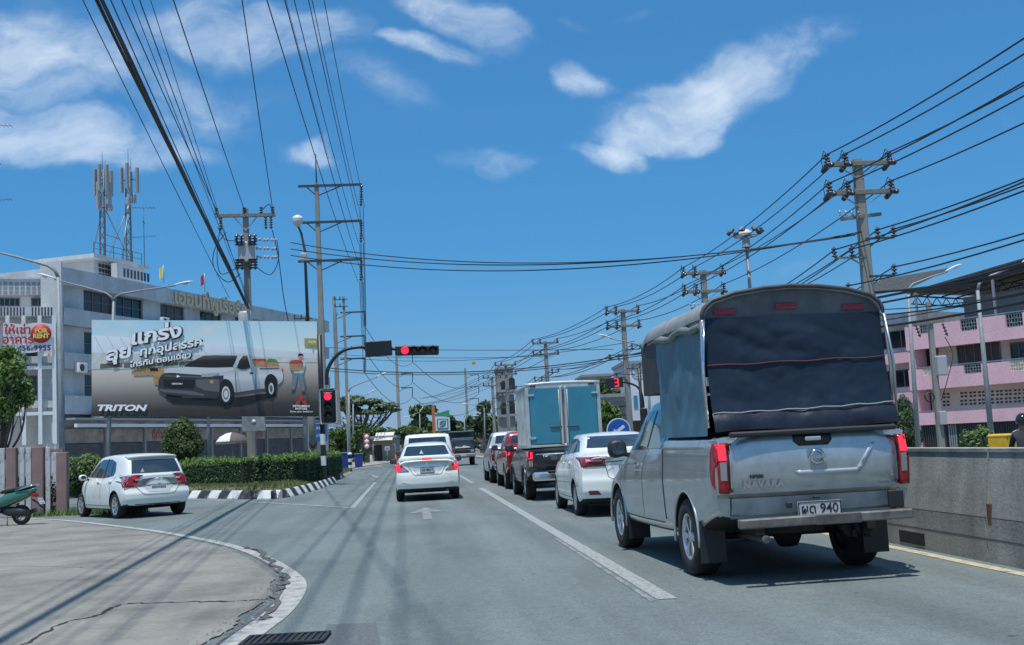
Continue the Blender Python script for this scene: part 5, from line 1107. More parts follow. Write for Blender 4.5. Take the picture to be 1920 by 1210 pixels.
def hatchback():
    L, w, roof = 3.72, .848, 1.52; rz = R(34); ax = gnd(279, 968); p = ax-Vector((-math.sin(rz), math.cos(rz), 0))*.75
    c = Car('hatchback', 'white hatchback turning left into the side road', tuple(p), rz, L, hatch_params(L, w, roof), M_WPAINT, (.72, 3.15), .305, .20, rear_k=[(.2, .14), (.34, .03), (.45, 0), (.58, 0), (.64, .03), (.72, .06), (.95, .08), (1.5, .10)], rear_c=.16, fall=.6, ystops=(.03, .07, .10, .15, .2, .25, .3, .34, .38, .42), cat='car')
    c.wheels(spokes=7, rim=.70); c.t.scale = (1.05, 1.05, 1.05)
    c.decal('rear_window', [(-.60, 1.05), (.60, 1.05), (.535, 1.365), (-.535, 1.365)], 'rear', M_CARGLASS, .006, .09)
    c.decal('side_window', [(.98, 1.02), (.90, 1.12), (1.0, 1.33), (1.35, 1.415), (2.0, 1.415), (2.3, 1.34), (2.85, 1.0), (1.6, .97)], 'left', M_CARGLASS, .006, .07, 0, None, True)
    c.seam([(1.62, .98), (1.56, 1.43)], 'left', .07, 'window_pillar', True, M_BLKPL, .009); c.seam([(1.14, 1.03), (1.12, 1.37)], 'left', .03, 'window_pillar', True, M_BLKPL, .009)
    c.decal('windscreen', [(-.64, 1.06), (.64, 1.06), (.52, 1.44), (-.52, 1.44)], 'front', M_CARGLASS, .006, .1)
    for pts in ([(1.66, .33), (1.68, .7), (1.63, .96)], [(2.90, .36), (2.95, .7), (2.90, .92)], [(.98, .58), (1.02, .8), (.80, 1.0)], [(1.0, .31), (1.8, .305), (2.9, .33)]): c.seam(pts, 'left', .010, 'door_gap', True)
    c.handle(1.05, .88); c.handle(1.86, .87)
    for sg in (-1, 1):
        mp = (lambda p: [(sg*a, b) for a, b in p][::(1 if sg > 0 else -1)])
        lamp = c.decal('tail_lamp', mp([(.56, .735), (.62, .83), (.68, .98), (.74, 1.03), (.80, .99), (.80, .735)]), 'rear', M_TRED, .014, .05, .03)
        c.decal('lamp_side', [(.03, .75), (.20, .76), (.40, .90), (.42, .96), (.30, 1.0), (.15, 1.02), (.03, .98)], 'left' if sg < 0 else 'right', M_TCLR, .012, .05, 0, lamp); c.decal('lamp_side', [(.02, .75), (.12, .75), (.20, .95), (.14, 1.01), (.02, .98)], 'left' if sg < 0 else 'right', M_TRED, .016, .05, 0, lamp)
        c.decal('headlamp', mp([(.46, .60), (.72, .64), (.70, .78), (.55, .72)]), 'front', M_TCLR, .008, .08)
    sp = MB(); n = 16; prof = [(-.05, -.01), (-.05, .02), (.16, .05), (.22, .0), (.10, -.03)]
    sp.add([(-.60+1.20*i/n, .36+p[0]+.10*abs(-1+2*i/n)**2.4, 1.44+p[1]-.02*abs(-1+2*i/n)**3) for i in range(n+1) for p in prof], [(i*5+j, i*5+(j+1) % 5, (i+1)*5+(j+1) % 5, (i+1)*5+j) for i in range(n) for j in range(5)]+[(0, 1, 2, 3, 4), (n*5+4, n*5+3, n*5+2, n*5+1, n*5)]); sp.build('roof_spoiler', mat('pale_grey_shade', (.57, .59, .57), .45), c.t)
    c.decal('plate_recess_shade', [(-.25, .60), (.25, .60), (.36, .75), (-.36, .75)], 'rear', mat('pale_grey_shade', (.57, .59, .57), .45), .006, .08)  # grey paints the shade of a recess onto the flat hatch
    c.seam([(-.56, .76), (-.40, .58), (-.32, .54), (.32, .54), (.40, .58), (.56, .76)], 'rear', .012, 'hatch_gap'); c.seam([(-.46, .765), (.46, .765)], 'rear', .014, 'hatch_crease')
    c.plate(0, .045, .665, '1กฬ 4460', .34, .15, 0, .07)
    q = MB(); q.add([(-.035, 0, -.045), (.035, 0, -.015), (-.035, 0, .045), (.035, 0, .015)], [(0, 1, 2), (1, 3, 2)]); q.lathe([(.03, 0), (.045, 0), (.045, .008), (.03, .008)], (0, 0, 0), (0, -1, 0), 16); q.build('emblem', M_CHROME, c.t, (0, .05, .90))
    for s_, x in (('SUZUKI', -.48), ('SWIFT', .48)): writing(s_, .045, frame((x, .075, .90), (1, 0, 0), (0, 0, 1)), M_CHROME, 'badge', c.t, bold=.002)
    c.mirror_pair(2.72, 1.0, w-.03, M_WPAINT); q = MB(); q.add([(-.05, 0, 0), (.05, 0, 0), (0, 0, .10)], [(0, 1, 2)]); q.build('window_sticker', M_WHITEP, c.t, (-.36, .135, 1.075))
    c.decal('diffuser', [(-.60, .235), (.60, .235), (.58, .30), (-.58, .30)], 'rear', M_BLKPL, .006, .1)
hatchback()
# ---- dark pickup carrying an aluminium box body
def box_pickup():
    M_DG = mat('car_graphite', (.075, .08, .085), .3, .4, coat=.6)
    c = Car('box_pickup', 'dark grey pickup carrying a tall box body with blue rear doors', (3.52, 26.0, 0), 0, 5.3, pickup_params(5.3, rail=1.20, roof=1.80, w=.90), M_DG, (1.16, 4.25), .38, .25, rear_k=[(.5, .12), (.62, .08), (.78, .05), (.80, .02), (1.2, .0)], rear_c=.06, ystops=(1.93, 1.95, 1.98, 2.02, 2.06, 2.12), cat='pickup')
    t = c.t; c.wheels(spokes=6, rim=.62); pickup_common(c, 1.95, 5.3, 1.80, .90); c.mirror_pair(3.72, 1.24, .88, M_BLKPL, (.24, .14, .22))
    c.decal('tailgate', [(-.72, .70), (.72, .70), (.73, 1.15), (-.73, 1.15)], 'rear', mat('tailgate_black', (.03, .032, .035), .3, .3, coat=.5), .012, .1, .02); c.seam([(-.70, 1.08), (.70, 1.08)], 'rear', .02, 'tailgate_trim', False, M_CHROME, .02)
    writing('TOYOTA', .07, frame((-.38, -.022, 1.035), (1, 0, 0), (0, 0, 1)), M_CHROME, 'badge', t, bold=.003, spacing=1.2)
    for sg in (-1, 1):
        mp = (lambda p: [(sg*a, b) for a, b in p][::(1 if sg > 0 else -1)])
        lamp = c.decal('tail_lamp', mp([(.76, .78), (.895, .78), (.90, 1.10), (.88, 1.16), (.76, 1.16)]), 'rear', M_TRED, .016, .05, .04); c.decal('lamp_lit', mp([(.775, .98), (.87, .98), (.87, 1.14), (.775, 1.14)]), 'rear', M_TLIT, .020, .05, 0, lamp); c.decal('lamp_clear', mp([(.775, .81), (.87, .81), (.87, .94), (.775, .94)]), 'rear', M_TCLR, .020, .05, 0, lamp)
        c.decal('lamp_side', [(.05, .80), (.16, .85), (.18, 1.05), (.05, 1.15)], 'left' if sg < 0 else 'right', M_TRED, .012, .05, 0, lamp)
        for ya in c.axles: q = MB(); q.tube([(sg*.895, ya+.455*math.cos(a), .39+.455*math.sin(a)) for a in [math.pi*(-.05+1.1*i/16) for i in range(17)]], .022, 6); q.build('wheel_arch_lip', M_DG, t)
    q = MB(); q.box((0, 0, 0), (1.62, .16, .20), b=.04); q.build('chrome_bumper', M_CHROME, t, (0, -.06, .57)); c.box('bumper_step', (0, -.07, .68), (.9, .14, .025), M_BLKPL, .008); c.box('tow_hitch', (.18, -.10, .42), (.10, .14, .10), M_BLKPL, .01); c.plate(.0, -.15, .57, 'บษ 2654', .34, .13, 0, .07)
    # box body
    M_ALU = mat('box_alu', (.50, .53, .53), .45, .35, noise=.25, nscale=3, bump=.05); M_ALUS = mat('box_side', (.52, .56, .56), .5, .2, noise=.3, nscale=2); M_BD = mat('box_door_blue', (.035, .215, .30), .35, noise=.15, nscale=2)
    z0, z1, hw, y0, y1 = 1.235, 2.70, .885, -.02, 2.55
    b = MB(); b.box((0, (y0+y1)/2+.03, (z0+z1)/2), (2*hw-.06, y1-y0-.06, z1-z0-.06)); b.build('box_body', M_ALUS, t)
    for sg in (-1, 1):
        for i in range(7): b = MB(); b.box((sg*(hw-.018), y0+.25+i*.35, (z0+z1)/2), (.03, .05, z1-z0-.1), b=.006); b.build('side_rib', M_ALUS, t)
        b = MB(); b.tube([(sg*(hw-.04), y0, z1-.04), (sg*(hw-.04), y1, z1-.04)], .045, 8); b.build('top_rail', M_ALU, t); b = MB(); b.box((sg*(hw-.04), (y0+y1)/2, z0+.03), (.08, y1-y0, .08)); b.build('bottom_rail', M_ALU, t)
    for nm, cc, sz in (('door_frame_post', (-hw+.045, y0, (z0+z1)/2), (.09, .06, z1-z0)), ('door_frame_post', (hw-.045, y0, (z0+z1)/2), (.09, .06, z1-z0)), ('door_frame_head', (0, y0-.002, z1-.05), (2*hw-.18, .06, .10)), ('door_frame_sill', (0, y0-.002, z0+.03), (2*hw-.18, .06, .06))): b = MB(); b.box((0, 0, 0), sz, b=.012); b.build(nm, M_ALU, t, cc)
    b = MB(); b.tube([(-hw+i*2*hw/12, y0-.01, z1-.01+.03*math.sin(math.pi*i/12)) for i in range(13)], .035, 8); b.build('roof_bow', M_ALU, t)
    for sg in (-1, 1):
        d = MB(); x0, x1 = .075, hw-.10; d.box((sg*(x0+x1)/2, y0-.022, (z0+z1)/2-.01), (x1-x0, .03, z1-z0-.17), b=.006); dd = d.build('box_door', M_BD, t)
        b = MB(); b.box((sg*.055, y0-.038, (z0+z1)/2-.01), (.05, .03, z1-z0-.14), b=.006); b.build('lock_bar', M_ALU, dd); b = MB(); b.box((sg*.20, y0-.052, z0+.46), (.28, .025, .03), b=.006); b.build('lock_handle', M_STEEL, dd)
        b = MB()
        b.tube([(sg*.10, y0-.045, z0+.05), (sg*.10, y0-.045, z1-.14)], .012, 6); b.build('cam_rod', M_GALV, dd)
        for z in (z0+.22, z1-.25): b = MB(); b.box((sg*(hw-.13), y0-.045, z), (.16, .03, .045), b=.008); b.build('hinge', M_CHROME, dd)
    for x in (-.70, .68): c.box('marker_lamp', (x, y0-.035, z1-.045), (.14, .02, .045), mat('lamp_dark_red', (.10, .006, .010), .1, coat=.5), .006)
box_pickup()
def plain_pickup(name, label, loc, paint, lit, w=.90, roof=1.76, L=5.2):
    c = Car(name, label, loc, 0, L, pickup_params(L, rail=1.26, roof=roof, w=w, cab0=1.75), paint, (1.14, 4.22), .37, .25, rear_k=[(.5, .12), (.62, .08), (.78, .05), (1.2, .0)], rear_c=.07, ystops=(1.73, 1.75, 1.78, 1.82, 1.86, 1.92), bed=(-.76, .76, .09, 1.66, .62), cat='pickup')
    t = c.t; c.wheels(spokes=6, rim=.62); pickup_common(c, 1.75, L, roof, w); c.mirror_pair(3.45, 1.24, w-.03, M_BLKPL, (.22, .13, .2))
    c.decal('tailgate', [(-.72, .72), (.72, .72), (.73, 1.23), (-.73, 1.23)], 'rear', paint, .012, .1, .02); c.seam([(-.74, .71), (-.745, 1.25)], 'rear', .014); c.seam([(.74, .71), (.745, 1.25)], 'rear', .014)
    c.box('tailgate_handle', (0, -.03, 1.14), (.22, .03, .07), M_CHROME, .01)
    for sg in (-1, 1):
        mp = (lambda p: [(sg*a, b) for a, b in p][::(1 if sg > 0 else -1)])
        lamp = c.decal('tail_lamp', mp([(.76, .80), (w-.01, .80), (w-.005, 1.10), (w-.02, 1.2), (.76, 1.2)]), 'rear', M_TRED, .016, .05, .04); c.decal('lamp_lit', mp([(.775, 1.02), (.87, 1.02), (.87, 1.18), (.775, 1.18)]), 'rear', M_TLIT if lit else M_TCLR, .020, .05, 0, lamp)
    q = MB(); q.box((0, 0, 0), (1.60, .16, .18), b=.04); q.build('chrome_bumper', M_CHROME, t, (0, -.05, .57)); c.plate(0, -.14, .57, 'ยก 519', .34, .13, 0, .08)
    return c
plain_pickup('red_pickup', 'red pickup squeezed between the box pickup and a pale pickup', (3.60, 33.0, 0), mat('car_red', (.36, .02, .03), .25, .2, coat=.8), True, roof=1.72)
plain_pickup('pale_pickup', 'pale silver pickup with a white roof line at the front of the right lane', (3.54, 38.9, 0), mat('car_pale', (.62, .64, .64), .3, .3, coat=.6), False, roof=1.79)
# ---- white sport utility ahead of the middle saloon
def utility():
    L, w, roof = 4.75, .92, 1.82
    P = dict(zr=[(0, 1.16), (.05, 1.25), (.14, 1.52), (.22, 1.74), (.34, 1.80), (1.2, roof), (2.4, roof-.01), (2.8, roof-.08), (3.5, 1.20), (3.8, 1.14), (L-.3, 1.04), (L-.05, .90), (L, .82)], zbl=[(0, 1.02), (.4, 1.08), (3.4, 1.05), (3.8, 1.0), (L, .7)], w=[(0, w-.05), (.3, w-.01), (.8, w), (3.6, w), (L-.4, w-.04), (L, w-.16)],
             wbl=[(0, w-.10), (.4, w-.06), (3.4, w-.06), (L, w-.24)], wr=[(0, w-.14), (.2, w-.20), (.5, w-.20), (2.6, w-.24), (3.5, w-.16), (L, w-.3)], zb=[(0, .42), (.5, .36), (L, .36)], zs=[(0, .75), (L, .7)])
    c = Car('sport_utility', 'white tall utility car directly ahead of the middle saloon', (.47, 37.2, 0), 0, L, P, M_WPAINT, (.98, 3.80), .37, .24, rear_k=[(.3, .1), (.5, 0), (.7, 0), (.78, .04), (1.7, .08)], rear_c=.14, ystops=(.03, .08, .11, .14, .18, .22, .28, .34), cat='car'); c.wheels(spokes=6)
    c.decal('rear_window', [(-.66, 1.24), (.66, 1.24), (.60, 1.70), (-.60, 1.70)], 'rear', M_CARGLASS, .006, .1); c.decal('side_window', [(.5, 1.12), (.5, 1.66), (2.5, 1.68), (2.8, 1.6), (3.3, 1.14)], 'left', M_CARGLASS, .006, .08, 0, None, True); c.decal('windscreen', [(-.68, 1.24), (.68, 1.24), (.56, 1.70), (-.56, 1.70)], 'front', M_CARGLASS, .006, .1)
    for y in (1.3, 2.1): c.seam([(y, 1.1), (y, 1.68)], 'left', .06, 'window_pillar', True, M_BLKPL, .009); c.seam([(y+.05, .46), (y+.05, 1.06)], 'left', .012, 'door_gap', True)
    for sg in (-1, 1):
        mp = (lambda p: [(sg*a, b) for a, b in p][::(1 if sg > 0 else -1)]); lamp = c.decal('tail_lamp', mp([(.64, .98), (.88, .96), (.88, 1.18), (.70, 1.22)]), 'rear', M_TRED, .014, .05, .03); c.decal('lamp_lit', mp([(.72, 1.0), (.87, 1.0), (.87, 1.15), (.74, 1.16)]), 'rear', M_TLIT, .018, .05, 0, lamp)
    c.plate(0, .03, .86, 'ฆศ 7702', .34, .15); c.mirror_pair(3.2, 1.2, w-.03, M_BLKPL, (.22, .13, .19)); c.box('roof_rail', (-.60, 1.6, roof+.01), (.03, 1.9, .03), M_CHROME, .01); c.box('roof_rail', (.60, 1.6, roof+.01), (.03, 1.9, .03), M_CHROME, .01)
utility()
# ------------------------------------------------------------------ poles, wires, lamps, signals, signs
M_POLE = stained('pole_concrete', (.31, .305, .275), (.18, .175, .16), 2.0, True, .5); M_INS = mat('insulator_brown', (.045, .035, .035), .3, coat=.4); M_INSW = mat('insulator_grey', (.42, .43, .44), .35); M_WIRE = mat('wire_black', (.022, .023, .026), .55); M_ARM = mat('crossarm', (.21, .205, .19), .85, noise=.2)
M_LAMPP = mat('lamp_pole', (.25, .28, .29), .6, .1, noise=.2); M_LAMPH = mat('lamp_head', (.66, .68, .68), .4); M_LENS = mat('lamp_lens', (.60, .62, .62), .25); M_BLKP = mat('signal_black', (.018, .019, .021), .45); M_ALUF = mat('signal_backboard_edge', (.62, .66, .66), .45)
def insulator(b, p, d, n=3, r=.06, L=.3, mi=0):
    p = Vector(p); d = Vector(d).normalized(); pr = []
    for i in range(n): z = L*i/n; pr += [(r*.35, z), (r, z+L/n*.25), (r*.9, z+L/n*.45), (r*.35, z+L/n*.6)]
    b.lathe(pr+[(r*.35, L), (.0, L)], p, d, 9, mi)
def pole_shaft(t, h, w0, w1, name='shaft', m=None):
    b = MB(); c = .22
    ring = lambda w, z: [(x*w/2, y*w/2, z) for x, y in ((-1, -1+c), (-1+c, -1), (1-c, -1), (1, -1+c), (1, 1-c), (1-c, 1), (-1+c, 1), (-1, 1-c))]
    V = ring(w0, -.6)+ring(w1, h); b.add(V, [(i, (i+1) % 8, 8+(i+1) % 8, 8+i) for i in range(8)]+[tuple(range(8, 16))]); return b.build(name, m or M_POLE, t)
WIRES = []
def wire(pts_or_p, q=None, sag=.3, r=.012, label='thin black overhead wire strung between the right roadside poles', group='overhead wires on the right', name='overhead_wire', n=12, m=None):
    b = MB(); pts = curve_pts(pts_or_p, q, sag, n) if q is not None else pts_or_p; b.tube(pts, r, 5, caps=False)
    o = b.build(name, m or M_WIRE, fix=False); tag(o, label, 'wire', group); return o
# ---- right row of distribution poles
RP = [(1648, 1605, 300, 38), (1337, 1318, 507, 61.6), (1180, 1168, 580, 78), (1030, 1024, 640, 101), (953, 950, 682, 125), (926, 924, 706, 146)]
LOOK = ['first tall concrete pole with twin crossarms above the silver pickup', 'second concrete pole with twin crossarms rising behind the canopy', 'third concrete pole beside the countdown light', 'fourth concrete pole behind the box pickup', 'fifth slim concrete pole far along the right side', 'sixth slim concrete pole farthest along the right side']
ATT = []; ORD = ['first', 'second', 'third', 'fourth', 'fifth', 'sixth']
for i, (xb, xt, yt, Y) in enumerate(RP):
    P = atY(xb, 780, Y); z = zat(xt, yt, P.x, P.y); t = thing('utility_pole', LOOK[i], 'pole', (P.x, P.y, 0), R(-2), 'concrete poles along the right side')
    pole_shaft(t, z, .46, .30); w = 1.15; att = {'mv': [], 'lv': []}; lvl = [z-.18, z-1.22]
    for k, h in enumerate(lvl):
        b = MB(); b.box((0, -.17, h), (2*w+.1, .14, .17), b=.01); b.build('crossarm', M_ARM, t)
        b = MB()
        for sg in (-1, 1): b.bar((sg*.75, -.18, h-.07), (sg*.06, -.14, h-.55), .05, .03)
        b.build('arm_brace', M_GALV, t)
        for x in (-w, -w*.42, w*.95):
            b = MB(); insulator(b, (x, -.17, h+.06), (0, 0, 1), 3, .13, .36); b.build('pin_insulator', M_INS, t)
            att['mv'].append(Vector((P.x+x, P.y-.17, h+.36)))
            if i < 3:
                for dy in (-1, 1): b = MB(); insulator(b, (x, -.17+dy*.06, h-.02), (0, dy, -.25), 4, .10, .5); b.build('strain_insulator', M_INS, t)
                b = MB(); b.tube([(x, -.6, h-.14), (x-.12, -.55, h+.25), (x-.10, -.2, h+.50), (x-.08, .2, h+.25), (x, .28, h-.10)], .014, 5); b.build('jumper_loop', M_WIRE, t)
    z2 = z-2.1                                                                     # strain bar where the crossing cables end
    if i < 2:
        b = MB(); b.bar((-.9, -.45, z2-.12), (.75, .15, z2+.12), .12, .12); b.build('strain_bar', M_ARM, t)
        for x in (-.9, -.65, -.4, -.15, .1): b = MB(); insulator(b, (x, -.42+(x+.9)*.35, z2+.02), (-.3, -.1, 1), 2, .06, .2); b.build('strain_insulator', M_INSW, t)
    for k, (h, sg, x) in enumerate(((z-2.9, 1, 1.05), (z-3.55, -1, 1.15), (z-4.25, 1, .95), (z-4.85, -1, .75))):
        b = MB(); b.bar((0, -.15, h), (sg*x, -.15, h), .07, .07); b.bar((0, -.15, h-.4), (sg*x*.5, -.15, h-.03), .04, .04); b.build('bracket', M_STEEL if sg > 0 else M_ARM, t)
        for xx in ((x, x*.45) if k < 2 else (x,)): b = MB(); insulator(b, (sg*xx, -.15, h+.03), (0, 0, 1), 3, .11, .38); b.build('spool_insulator', M_INS, t); att['lv'].append(Vector((P.x+sg*xx, P.y-.15, h+.3)))
    ATT.append(att)
rz_ = lambda v, dy, dx=0: Vector((v.x+dx, v.y+dy, v.z))
for i in range(len(ATT)-1):
    for k in ('mv', 'lv'):
        for j, (a, c) in enumerate(zip(ATT[i][k], ATT[i+1][k])):
            lv = ('upper crossarm', 'lower crossarm')[j//3] if k == 'mv' else 'bracket'
            wire(a, c, .35 if k == 'mv' else .5, .024+.002*i, f'black {lv} wire between the {ORD[i]} and {ORD[i+1]} concrete poles', f'{lv} wires, {ORD[i]} span')
for k in ('mv', 'lv'):
    for j, a in enumerate(ATT[0][k]):
        lv = ('upper crossarm', 'lower crossarm')[j//3] if k == 'mv' else 'bracket'; wire(a, rz_(a, -26, .35), .45, .026, f'thick black {lv} wire running from the first concrete pole over the frontage road', f'{lv} wires over the frontage road')
far = ATT[-1]
for a in far['mv']: wire(a, rz_(a, 60, -8), .5, .03, 'black wire running on beyond the sixth concrete pole', 'wires beyond the sixth pole')
rw = random.Random(11)
P1 = atY(1640, 600, 38)
for k in range(7):                                                                 # sagging telephone cables in front of the pink building
    a = Vector((P1.x+.1, 38, zat(1640, 548+k*11, P1.x, 38))); wire(a, (P1.x+.4+rw.uniform(-.3, .3), 12, a.z+rw.uniform(-.25, .15)), rw.uniform(.3, .8), rw.choice((.018, .026, .036, .045)), 'sagging black telephone cable in front of the pink building', 'telephone cables by the pink building', 'telephone_cable')
    if k < 5: wire(a, (atY(1330, 600, 61.6).x, 61.6, 5.4+k*.12), .6, .014, 'sagging black telephone cable behind the canopy', 'telephone cables behind the canopy', 'telephone_cable')
# slim pole with fuses in front of the pink building
P = atY(1766, 845, 60); P.z = -.4; zt = zat(1751, 566, P.x, P.y)+.4; t = thing('fuse_pole', 'slim concrete pole with hanging fuses and a meter box before the pink building', 'pole', tuple(P)); pole_shaft(t, zt, .36, .24)
b = MB(); b.bar((-1.0, -.15, zt-1.25), (.75, -.15, zt-1.1), .12, .12); b.build('crossarm', M_ARM, t)
for x in (-.95, .62): b = MB(); insulator(b, (x, -.2, zt-1.25), (.25, -.1, -1), 4, .10, .75); b.build('cutout_fuse', M_INS, t)
b = MB(); b.box((.28, -.3, zt-3.6), (.55, .4, 1.1), b=.05); b.build('transformer_can', M_INSW, t)
b = MB(); b.box((.1, -.26, 1.9), (.40, .2, .75), b=.03); b.build('meter_box', M_INSW, t)
b = MB(); b.tube(smooth_line([Vector((.62, -.3, zt-2.0)), Vector((1.0, -.3, zt-3.0)), Vector((.5, -.4, zt-4.4)), Vector((.1, -.3, zt-5.5))], 5), .025, 5); b.build('jumper_cable', M_WIRE, t)
b = MB(); b.lathe([(.24, 0), (.30, .03), (.24, .06)], (-.5, -.2, zt-5.3), (0, 1, 0), 16); b.build('cable_coil', M_WIRE, t)
# ---- lamps
def street_lamp(name, label, base, top, arms, Y, w=.16, head=.8, group=None, z0=0, m=None):
    P = atY(*base, Y); P.z = z0; zt = zat(*top, P.x, P.y); T = atY(*top, Y); t = thing(name, label, 'street lamp', tuple(P), 0, group); tx = T.x-P.x
    b = MB(); b.tube([(0, 0, 0), (tx*.5, 0, (zt-z0)*.5), (tx, 0, zt-z0)], [w*.65, w*.5, w*.36], 10); b.build('pole', m or M_LAMPP, t)
    for (px, py) in arms:
        Hh = atY(px, py, Y); e = Vector((Hh.x-P.x, 0, Hh.z-z0)); s = Vector((tx, 0, zt-z0)); d = (e-s); d.z = d.z; u = d.normalized()
        b = MB(); b.tube([s, s+Vector((d.x*.04, 0, .25)), s+d*.12+Vector((0, 0, .28)), s+d*.5+Vector((0, 0, .16)), e-u*head*.4], [w*.34, w*.32, w*.28, w*.22, w*.18], 8); b.build('arm', m or M_LAMPP, t)
        b = MB(); sg = 1 if d.x > 0 else -1; L_ = head; prof = [(-.5, .25, 0), (-.35, .5, .02), (0, .62, .03), (.3, .6, .02), (.5, .3, -.01)]; n = 10
        b.add([(x*L_*sg, .17*L_*wd*math.cos(2*math.pi*j/n), (.11*L_*wd*math.sin(2*math.pi*j/n) if math.sin(2*math.pi*j/n) > 0 else .05*L_*wd*math.sin(2*math.pi*j/n))+zz) for x, wd, zz in prof for j in range(n)], [(i*n+j, i*n+(j+1) % n, (i+1)*n+(j+1) % n, (i+1)*n+j) for i in range(4) for j in range(n)]+[tuple(range(n)), tuple(range(4*n, 5*n))], 0, True)
        h = b.build('lamp_head', M_LAMPH, t, e, (0, -math.atan2(u.z, abs(u.x))*sg*.8, 0)); g = MB(); g.lathe([(.0, -.09*L_), (.10*L_, -.07*L_), (.13*L_, -.02*L_)], (.1*L_*sg, 0, 0), (0, 0, 1), 10); g.build('lamp_lens', M_LENS, h)
    return t
street_lamp('double_street_lamp', 'grey double armed street lamp standing behind the billboard', (200, 860), (213, 566), ((88, 519), (344, 532)), 57, .17, 1.0)
street_lamp('street_lamp', 'grey street lamp with one long arm beside the brick fence', (118, 860), (109, 520), ((-40, 462),), 41, .18, .8)
street_lamp('street_lamp', 'grey street lamp whose arm reaches over the dark steel roof', (1862, 850), (1833, 545), ((1935, 484),), 40, .18, .9, z0=-.42)
street_lamp('street_lamp', 'street lamp with its head above the roof of the townhouse', (1722, 850), (1703, 552), ((1788, 503),), 40.6, .16, .75, z0=-.42)
street_lamp('street_lamp', 'street lamp with a curved arm beside the third concrete pole', (1220, 850), (1214, 660), ((1134, 631),), 70, .18, .9, z0=-.42)
for i, (b_, tp, hd, Y, lb) in enumerate((((656, 880), (654, 735), ((716, 703),), 96, 'street lamp beside the striped post and blue bins'), ((663, 870), (662, 758), ((697, 735),), 130, 'far street lamp in front of the spreading rain tree'), ((788, 850), (787, 777), ((762, 782), (790, 769)), 170, 'small far street lamp left of the fuel station sign'), ((872, 850), (871, 783), ((891, 780),), 170, 'small far street lamp right of the fuel station sign'), ((910, 850), (908, 765), ((874, 758),), 160, 'far street lamp between the leafy tree and the sixth pole'))):
    street_lamp('street_lamp', lb, b_, tp, hd, Y, .2, 1.1)
# globe lamp pole with chevron foot
P = atY(589, 885, 58); t = thing('globe_lamp', 'dark curved lamp pole with a globe and a chevron painted concrete foot', 'street lamp', (P.x, P.y, .2)); zt = zat(583, 470, P.x, P.y)-.2
b = MB(); b.tube([(0, 0, 0), (-.05, 0, zt*.5)], [.20, .17], 10); b.build('concrete_foot', M_POLE, t)
b = MB(); b.tube([(-.05, 0, zt*.5), (-.10, 0, zt), (-.25, 0, zt+.9), (-.40, 0, zt+1.3)], [.10, .07, .06, .05], 8); b.build('pole', M_STEEL, t)
b = MB(); b.lathe([(0, -.30), (.12, -.28), (.24, -.1), (.27, .05), (.26, .14)], (-.42, 0, zt+1.55), (0, 0, 1), 16); g = b.build('globe', M_LENS, t); b = MB(); b.lathe([(.27, .14), (.24, .26), (.10, .33), (0, .34)], (-.42, 0, zt+1.55), (0, 0, 1), 16); b.build('globe_cap', M_LAMPH, g)
for k in range(5):
    b = MB(); z = .35+k*.26; n = 20; ring = [(-.01+.208*math.cos(2*math.pi*j/n), .208*math.sin(2*math.pi*j/n)) for j in range(n+1)]
    b.add([(x, y, z+.28*abs((j/n*4) % 2-1)+d) for d in (0, .12) for j, (x, y) in enumerate(ring)], [(j, j+1, n+2+j, n+1+j) for j in range(n)]); b.build('chevron', mat('chevron_yellow', (.55, .42, .22), .7) if k % 2 else M_BLKP, t)
b = MB(); b.box((-.15, -.1, zt-.35), (.35, .3, .42), b=.05); b.build('loudspeaker', M_INSW, t)
# high mast floodlights
P = atY(1421, 700, 112); zt = zat(1415, 436, P.x, P.y); t = thing('floodlight_mast', 'tall floodlight mast with a ring of lamps behind the canopy', 'street lamp', (P.x, P.y, -2)); zt += 2
b = MB(); b.tube([(0, 0, 0), (-.2, 0, zt)], [.32, .16], 10); b.build('pole', M_LAMPP, t)
b = MB(); b.lathe([(1.15, 0), (1.25, .06), (1.15, .12)], (-.2, 0, zt-.4), (0, 0, 1), 24); b.lathe([(.5, -1.4), (.4, -1.0), (.4, -.4)], (-.2, 0, zt-.1), (0, 0, 1), 14); 
for k in range(6): a = k*1.047; b.bar((-.2, 0, zt-.35), (-.2+1.15*math.cos(a), 1.15*math.sin(a), zt-.35), .07, .07)
b.build('lamp_ring', M_GALV, t); b = MB(); b.lathe([(.7, 0), (.65, .25), (.3, .45), (0, .5)], (-.2, 0, zt-.1), (0, 0, 1), 16); b.build('ring_dome', M_LAMPH, t)
for k in range(8):
    a = k*.785+.3; b = MB(); b.box((0, 0, 0), (.62, .28, .5), b=.05); o = b.build('floodlight', M_STEEL, t, (-.2+1.7*math.cos(a), 1.7*math.sin(a), zt+.15), (R(35), 0, a-math.pi/2)); g = MB(); g.box((0, .145, 0), (.54, .012, .42)); g.build('lens', mat('flood_lens', (.18, .19, .20), .2), o)
# ---- left side: transformer pole
P = atY(473, 860, 54); zt = zat(480, 392, P.x, P.y); t = thing('transformer_pole', 'concrete pole crowded with switch gear and insulators behind the billboard', 'pole', (P.x, P.y, .2), R(4)); h = zt-.2; T1 = Vector((P.x, P.y, 0))
pole_shaft(t, h, .44, .26); aw = 1.42
b = MB(); b.box((0, -.18, h-.35), (2*aw, .15, .17), b=.01); b.build('crossarm', M_ARM, t)
for x in (-1.35, -.05, .75, 1.3): b = MB(); insulator(b, (x, -.18, h-.26), (0, 0, 1), 3, .10, .34); b.build('pin_insulator', M_INS, t)
for x in (-1.15, .95, 1.2): b = MB(); insulator(b, (x, -.22, h-.45), (0, -.1, -1), 5, .09, .62); b.build('cutout_fuse', M_INS, t)
for x in (-.55, .55): b = MB(); b.bar((x, -.18, h-.42), (0, -.14, h-1.1), .05, .05); b.build('arm_brace', M_GALV, t)
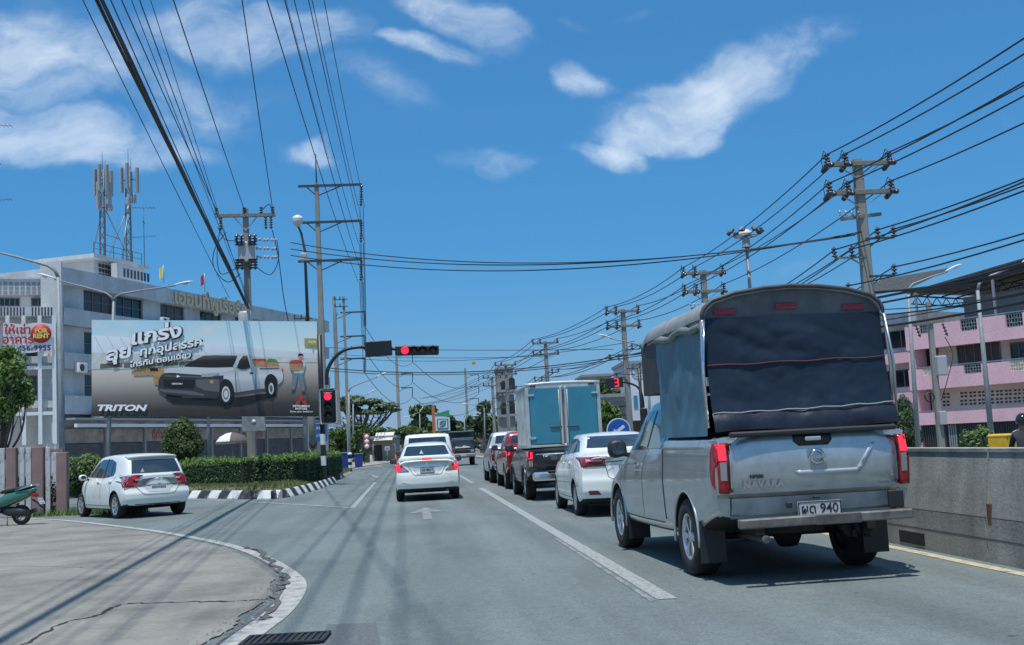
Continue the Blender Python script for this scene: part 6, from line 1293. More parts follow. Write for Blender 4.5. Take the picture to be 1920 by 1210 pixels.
sw = MB(); sw.box((0, -.1, h-2.15), (.78, .5, 1.0), b=.06); sg_ = sw.build('switch_box', M_INSW, t)
for x in (-.42, -.2, .2, .42):
    for dz in (-.35, .3): b = MB(); insulator(b, (x, -.35, h-2.15+dz), (0, -.2, 1 if dz > 0 else -1), 4, .13, .55); b.build('bushing', M_INS, t)
for k in range(3):
    b = MB(); z = h-1.55-k*.42
    for j in range(3): insulator(b, (.45+j*.36, -.2, z-.02*j), (1, 0, -.03), 2, .10, .3)
    b.build('strain_string', M_INSW, t)
b = MB(); b.lathe([(0, 0), (.3, 0), (.33, .1), (.33, .85), (.28, .95), (0, .98)], (-.1, -.5, h-6.0), (0, 0, 1), 16); b.box((-.1, -.2, h-5.4), (.5, .3, .1)); b.build('transformer_can', M_INSW, t)
for pts in ([(-1.3, -.2, h-.9), (-1.0, -.4, h-1.5), (-.5, -.4, h-1.6), (-.35, -.4, h-1.3)], [(-1.2, -.2, h-1.0), (-1.35, -.4, h-2.2), (-1.2, -.5, h-3.2), (-.6, -.4, h-3.0), (-.2, -.4, h-2.8)], [(.45, -.3, h-2.9), (1.1, -.4, h-3.3), (1.5, -.4, h-2.6), (1.45, -.3, h-1.6)], [(1.25, -.2, h-1.1), (1.5, -.3, h-2.5), (1.7, -.3, h-4.5), (1.95, -.3, h-6)], [(.8, -.2, h-.1), (1.15, -.3, h+.15), (1.25, -.3, h-.2)], [(-.9, -.4, h-1.2), (-1.45, -.4, h-2.0), (-1.5, -.4, h-2.9), (-.9, -.4, h-3.6), (-.3, -.3, h-3.2)]):
    b = MB(); b.tube(smooth_line([Vector(p) for p in pts], 5), .022, 5); b.build('jumper_cable', M_WIRE, t)
# panel sign fixed on that pole's foot
sp = atY(476, 789, 53); b = MB(); b.box((0, 0, 0), (1.08, .05, .98), b=.01); o = b.build('panel_sign', mat('panel_grey', (.30, .36, .40), .6, noise=.35, nscale=4), None, tuple(sp)); tag(o, 'faded blue grey panel sign on the transformer pole foot', 'sign')
b = MB(); b.lathe([(0, 0), (.10, 0), (.10, .01), (0, .01)], (0, -.028, -.05), (0, -1, 0), 14); b.build('sign_mark', M_LAMPH, o); writing('ห้ามทิ้ง', .20, frame((0, -.029, .30), (1, 0, 0), (0, 0, 1)), M_BLKP, 'sign_text', o)
# wires of the left row, converging on a pole behind the camera
def through(A, px, XQ=-3.1, YQ=-6):
    """wire from A through the photo pixel px, carried on to the next pole line at YQ"""
    A = Vector(A); w = ray(*px); dx, dy = XQ-A.x, YQ-A.y
    k = (A.x*dy-A.y*dx)/(w.x*dy-w.y*dx); p = Vector((w.x*k, w.y*k, H+w.z*k)); s = (YQ-A.y)/(p.y-A.y); return A+(p-A)*s
LB = 'overhead wires on the left'
for (x, px, r, XQ) in ((-1.35, (235, 0), .018, -4.2), (-.05, (330, 0), .018, -3.2), (1.3, (455, 0), .020, -2.0)):
    A = Vector((P.x+x, P.y-.18, zt-.02)); wire(A, through(A, px, XQ), .25, r, 'black high wire from the transformer pole crossarm passing overhead', LB)
for (px0, px1, r, XQ) in (((470, 573), (265, 0), .014, -3.6), ((466, 566), (250, 0), .010, -3.7), ((468, 580), (285, 0), .010, -3.4), ((430, 560), (160, 0), .012, -4.4), ((463, 576), (212, 0), .014, -3.8)):
    A = atY(*px0, P.y-.3); wire(A, through(A, px1, XQ), .12, r, 'black telephone cable dropping to the transformer pole', 'telephone cables on the left', 'telephone_cable')
A = atY(466, 578, P.y-.3); Bq = through(A, (193, 0), -3.9); bt = thing('cable_bundle', 'thick twisted bundle of black cables hanging over the forecourt', 'cable bundle', (0, 0, 0)); core = curve_pts(A, Bq, .15, 24); rw = random.Random(4)
for k in range(9):
    ph = rw.uniform(0, 6.28); rr_ = rw.uniform(.02, .075); b = MB(); b.tube([p+Vector((math.cos(ph+i*.35)*rr_+rw.uniform(-.008, .008), 0, math.sin(ph+i*.35)*rr_*1.3)) for i, p in enumerate(core)], rw.choice((.016, .022, .028)), 5, caps=False); b.build('cable', M_WIRE, bt, fix=False)
# cables crossing the road from the transformer pole to the first right pole
R1 = atY(1648, 780, 38); zR1 = zat(1605, 300, R1.x, R1.y)
for (l, r_, sag, rad) in (((545, 455), (1604, 441), 1.0, .024), ((545, 467), (1609, 438), .95, .024), ((545, 479), (1616, 435), 1.05, .024)):
    A = atY(*l, P.y-.2); C = atY(*r_, 37.6); wire(A, C, sag, rad, 'black cable sagging across the road to the first twin arm pole', 'cables crossing the road', 'crossing_cable', 24)
for (l, r_, Yl, Yr, sag, rad) in (((612, 652), (1150, 655), 110, 80, .15, .025), ((620, 668), (1190, 640), 110, 78, .9, .022), ((612, 690), (1240, 655), 90, 76, .9, .04), ((612, 695), (1240, 660), 90, 76, .85, .03), ((620, 664), (1020, 668), 130, 100, .3, .025)):
    wire(atY(*l, Yl), atY(*r_, Yr), sag, rad, 'black cable crossing the far side of the junction', 'cables crossing the far junction', 'crossing_cable', 20)
q = atY(888, 681, 84); b = MB(); b.box((0, 0, 0), (.28, .06, .24), b=.01); tag(b.build('cable_tag', mat('tag_orange', (.55, .30, .05), .6), None, tuple(q)), 'small orange tag clipped on a far crossing cable', 'tag')
# ---- high voltage poles on the left
HV = []
def hv_pole(xb, xt, yt, Y, arms, label, mast=0, both=True, w=.5):
    P = atY(xb, 860, Y); z = zat(xt, yt, P.x, P.y); t = thing('high_voltage_pole', label, 'pole', (P.x, P.y, 0), 0, 'high voltage poles on the left'); T = atY(xt, yt, Y); pole_shaft(t, z, w, w*.6)
    if mast: b = MB(); b.tube([(0, 0, z), (0, 0, z+mast)], .05, 6); b.build('lightning_mast', M_STEEL, t)
    ends = []
    for (py, xr, xl) in arms:
        e = atY(xr, py, Y); l = atY(xl, py, Y); h = e.z; b = MB(); b.bar((l.x-P.x, -.15, h), (e.x-P.x, -.15, h), .16, .16); b.build('crossarm', M_STEEL, t)
        b = MB()
        for q in ((e, 1), (l, -1)):
            if abs(q[0].x-P.x) > .6: b.bar(((q[0].x-P.x)*.55, -.15, h-.05), (0, -.1, h-.75), .07, .07)
        b.build('arm_brace', M_STEEL, t)
        b = MB(); insulator(b, (e.x-P.x-.05, -.15, h-.1), (-.06, 0, -1), 8, .14, 1.5); b.build('insulator_string', M_INS, t); ends.append(Vector((e.x-.1, P.y-.15, h-1.65)))
    HV.append(ends); return t
hv_pole(611, 606, 345, 80, ((347, 679, 559), (415, 679, 559), (487, 679, 559)), 'tall high voltage pole with three long crossarms beside the billboard', 2.2)
hv_pole(637, 639, 556, 125, ((585, 685, 638), (630, 685, 638), (672, 685, 638)), 'second high voltage pole with arms on one side only', 0, w=.6)
hv_pole(751, 752, 652, 200, ((662, 774, 752), (700, 774, 752), (727, 774, 752)), 'third high voltage pole standing behind the white utility car', 0, w=.7)
hv_pole(880, 880, 690, 255, ((703, 898, 880), (725, 898, 880), (747, 898, 880)), 'fourth high voltage pole far beyond the fuel station sign', 0, w=.7)
for i in range(3):
    for a, c in zip(HV[i], HV[i+1]):
        for dx in ((-.12, .12) if i == 0 else (0,)): wire(a+Vector((dx, 0, 0)), c+Vector((dx, 0, 0)), 1.6+.6*i, .025+.012*i, 'long sagging high voltage wire beyond the traffic light', 'far high voltage wires', 'high_voltage_wire', 16)
for a in HV[0]:
    for dx in (-.22, .22): wire(a+Vector((dx, 0, 0)), (a.x+dx+.4, -14, a.z+1.2), 1.3, .017, 'high voltage wire passing high overhead from the three armed pole', 'near high voltage wires', 'high_voltage_wire', 16)
a = HV[0][0]; wire((a.x-2.2, a.y, a.z+3.6), (a.x-1.5, -14, a.z+5.0), .8, .012, 'thin earth wire above the high voltage wires', 'earth wires', 'earth_wire')
# low voltage poles among the trees on the left
for (xb, xt, yt, Y, lb) in ((655, 655, 556, 110, 'slim low voltage pole behind the second high voltage pole'), (712, 713, 790, 140, 'short slim pole beside the corner shop'), (583, 583, 590, 84, 'low voltage pole with two small brackets beside the globe lamp')):
    P = atY(xb, 860, Y); z = zat(xt, yt, P.x, P.y); t = thing('low_voltage_pole', lb, 'pole', (P.x, P.y, 0)); pole_shaft(t, z, .34, .22)
    for k in range(2):
        b = MB(); b.bar((-.9, -.15, z-.3-k*.7), (.4, -.15, z-.3-k*.7), .08, .08); b.build('bracket', M_STEEL, t)
        for x in (-.85, -.35): b = MB(); insulator(b, (x, -.15, z-.27-k*.7), (0, 0, 1), 3, .09, .3); b.build('spool_insulator', M_INS, t)
# ---- traffic signals
M_RLIT = mat('signal_red_lit', (.5, .01, .03), .3, emit=(1, .02, .06), estr=1.6); M_LOFF = mat('signal_lens_off', (.035, .035, .037), .3)
def lamp_unit(parent, c, r, lit, d=(0, -1, 0)):
    b = MB(); b.lathe([(0, .0), (r*.8, .0), (r, -.01), (r, .004), (0, .03)], c, d, 20); b.build('lens', M_RLIT if lit else M_LOFF, parent)
    b = MB(); n = 16; V = [];
    for j in range(n+1):
        a = math.pi*(-.1+1.2*j/n); x, z = math.cos(a)*(r+.025), math.sin(a)*(r+.025); V += [(c[0]+x, c[1], c[2]+z), (c[0]+x*.96, c[1]-.24*(.35+.65*max(0, math.sin(a))), c[2]+z*.96)]
    b.add(V, [(2*j, 2*j+2, 2*j+3, 2*j+1) for j in range(n)], 0, True); b.build('hood', M_BLKP, parent, fix=False)
def striped_pole(t, h, r, bands, segs=1):
    z = 0
    for i, (c, dh) in enumerate(bands):
        b = MB(); b.lathe([(0, z), (r, z), (r, z+dh-.002), (0, z+dh-.002)], n=14, smooth=False); b.build('pole_band', c, t); z += dh
    b = MB(); b.tube([(0, 0, z), (0, 0, h)], r*.92, 12); b.build('pole', M_BLKP, t)
P = atY(608, 898, 48); P.z = .27; t = thing('traffic_signal', 'black traffic signal with a red lamp and a long arm on a striped pole', 'traffic light', tuple(P)); zz = lambda x, y: zat(x, y, P.x, P.y)-.27
WK = mat('signal_white_band', (.70, .72, .71), .5, noise=.15)
striped_pole(t, zz(612, 628), .115, ((M_BLKP, zz(608, 873)), (WK, zz(608, 855)-zz(608, 873)), (M_BLKP, zz(608, 834)-zz(608, 855)), (WK, zz(608, 814)-zz(608, 834))))
arm = [atY(*p, 48)-P for p in ((613, 722), (613, 700), (618, 685), (630, 668), (648, 656), (670, 651.5), (700, 651), (740, 655), (800, 658))]
b = MB(); b.tube(smooth_line(arm, 4), [.085-.0008*i for i in range(len(smooth_line(arm, 4)))], 10); b.build('arm', M_BLKP, t)
hp = atY(616, 762, 48)-P; sh = MB(); sh.box((0, 0, 0), (.72, .05, 1.50), b=.06); hb = sh.build('backboard', M_ALUF, t, hp+Vector((0, -.15, 0))); b = MB(); b.box((0, -.03, 0), (.62, .05, 1.40), b=.05); b.build('board_face', M_BLKP, hb); b = MB(); b.box((0, -.1, 0), (.40, .14, 1.15), b=.03); b.build('lamp_case', M_BLKP, hb)
for k, z in enumerate((.40, 0, -.40)): lamp_unit(hb, (0, -.175, z), .155, k == 0)
cb_ = atY(710, 654.5, 48)-P; b = MB(); b.box((0, 0, 0), (1.14, .16, .66), b=.03); cbo = b.build('countdown_box', M_BLKP, t, cb_+Vector((0, -.16, 0)), (0, R(-1.5), 0)); b = MB(); b.box((0, -.085, 0), (1.0, .01, .54)); b.build('display', mat('display_off', (.012, .012, .014), .25), cbo)
hh = atY(782, 658, 48)-P; b = MB(); b.box((0, 0, 0), (1.86, .16, .42), b=.05); hb2 = b.build('lamp_case', M_BLKP, t, hh+Vector((0, -.16, 0)), (0, R(1.5), 0))
for k, x in enumerate((-.52, -.14, .24, .68)): lamp_unit(hb2, (x, -.09, .01), .165, k == 0)
# far signal with the red 3
P = atY(1207, 830, 76); t = thing('countdown_signal', 'black signal mast with a countdown box showing a red 3', 'traffic light', tuple((P.x, P.y, 0))); zz = lambda x, y: zat(x, y, P.x, P.y)
b = MB(); b.tube([(0, 0, 0), (0, 0, zz(1207, 690))], .11, 12); b.build('pole', M_BLKP, t); P0 = Vector((P.x, P.y, 0))
arm = [atY(*p, 76)-P0 for p in ((1207, 765), (1206, 752), (1203, 738), (1195, 726), (1182, 719.5), (1165, 717), (1120, 718))]; b = MB(); b.tube(smooth_line(arm, 4), .07, 10); b.build('arm', M_BLKP, t)
c_ = atY(1151.5, 718, 76)-P0; b = MB(); b.box((0, 0, 0), (1.18, .16, .72), b=.03); cbo = b.build('countdown_box', M_BLKP, t, c_+Vector((0, -.14, 0)), (0, R(-3), 0))
M_DIG = mat('digit_red_lit', (.5, .01, .02), .4, emit=(1, .02, .05), estr=2.0)
for (x, z, w_, h_) in ((0, .25, .26, .055), (0, 0, .22, .055), (0, -.25, .26, .055), (.125, .125, .055, .2), (.125, -.125, .055, .2)): b = MB(); b.box((.12+x, -.088, z), (w_, .012, h_)); b.build('digit_segment', M_DIG, cbo)
c2 = atY(1124, 718, 76)-P0; b = MB(); b.box((0, 0, 0), (.5, .16, .42), b=.03); b.build('lamp_case', M_BLKP, t, c2+Vector((-.2, -.14, 0)))
c3 = atY(1207, 786, 76)-P0; b = MB(); b.box((0, 0, 0), (.52, .2, 1.45), b=.04); b.build('lamp_case', M_BLKP, t, c3+Vector((0, -.15, 0)))
# keep left sign on the divider nose
P = atY(1160, 807, 35); t = thing('keep_left_sign', 'round blue keep left sign on the divider end', 'road sign', (P.x, P.y, 0)); zc = P.z
b = MB(); b.tube([(0, .04, 0), (0, .04, zc+.3)], .04, 10); b.build('post', M_GALV, t); b = MB(); b.lathe([(0, -.01), (.385, -.01), (.385, .01), (0, .01)], (0, 0, zc), (0, -1, 0), 32, smooth=False); b.build('rim', M_LAMPH, t); b = MB(); b.lathe([(0, 0), (.35, 0), (.35, .016), (0, .016)], (0, 0, zc), (0, -1, 0), 32, smooth=False); b.build('disc', mat('sign_blue', (.01, .09, .38), .4), t)
b = MB(); Mx = frame((0, -.021, zc), (math.cos(R(-145)), 0, math.sin(R(-145))), (0, 0, 1)); b.add([(-.22, -.05, 0), (.08, -.05, 0), (.08, -.13, 0), (.26, 0, 0), (.08, .13, 0), (.08, .05, 0), (-.22, .05, 0)], [tuple(range(7))], 0, False, Mx); b.build('arrow', M_LAMPH, t)
# blue direction sign
P = atY(592, 811, 66); t = thing('direction_sign', 'blue direction sign with white writing behind the signal pole', 'road sign', (P.x, P.y, 0)); b = MB(); b.box((.15, 0, P.z), (1.0, .04, 1.05), b=.02); b.build('panel', mat('sign_blue2', (.015, .11, .36), .45), t)
for i, s_ in enumerate(('ลพบุรี', 'สระบุรี')): writing(s_, .30, frame((.15, -.022, P.z+.25-.42*i), (1, 0, 0), (0, 0, 1)), M_LAMPH, 'sign_text', t)
for x in (-.25, .55): b = MB(); b.tube([(x, .05, 0), (x, .05, P.z+.4)], .04, 8); b.build('post', M_GALV, t)
# fuel station sign
P = atY(829, 845, 150); t = thing('fuel_station_sign', 'fuel station sign with a green leaf emblem and slanted green top', 'sign', (P.x, P.y, 0)); u = lambda x, y: atY(x, y, 150)-Vector((P.x, P.y, 0))
a0, a1 = u(817, 808), u(843, 783); b = MB(); b.box(((a0.x+a1.x)/2, 0, (a0.z+a1.z)/2), (a1.x-a0.x, .5, a1.z-a0.z+.1)); b.build('panel', mat('sign_pale', (.60, .68, .70), .4), t)
g0, g1, g2, g3 = u(815, 781), u(843, 781), u(842, 769), u(815, 777); b = MB(); b.prism([(g0.x, g0.z), (g1.x, g1.z), (g2.x, g2.z), (g3.x, g3.z)], 1, -.25, .25); b.build('green_top', mat('sign_green', (.04, .30, .17), .4), t)
o0 = u(812, 812); b = MB(); b.box((a0.x-.22, 0, P.z*0+o0.z*.5+1.5), (.4, .4, o0.z+4.2)); b.build('orange_post', mat('sign_orange', (.50, .16, .07), .5), t)
cx_, cz_ = (a0.x+a1.x)/2, (a0.z+a1.z)/2; b = MB(); b.box((cx_, -.28, cz_), (1.45, .05, 1.35), b=.02); b.build('emblem_border', NAVY, t); b = MB(); b.box((cx_, -.31, cz_), (1.22, .02, 1.12)); b.build('emblem_ground', M_LAMPH, t)
leaf = [(math.cos(a)*.42+(.1 if math.cos(a) > 0 else -.02)*math.sin(a), math.sin(a)*.46) for a in [2*math.pi*i/22 for i in range(22)]]+[]; leaf[3] = (.52, .50); leaf[14] = (-.50, -.50); b = MB(); b.prism([(cx_+x, cz_+z) for x, z in leaf], 1, -.34, -.32); b.build('leaf_emblem', mat('leaf_teal', (.02, .22, .24), .4), t)
b = MB(); b.bar((cx_-.42, -.345, cz_-.40), (cx_+.30, -.345, cz_+.30), .05, .01, up=(0, 1, 0)); b.build('leaf_vein', M_LAMPH, t)
# small things on the far left corner
def bin_(px, py, Y, label, s=1):
    P = gnd(px, py, .12); t = thing('waste_bin', label, 'bin', tuple(P)); mb = mat('bin_blue', (.02, .05, .22), .5); b = MB(); w0, w1, hh_ = .27*s, .33*s, .95*s
    b.add([(x*w, y*w, z) for w, z in ((w0, 0), (w1, hh_)) for x, y in ((-1, -1), (1, -1), (1, 1), (-1, 1))], [(3, 2, 1, 0), (4, 5, 6, 7)]+[(i, (i+1) % 4, 4+(i+1) % 4, 4+i) for i in range(4)]); b.build('bin_body', mb, t); b = MB(); b.box((0, 0, hh_+.05), (2*w1+.06, 2*w1+.06, .10), b=.03); b.build('lid', mb, t)
    for x in (-.2, .2): b = MB(); b.lathe([(.0, -.03), (.08, -.03), (.08, .03), (0, .03)], (x*s, .28*s, .08), (1, 0, 0), 12); b.build('wheel', M_BLKP, t)
bin_(649, 882, 88, 'blue waste bin left of the striped post', 1.15); bin_(673, 876, 96, 'blue waste bin right of the striped post', 1.0)
P = gnd(657, 884, .1); t = thing('striped_post', 'black and white striped post between two blue bins', 'post', tuple(P)); striped_pole(t, 1.05, .12, ((M_BLKP, .2), (WK, .2), (M_BLKP, .2), (WK, .2), (M_BLKP, .2))); b = MB(); b.lathe([(0, 0), (.16, 0), (.14, .12), (0, .16)], (0, 0, 1.04), n=12); b.build('post_cap', WK, t)
P = atY(689, 862, 118); t = thing('shop_sign', 'tall red and white shop sign on a grey stand', 'sign', (P.x, P.y, .1)); z1, z0 = zat(689, 813, P.x, P.y), zat(689, 839, P.x, P.y); b = MB(); b.box((0, 0, (z0+z1)/2-.1), (.72, .12, z1-z0), b=.02); b.build('panel', mat('shop_sign_red', (.40, .05, .05), .5), t)
for k in range(3): b = MB(); b.lathe([(0, 0), (.24, 0), (.24, .02), (0, .02)], (0, -.065, z1-.45-k*.5), (0, -1, 0), 14); b.build('white_symbol', M_LAMPH, t)
b = MB(); b.box((0, .06, (z0)/2-.05), (.5, .1, z0-.1)); b.build('stand', M_STEEL, t)
P = atY(727, 866, 115); t = thing('notice_sign', 'small white notice board on a thin post', 'sign', (P.x, P.y, .1)); z = zat(727, 843, P.x, P.y); b = MB(); b.tube([(0, .03, 0), (0, .03, z)], .035, 8); b.build('post', M_GALV, t); b = MB(); b.box((0, 0, z), (.5, .03, .42), b=.02); b.build('board', mat('notice_white', (.55, .58, .58), .5), t); b = MB(); b.box((0, -.02, z), (.3, .006, .2)); b.build('notice_mark', M_SOFFIT, t)
P = gnd(743, 872, .1); t = thing('traffic_cone', 'orange traffic cone on the far left pavement', 'cone', tuple(P)); b = MB(); b.lathe([(.20, .04), (.15, .3), (.10, .55), (.04, .85), (0, .86)], n=14); b.build('cone_body', mat('cone_orange', (.60, .14, .04), .5), t); b = MB(); b.box((0, 0, .02), (.46, .46, .04), b=.01); b.build('cone_base', MATS['cone_orange'], t)
P = atY(660, 855, 105)
# vendor umbrella behind the hedge
P = atY(436, 850, 66); t = thing('market_umbrella', 'brown and cream vendor umbrella behind the hedge', 'umbrella', (P.x, P.y, .1)); ht = zat(432, 811, P.x, P.y)-.1; M_UC = mat('umbrella_cream', (.74, .72, .66), .8); M_UB = mat('umbrella_brown', (.12, .10, .09), .8)
b = MB(); b.tube([(0, 0, 0), (0, 0, ht)], .025, 8); b.build('pole', M_GALV, t)
for k in range(8):
    b = MB(); a0, a1 = k*math.pi/4, (k+1)*math.pi/4; pr = [(0, ht), (.35, ht-.06), (.70, ht-.24), (.93, ht-.50), (.95, ht-.66)]
    b.add([(r*math.cos(a), r*math.sin(a), z) for r, z in pr for a in (a0, (a0+a1)/2, a1)], [(3*i+j, 3*i+j+1, 3*i+j+4, 3*i+j+3) for i in range(4) for j in range(2)], 0, True); b.build('panel', M_UC if k in (3, 4, 5, 2) else M_UB, t, fix=False)
    c = MB(); c.add([(r*1.004*math.cos(a), r*1.004*math.sin(a), z) for r, z in ((.935, ht-.52), (.955, ht-.67)) for a in (a0, (a0+a1)/2, a1)], [(0, 1, 4, 3), (1, 2, 5, 4)]); c.build('hem', M_UB, t, fix=False)
# ------------------------------------------------------------------ trees, hedge, grass
import numpy as np
NR = np.random.default_rng(12)
def cards(name, pos, nrm, size, m, parent=None, aspect=.55, fold=.25):
    """many small folded leaves as one mesh"""
    n = len(pos); nrm = nrm/np.maximum(np.linalg.norm(nrm, axis=1, keepdims=True), 1e-6)
    rv = NR.normal(size=(n, 3)); a = np.cross(nrm, rv); a /= np.maximum(np.linalg.norm(a, axis=1, keepdims=True), 1e-6); b = np.cross(nrm, a)
    s = (size*NR.uniform(.6, 1.35, n))[:, None]
    p0 = pos-a*s; p2 = pos+a*s; p1 = pos+b*s*aspect-nrm*s*fold; p3 = pos-b*s*aspect-nrm*s*fold
    V = np.stack([p0, p1, p2, p3], 1).reshape(-1, 3).astype(np.float32); me = bpy.data.meshes.new(name)
    me.vertices.add(4*n); me.vertices.foreach_set('co', V.ravel()); me.loops.add(4*n); me.polygons.add(n)
    me.loops.foreach_set('vertex_index', np.arange(4*n, dtype=np.int32)); me.polygons.foreach_set('loop_start', np.arange(0, 4*n, 4, dtype=np.int32))
    me.materials.append(m); me.update(calc_edges=True); o = bpy.data.objects.new(name, me); COL.objects.link(o); o.parent = parent; return o
def blob_points(blobs, n, shell=.55):
    w = np.array([r[0]*r[1]+r[1]*r[2]+r[0]*r[2] for c, r in blobs], float); w /= w.sum(); ks = NR.choice(len(blobs), n, p=w)
    d = NR.normal(size=(n, 3)); d /= np.linalg.norm(d, axis=1, keepdims=True); rad = (1-shell*NR.random(n)**1.6)[:, None]
    C = np.array([c for c, r in blobs])[ks]; Rr = np.array([r for c, r in blobs])[ks]; wob = 1+.10*np.sin(d[:, :1]*7+ks[:, None])+.08*np.sin(d[:, 1:2]*9+ks[:, None]*2)
    return C+d*Rr*rad*wob, d/Rr+NR.normal(size=(n, 3))*.55/np.mean(Rr)+np.array([0, 0, .35])/np.mean(Rr)
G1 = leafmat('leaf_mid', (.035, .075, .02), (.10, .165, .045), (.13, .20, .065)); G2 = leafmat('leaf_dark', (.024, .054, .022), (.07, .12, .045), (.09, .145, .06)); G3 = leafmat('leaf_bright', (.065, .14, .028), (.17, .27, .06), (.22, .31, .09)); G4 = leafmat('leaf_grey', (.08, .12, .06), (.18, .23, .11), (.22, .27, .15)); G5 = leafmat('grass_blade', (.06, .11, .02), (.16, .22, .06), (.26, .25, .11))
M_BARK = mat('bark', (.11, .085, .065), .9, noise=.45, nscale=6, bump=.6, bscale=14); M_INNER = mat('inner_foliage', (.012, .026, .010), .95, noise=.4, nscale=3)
def limbs(b, p, d, L, r, depth, rng, spread=.6, tips=None):
    n = 4; pts = [p]; rs = [r]; q = p.copy(); dd = d.copy()
    for i in range(n): dd = (dd+Vector((rng.uniform(-.16, .16), rng.uniform(-.16, .16), rng.uniform(-.05, .10)))).normalized(); q = q+dd*L/n; pts.append(q.copy()); rs.append(r*(1-.42*(i+1)/n))
    b.tube(pts, rs, 6 if depth else 5)
    if depth == 0:
        if tips is not None: tips.append(q)
        return
    for k in range(rng.choice((2, 3))):
        a = rng.uniform(0, 6.28); s = spread*rng.uniform(.6, 1.2); nd = (dd+Vector((math.cos(a)*s, math.sin(a)*s, rng.uniform(-.1, .25)))).normalized(); limbs(b, pts[rng.choice((3, 4, 4))], nd, L*rng.uniform(.6, .85), rs[-1]*.85, depth-1, rng, spread, tips)
def tree(label, base, blobs_px, Y, m, n=2600, size=.3, trunk=.3, name='tree', seed=1, group=None, limbspread=.7, z0=0, depthf=.8, fork=.45, flat=1.0):
    """crown from photo ellipses (x, y, rx, ry in pixels) standing at distance Y"""
    P = atY(base[0], base[1], Y); P.z = z0; t = thing(name, label, 'tree', tuple(P), 0, group); rng = random.Random(seed); k = Y/F; blobs = []
    for (x, y, rx, ry) in blobs_px:
        c = atY(x, y, Y)-P; nb = 5
        for i in range(nb): a = rng.uniform(0, 6.28); q = rng.uniform(.2, .75); blobs.append(((c.x+math.cos(a)*rx*k*q, math.sin(a)*rx*k*depthf*q, c.z+rng.uniform(-.5, .5)*ry*k), (rx*k*rng.uniform(.42, .62), rx*k*depthf*rng.uniform(.42, .62), ry*k*rng.uniform(.45, .65)*flat)))
    cz = sum(c[2] for c, r in blobs)/len(blobs); b = MB(); h = cz*fork; b.tube([(0, 0, -.2), (.03*h, 0, h*.5), (rng.uniform(-.05, .05)*h, 0, h)], [trunk*1.25, trunk, trunk*.8], 9)
    for i, (c, r) in enumerate(blobs):
        if i % 2 == 0 or len(blobs) < 8:
            s = Vector((0, 0, h*.96)); e = Vector(c); mid = s.lerp(e, .5)+Vector((rng.uniform(-.3, .3), rng.uniform(-.3, .3), -abs(e.x)*.12)); b.tube(smooth_line([s, mid, e], 4), [trunk*.5*(1-.085*j) for j in range(9)], 6)
            for j in range(3): a = rng.uniform(0, 6.28); b.tube([mid.lerp(e, .3*j), mid.lerp(e, .5)+Vector((math.cos(a)*r[0]*.9, math.sin(a)*r[1]*.9, rng.uniform(.1, .8)*r[2]))], [trunk*.2, trunk*.05], 5)
    b.build('trunk', M_BARK, t, fix=False); pos, nr = blob_points(blobs, n); cards('crown', pos, nr, size, m, t); return t
tree('wide spreading rain tree with open dark branches beyond the left corner', (676, 850), ((640, 765, 30, 14), (668, 752, 34, 13), (700, 757, 30, 12), (728, 762, 24, 9), (742, 770, 14, 6), (660, 772, 26, 10), (690, 775, 30, 9)), 150, G4, 3600, .30, .38, 'rain_tree', 3, None, fork=.45, flat=.8)
tree('dense round dark tree left of the fuel station sign', (790, 850), ((793, 778, 26, 20), (785, 800, 30, 20), (810, 806, 18, 18)), 185, G1, 2600, .42, .4, seed=5)
tree('bushy olive tree beside the third high voltage pole', (760, 850), ((758, 812, 24, 16), (742, 820, 18, 14), (775, 818, 22, 16)), 165, G1, 2000, .36, .3, seed=6)
tree('leafy dark tree behind the fuel station sign', (850, 850), ((852, 797, 26, 18), (838, 812, 18, 14), (872, 806, 18, 16)), 215, G2, 2000, .45, .3, seed=7)
tree('large dark tree between the far high voltage pole and the sixth pole', (905, 850), ((898, 792, 26, 24), (918, 800, 20, 26), (884, 812, 18, 20), (930, 815, 14, 18)), 205, G2, 2800, .45, .4, seed=8)
tree('low roadside tree above the blue bins', (645, 870), ((640, 822, 22, 24), (660, 832, 18, 26), (630, 845, 16, 24), (672, 850, 14, 18)), 112, G1, 2600, .26, .2, seed=9, fork=.3)
tree('scrubby tree beside the red shop sign', (680, 868), ((684, 815, 22, 14), (705, 808, 22, 12), (668, 800, 16, 10)), 135, G1, 1800, .28, .2, seed=10)
tree('bright green small tree in front of the grey garage', (1140, 850), ((1140, 775, 22, 16), (1128, 790, 18, 18), (1155, 782, 14, 10), (1132, 760, 12, 10)), 84, G3, 2200, .20, .16, seed=11, z0=-.4)
tree('green tree behind the countdown light', (1128, 850), ((1130, 722, 16, 16), (1145, 735, 20, 12), (1118, 735, 12, 14)), 104, G1, 1600, .26, .2, seed=12, z0=-.4)
tree('leafy light green tree at the brick fence', (2, 900), ((-10, 690, 50, 38), (18, 720, 42, 45), (-15, 760, 50, 36), (38, 735, 22, 28), (5, 665, 28, 18)), 43, G3, 5200, .085, .12, seed=13, fork=.35)
tree('slender palm crowned tree behind the far pole', (907, 850), ((906, 764, 13, 8),), 190, G2, 420, .7, .18, seed=14, fork=.9)
# far wood closing the view
def treeline(x0, x1, Y0, Y1, n, hmin, hmax, nm):
    blobs = []
    for i in range(n): x = rnd.uniform(x0, x1); y = rnd.uniform(Y0, Y1); h = rnd.uniform(hmin, hmax); blobs.append(((x, y, h*.5), (rnd.uniform(3, 6), rnd.uniform(3, 6), h*.55)))
    pos, nr = blob_points(blobs, 9000); tag(cards(nm, pos, nr, .75, G2), 'dark far wood closing the street view', 'wood', kind='stuff')
treeline(-110, -2, 285, 330, 46, 6, 10, 'far_wood'); treeline(8, 170, 290, 340, 60, 6, 10, 'far_wood')
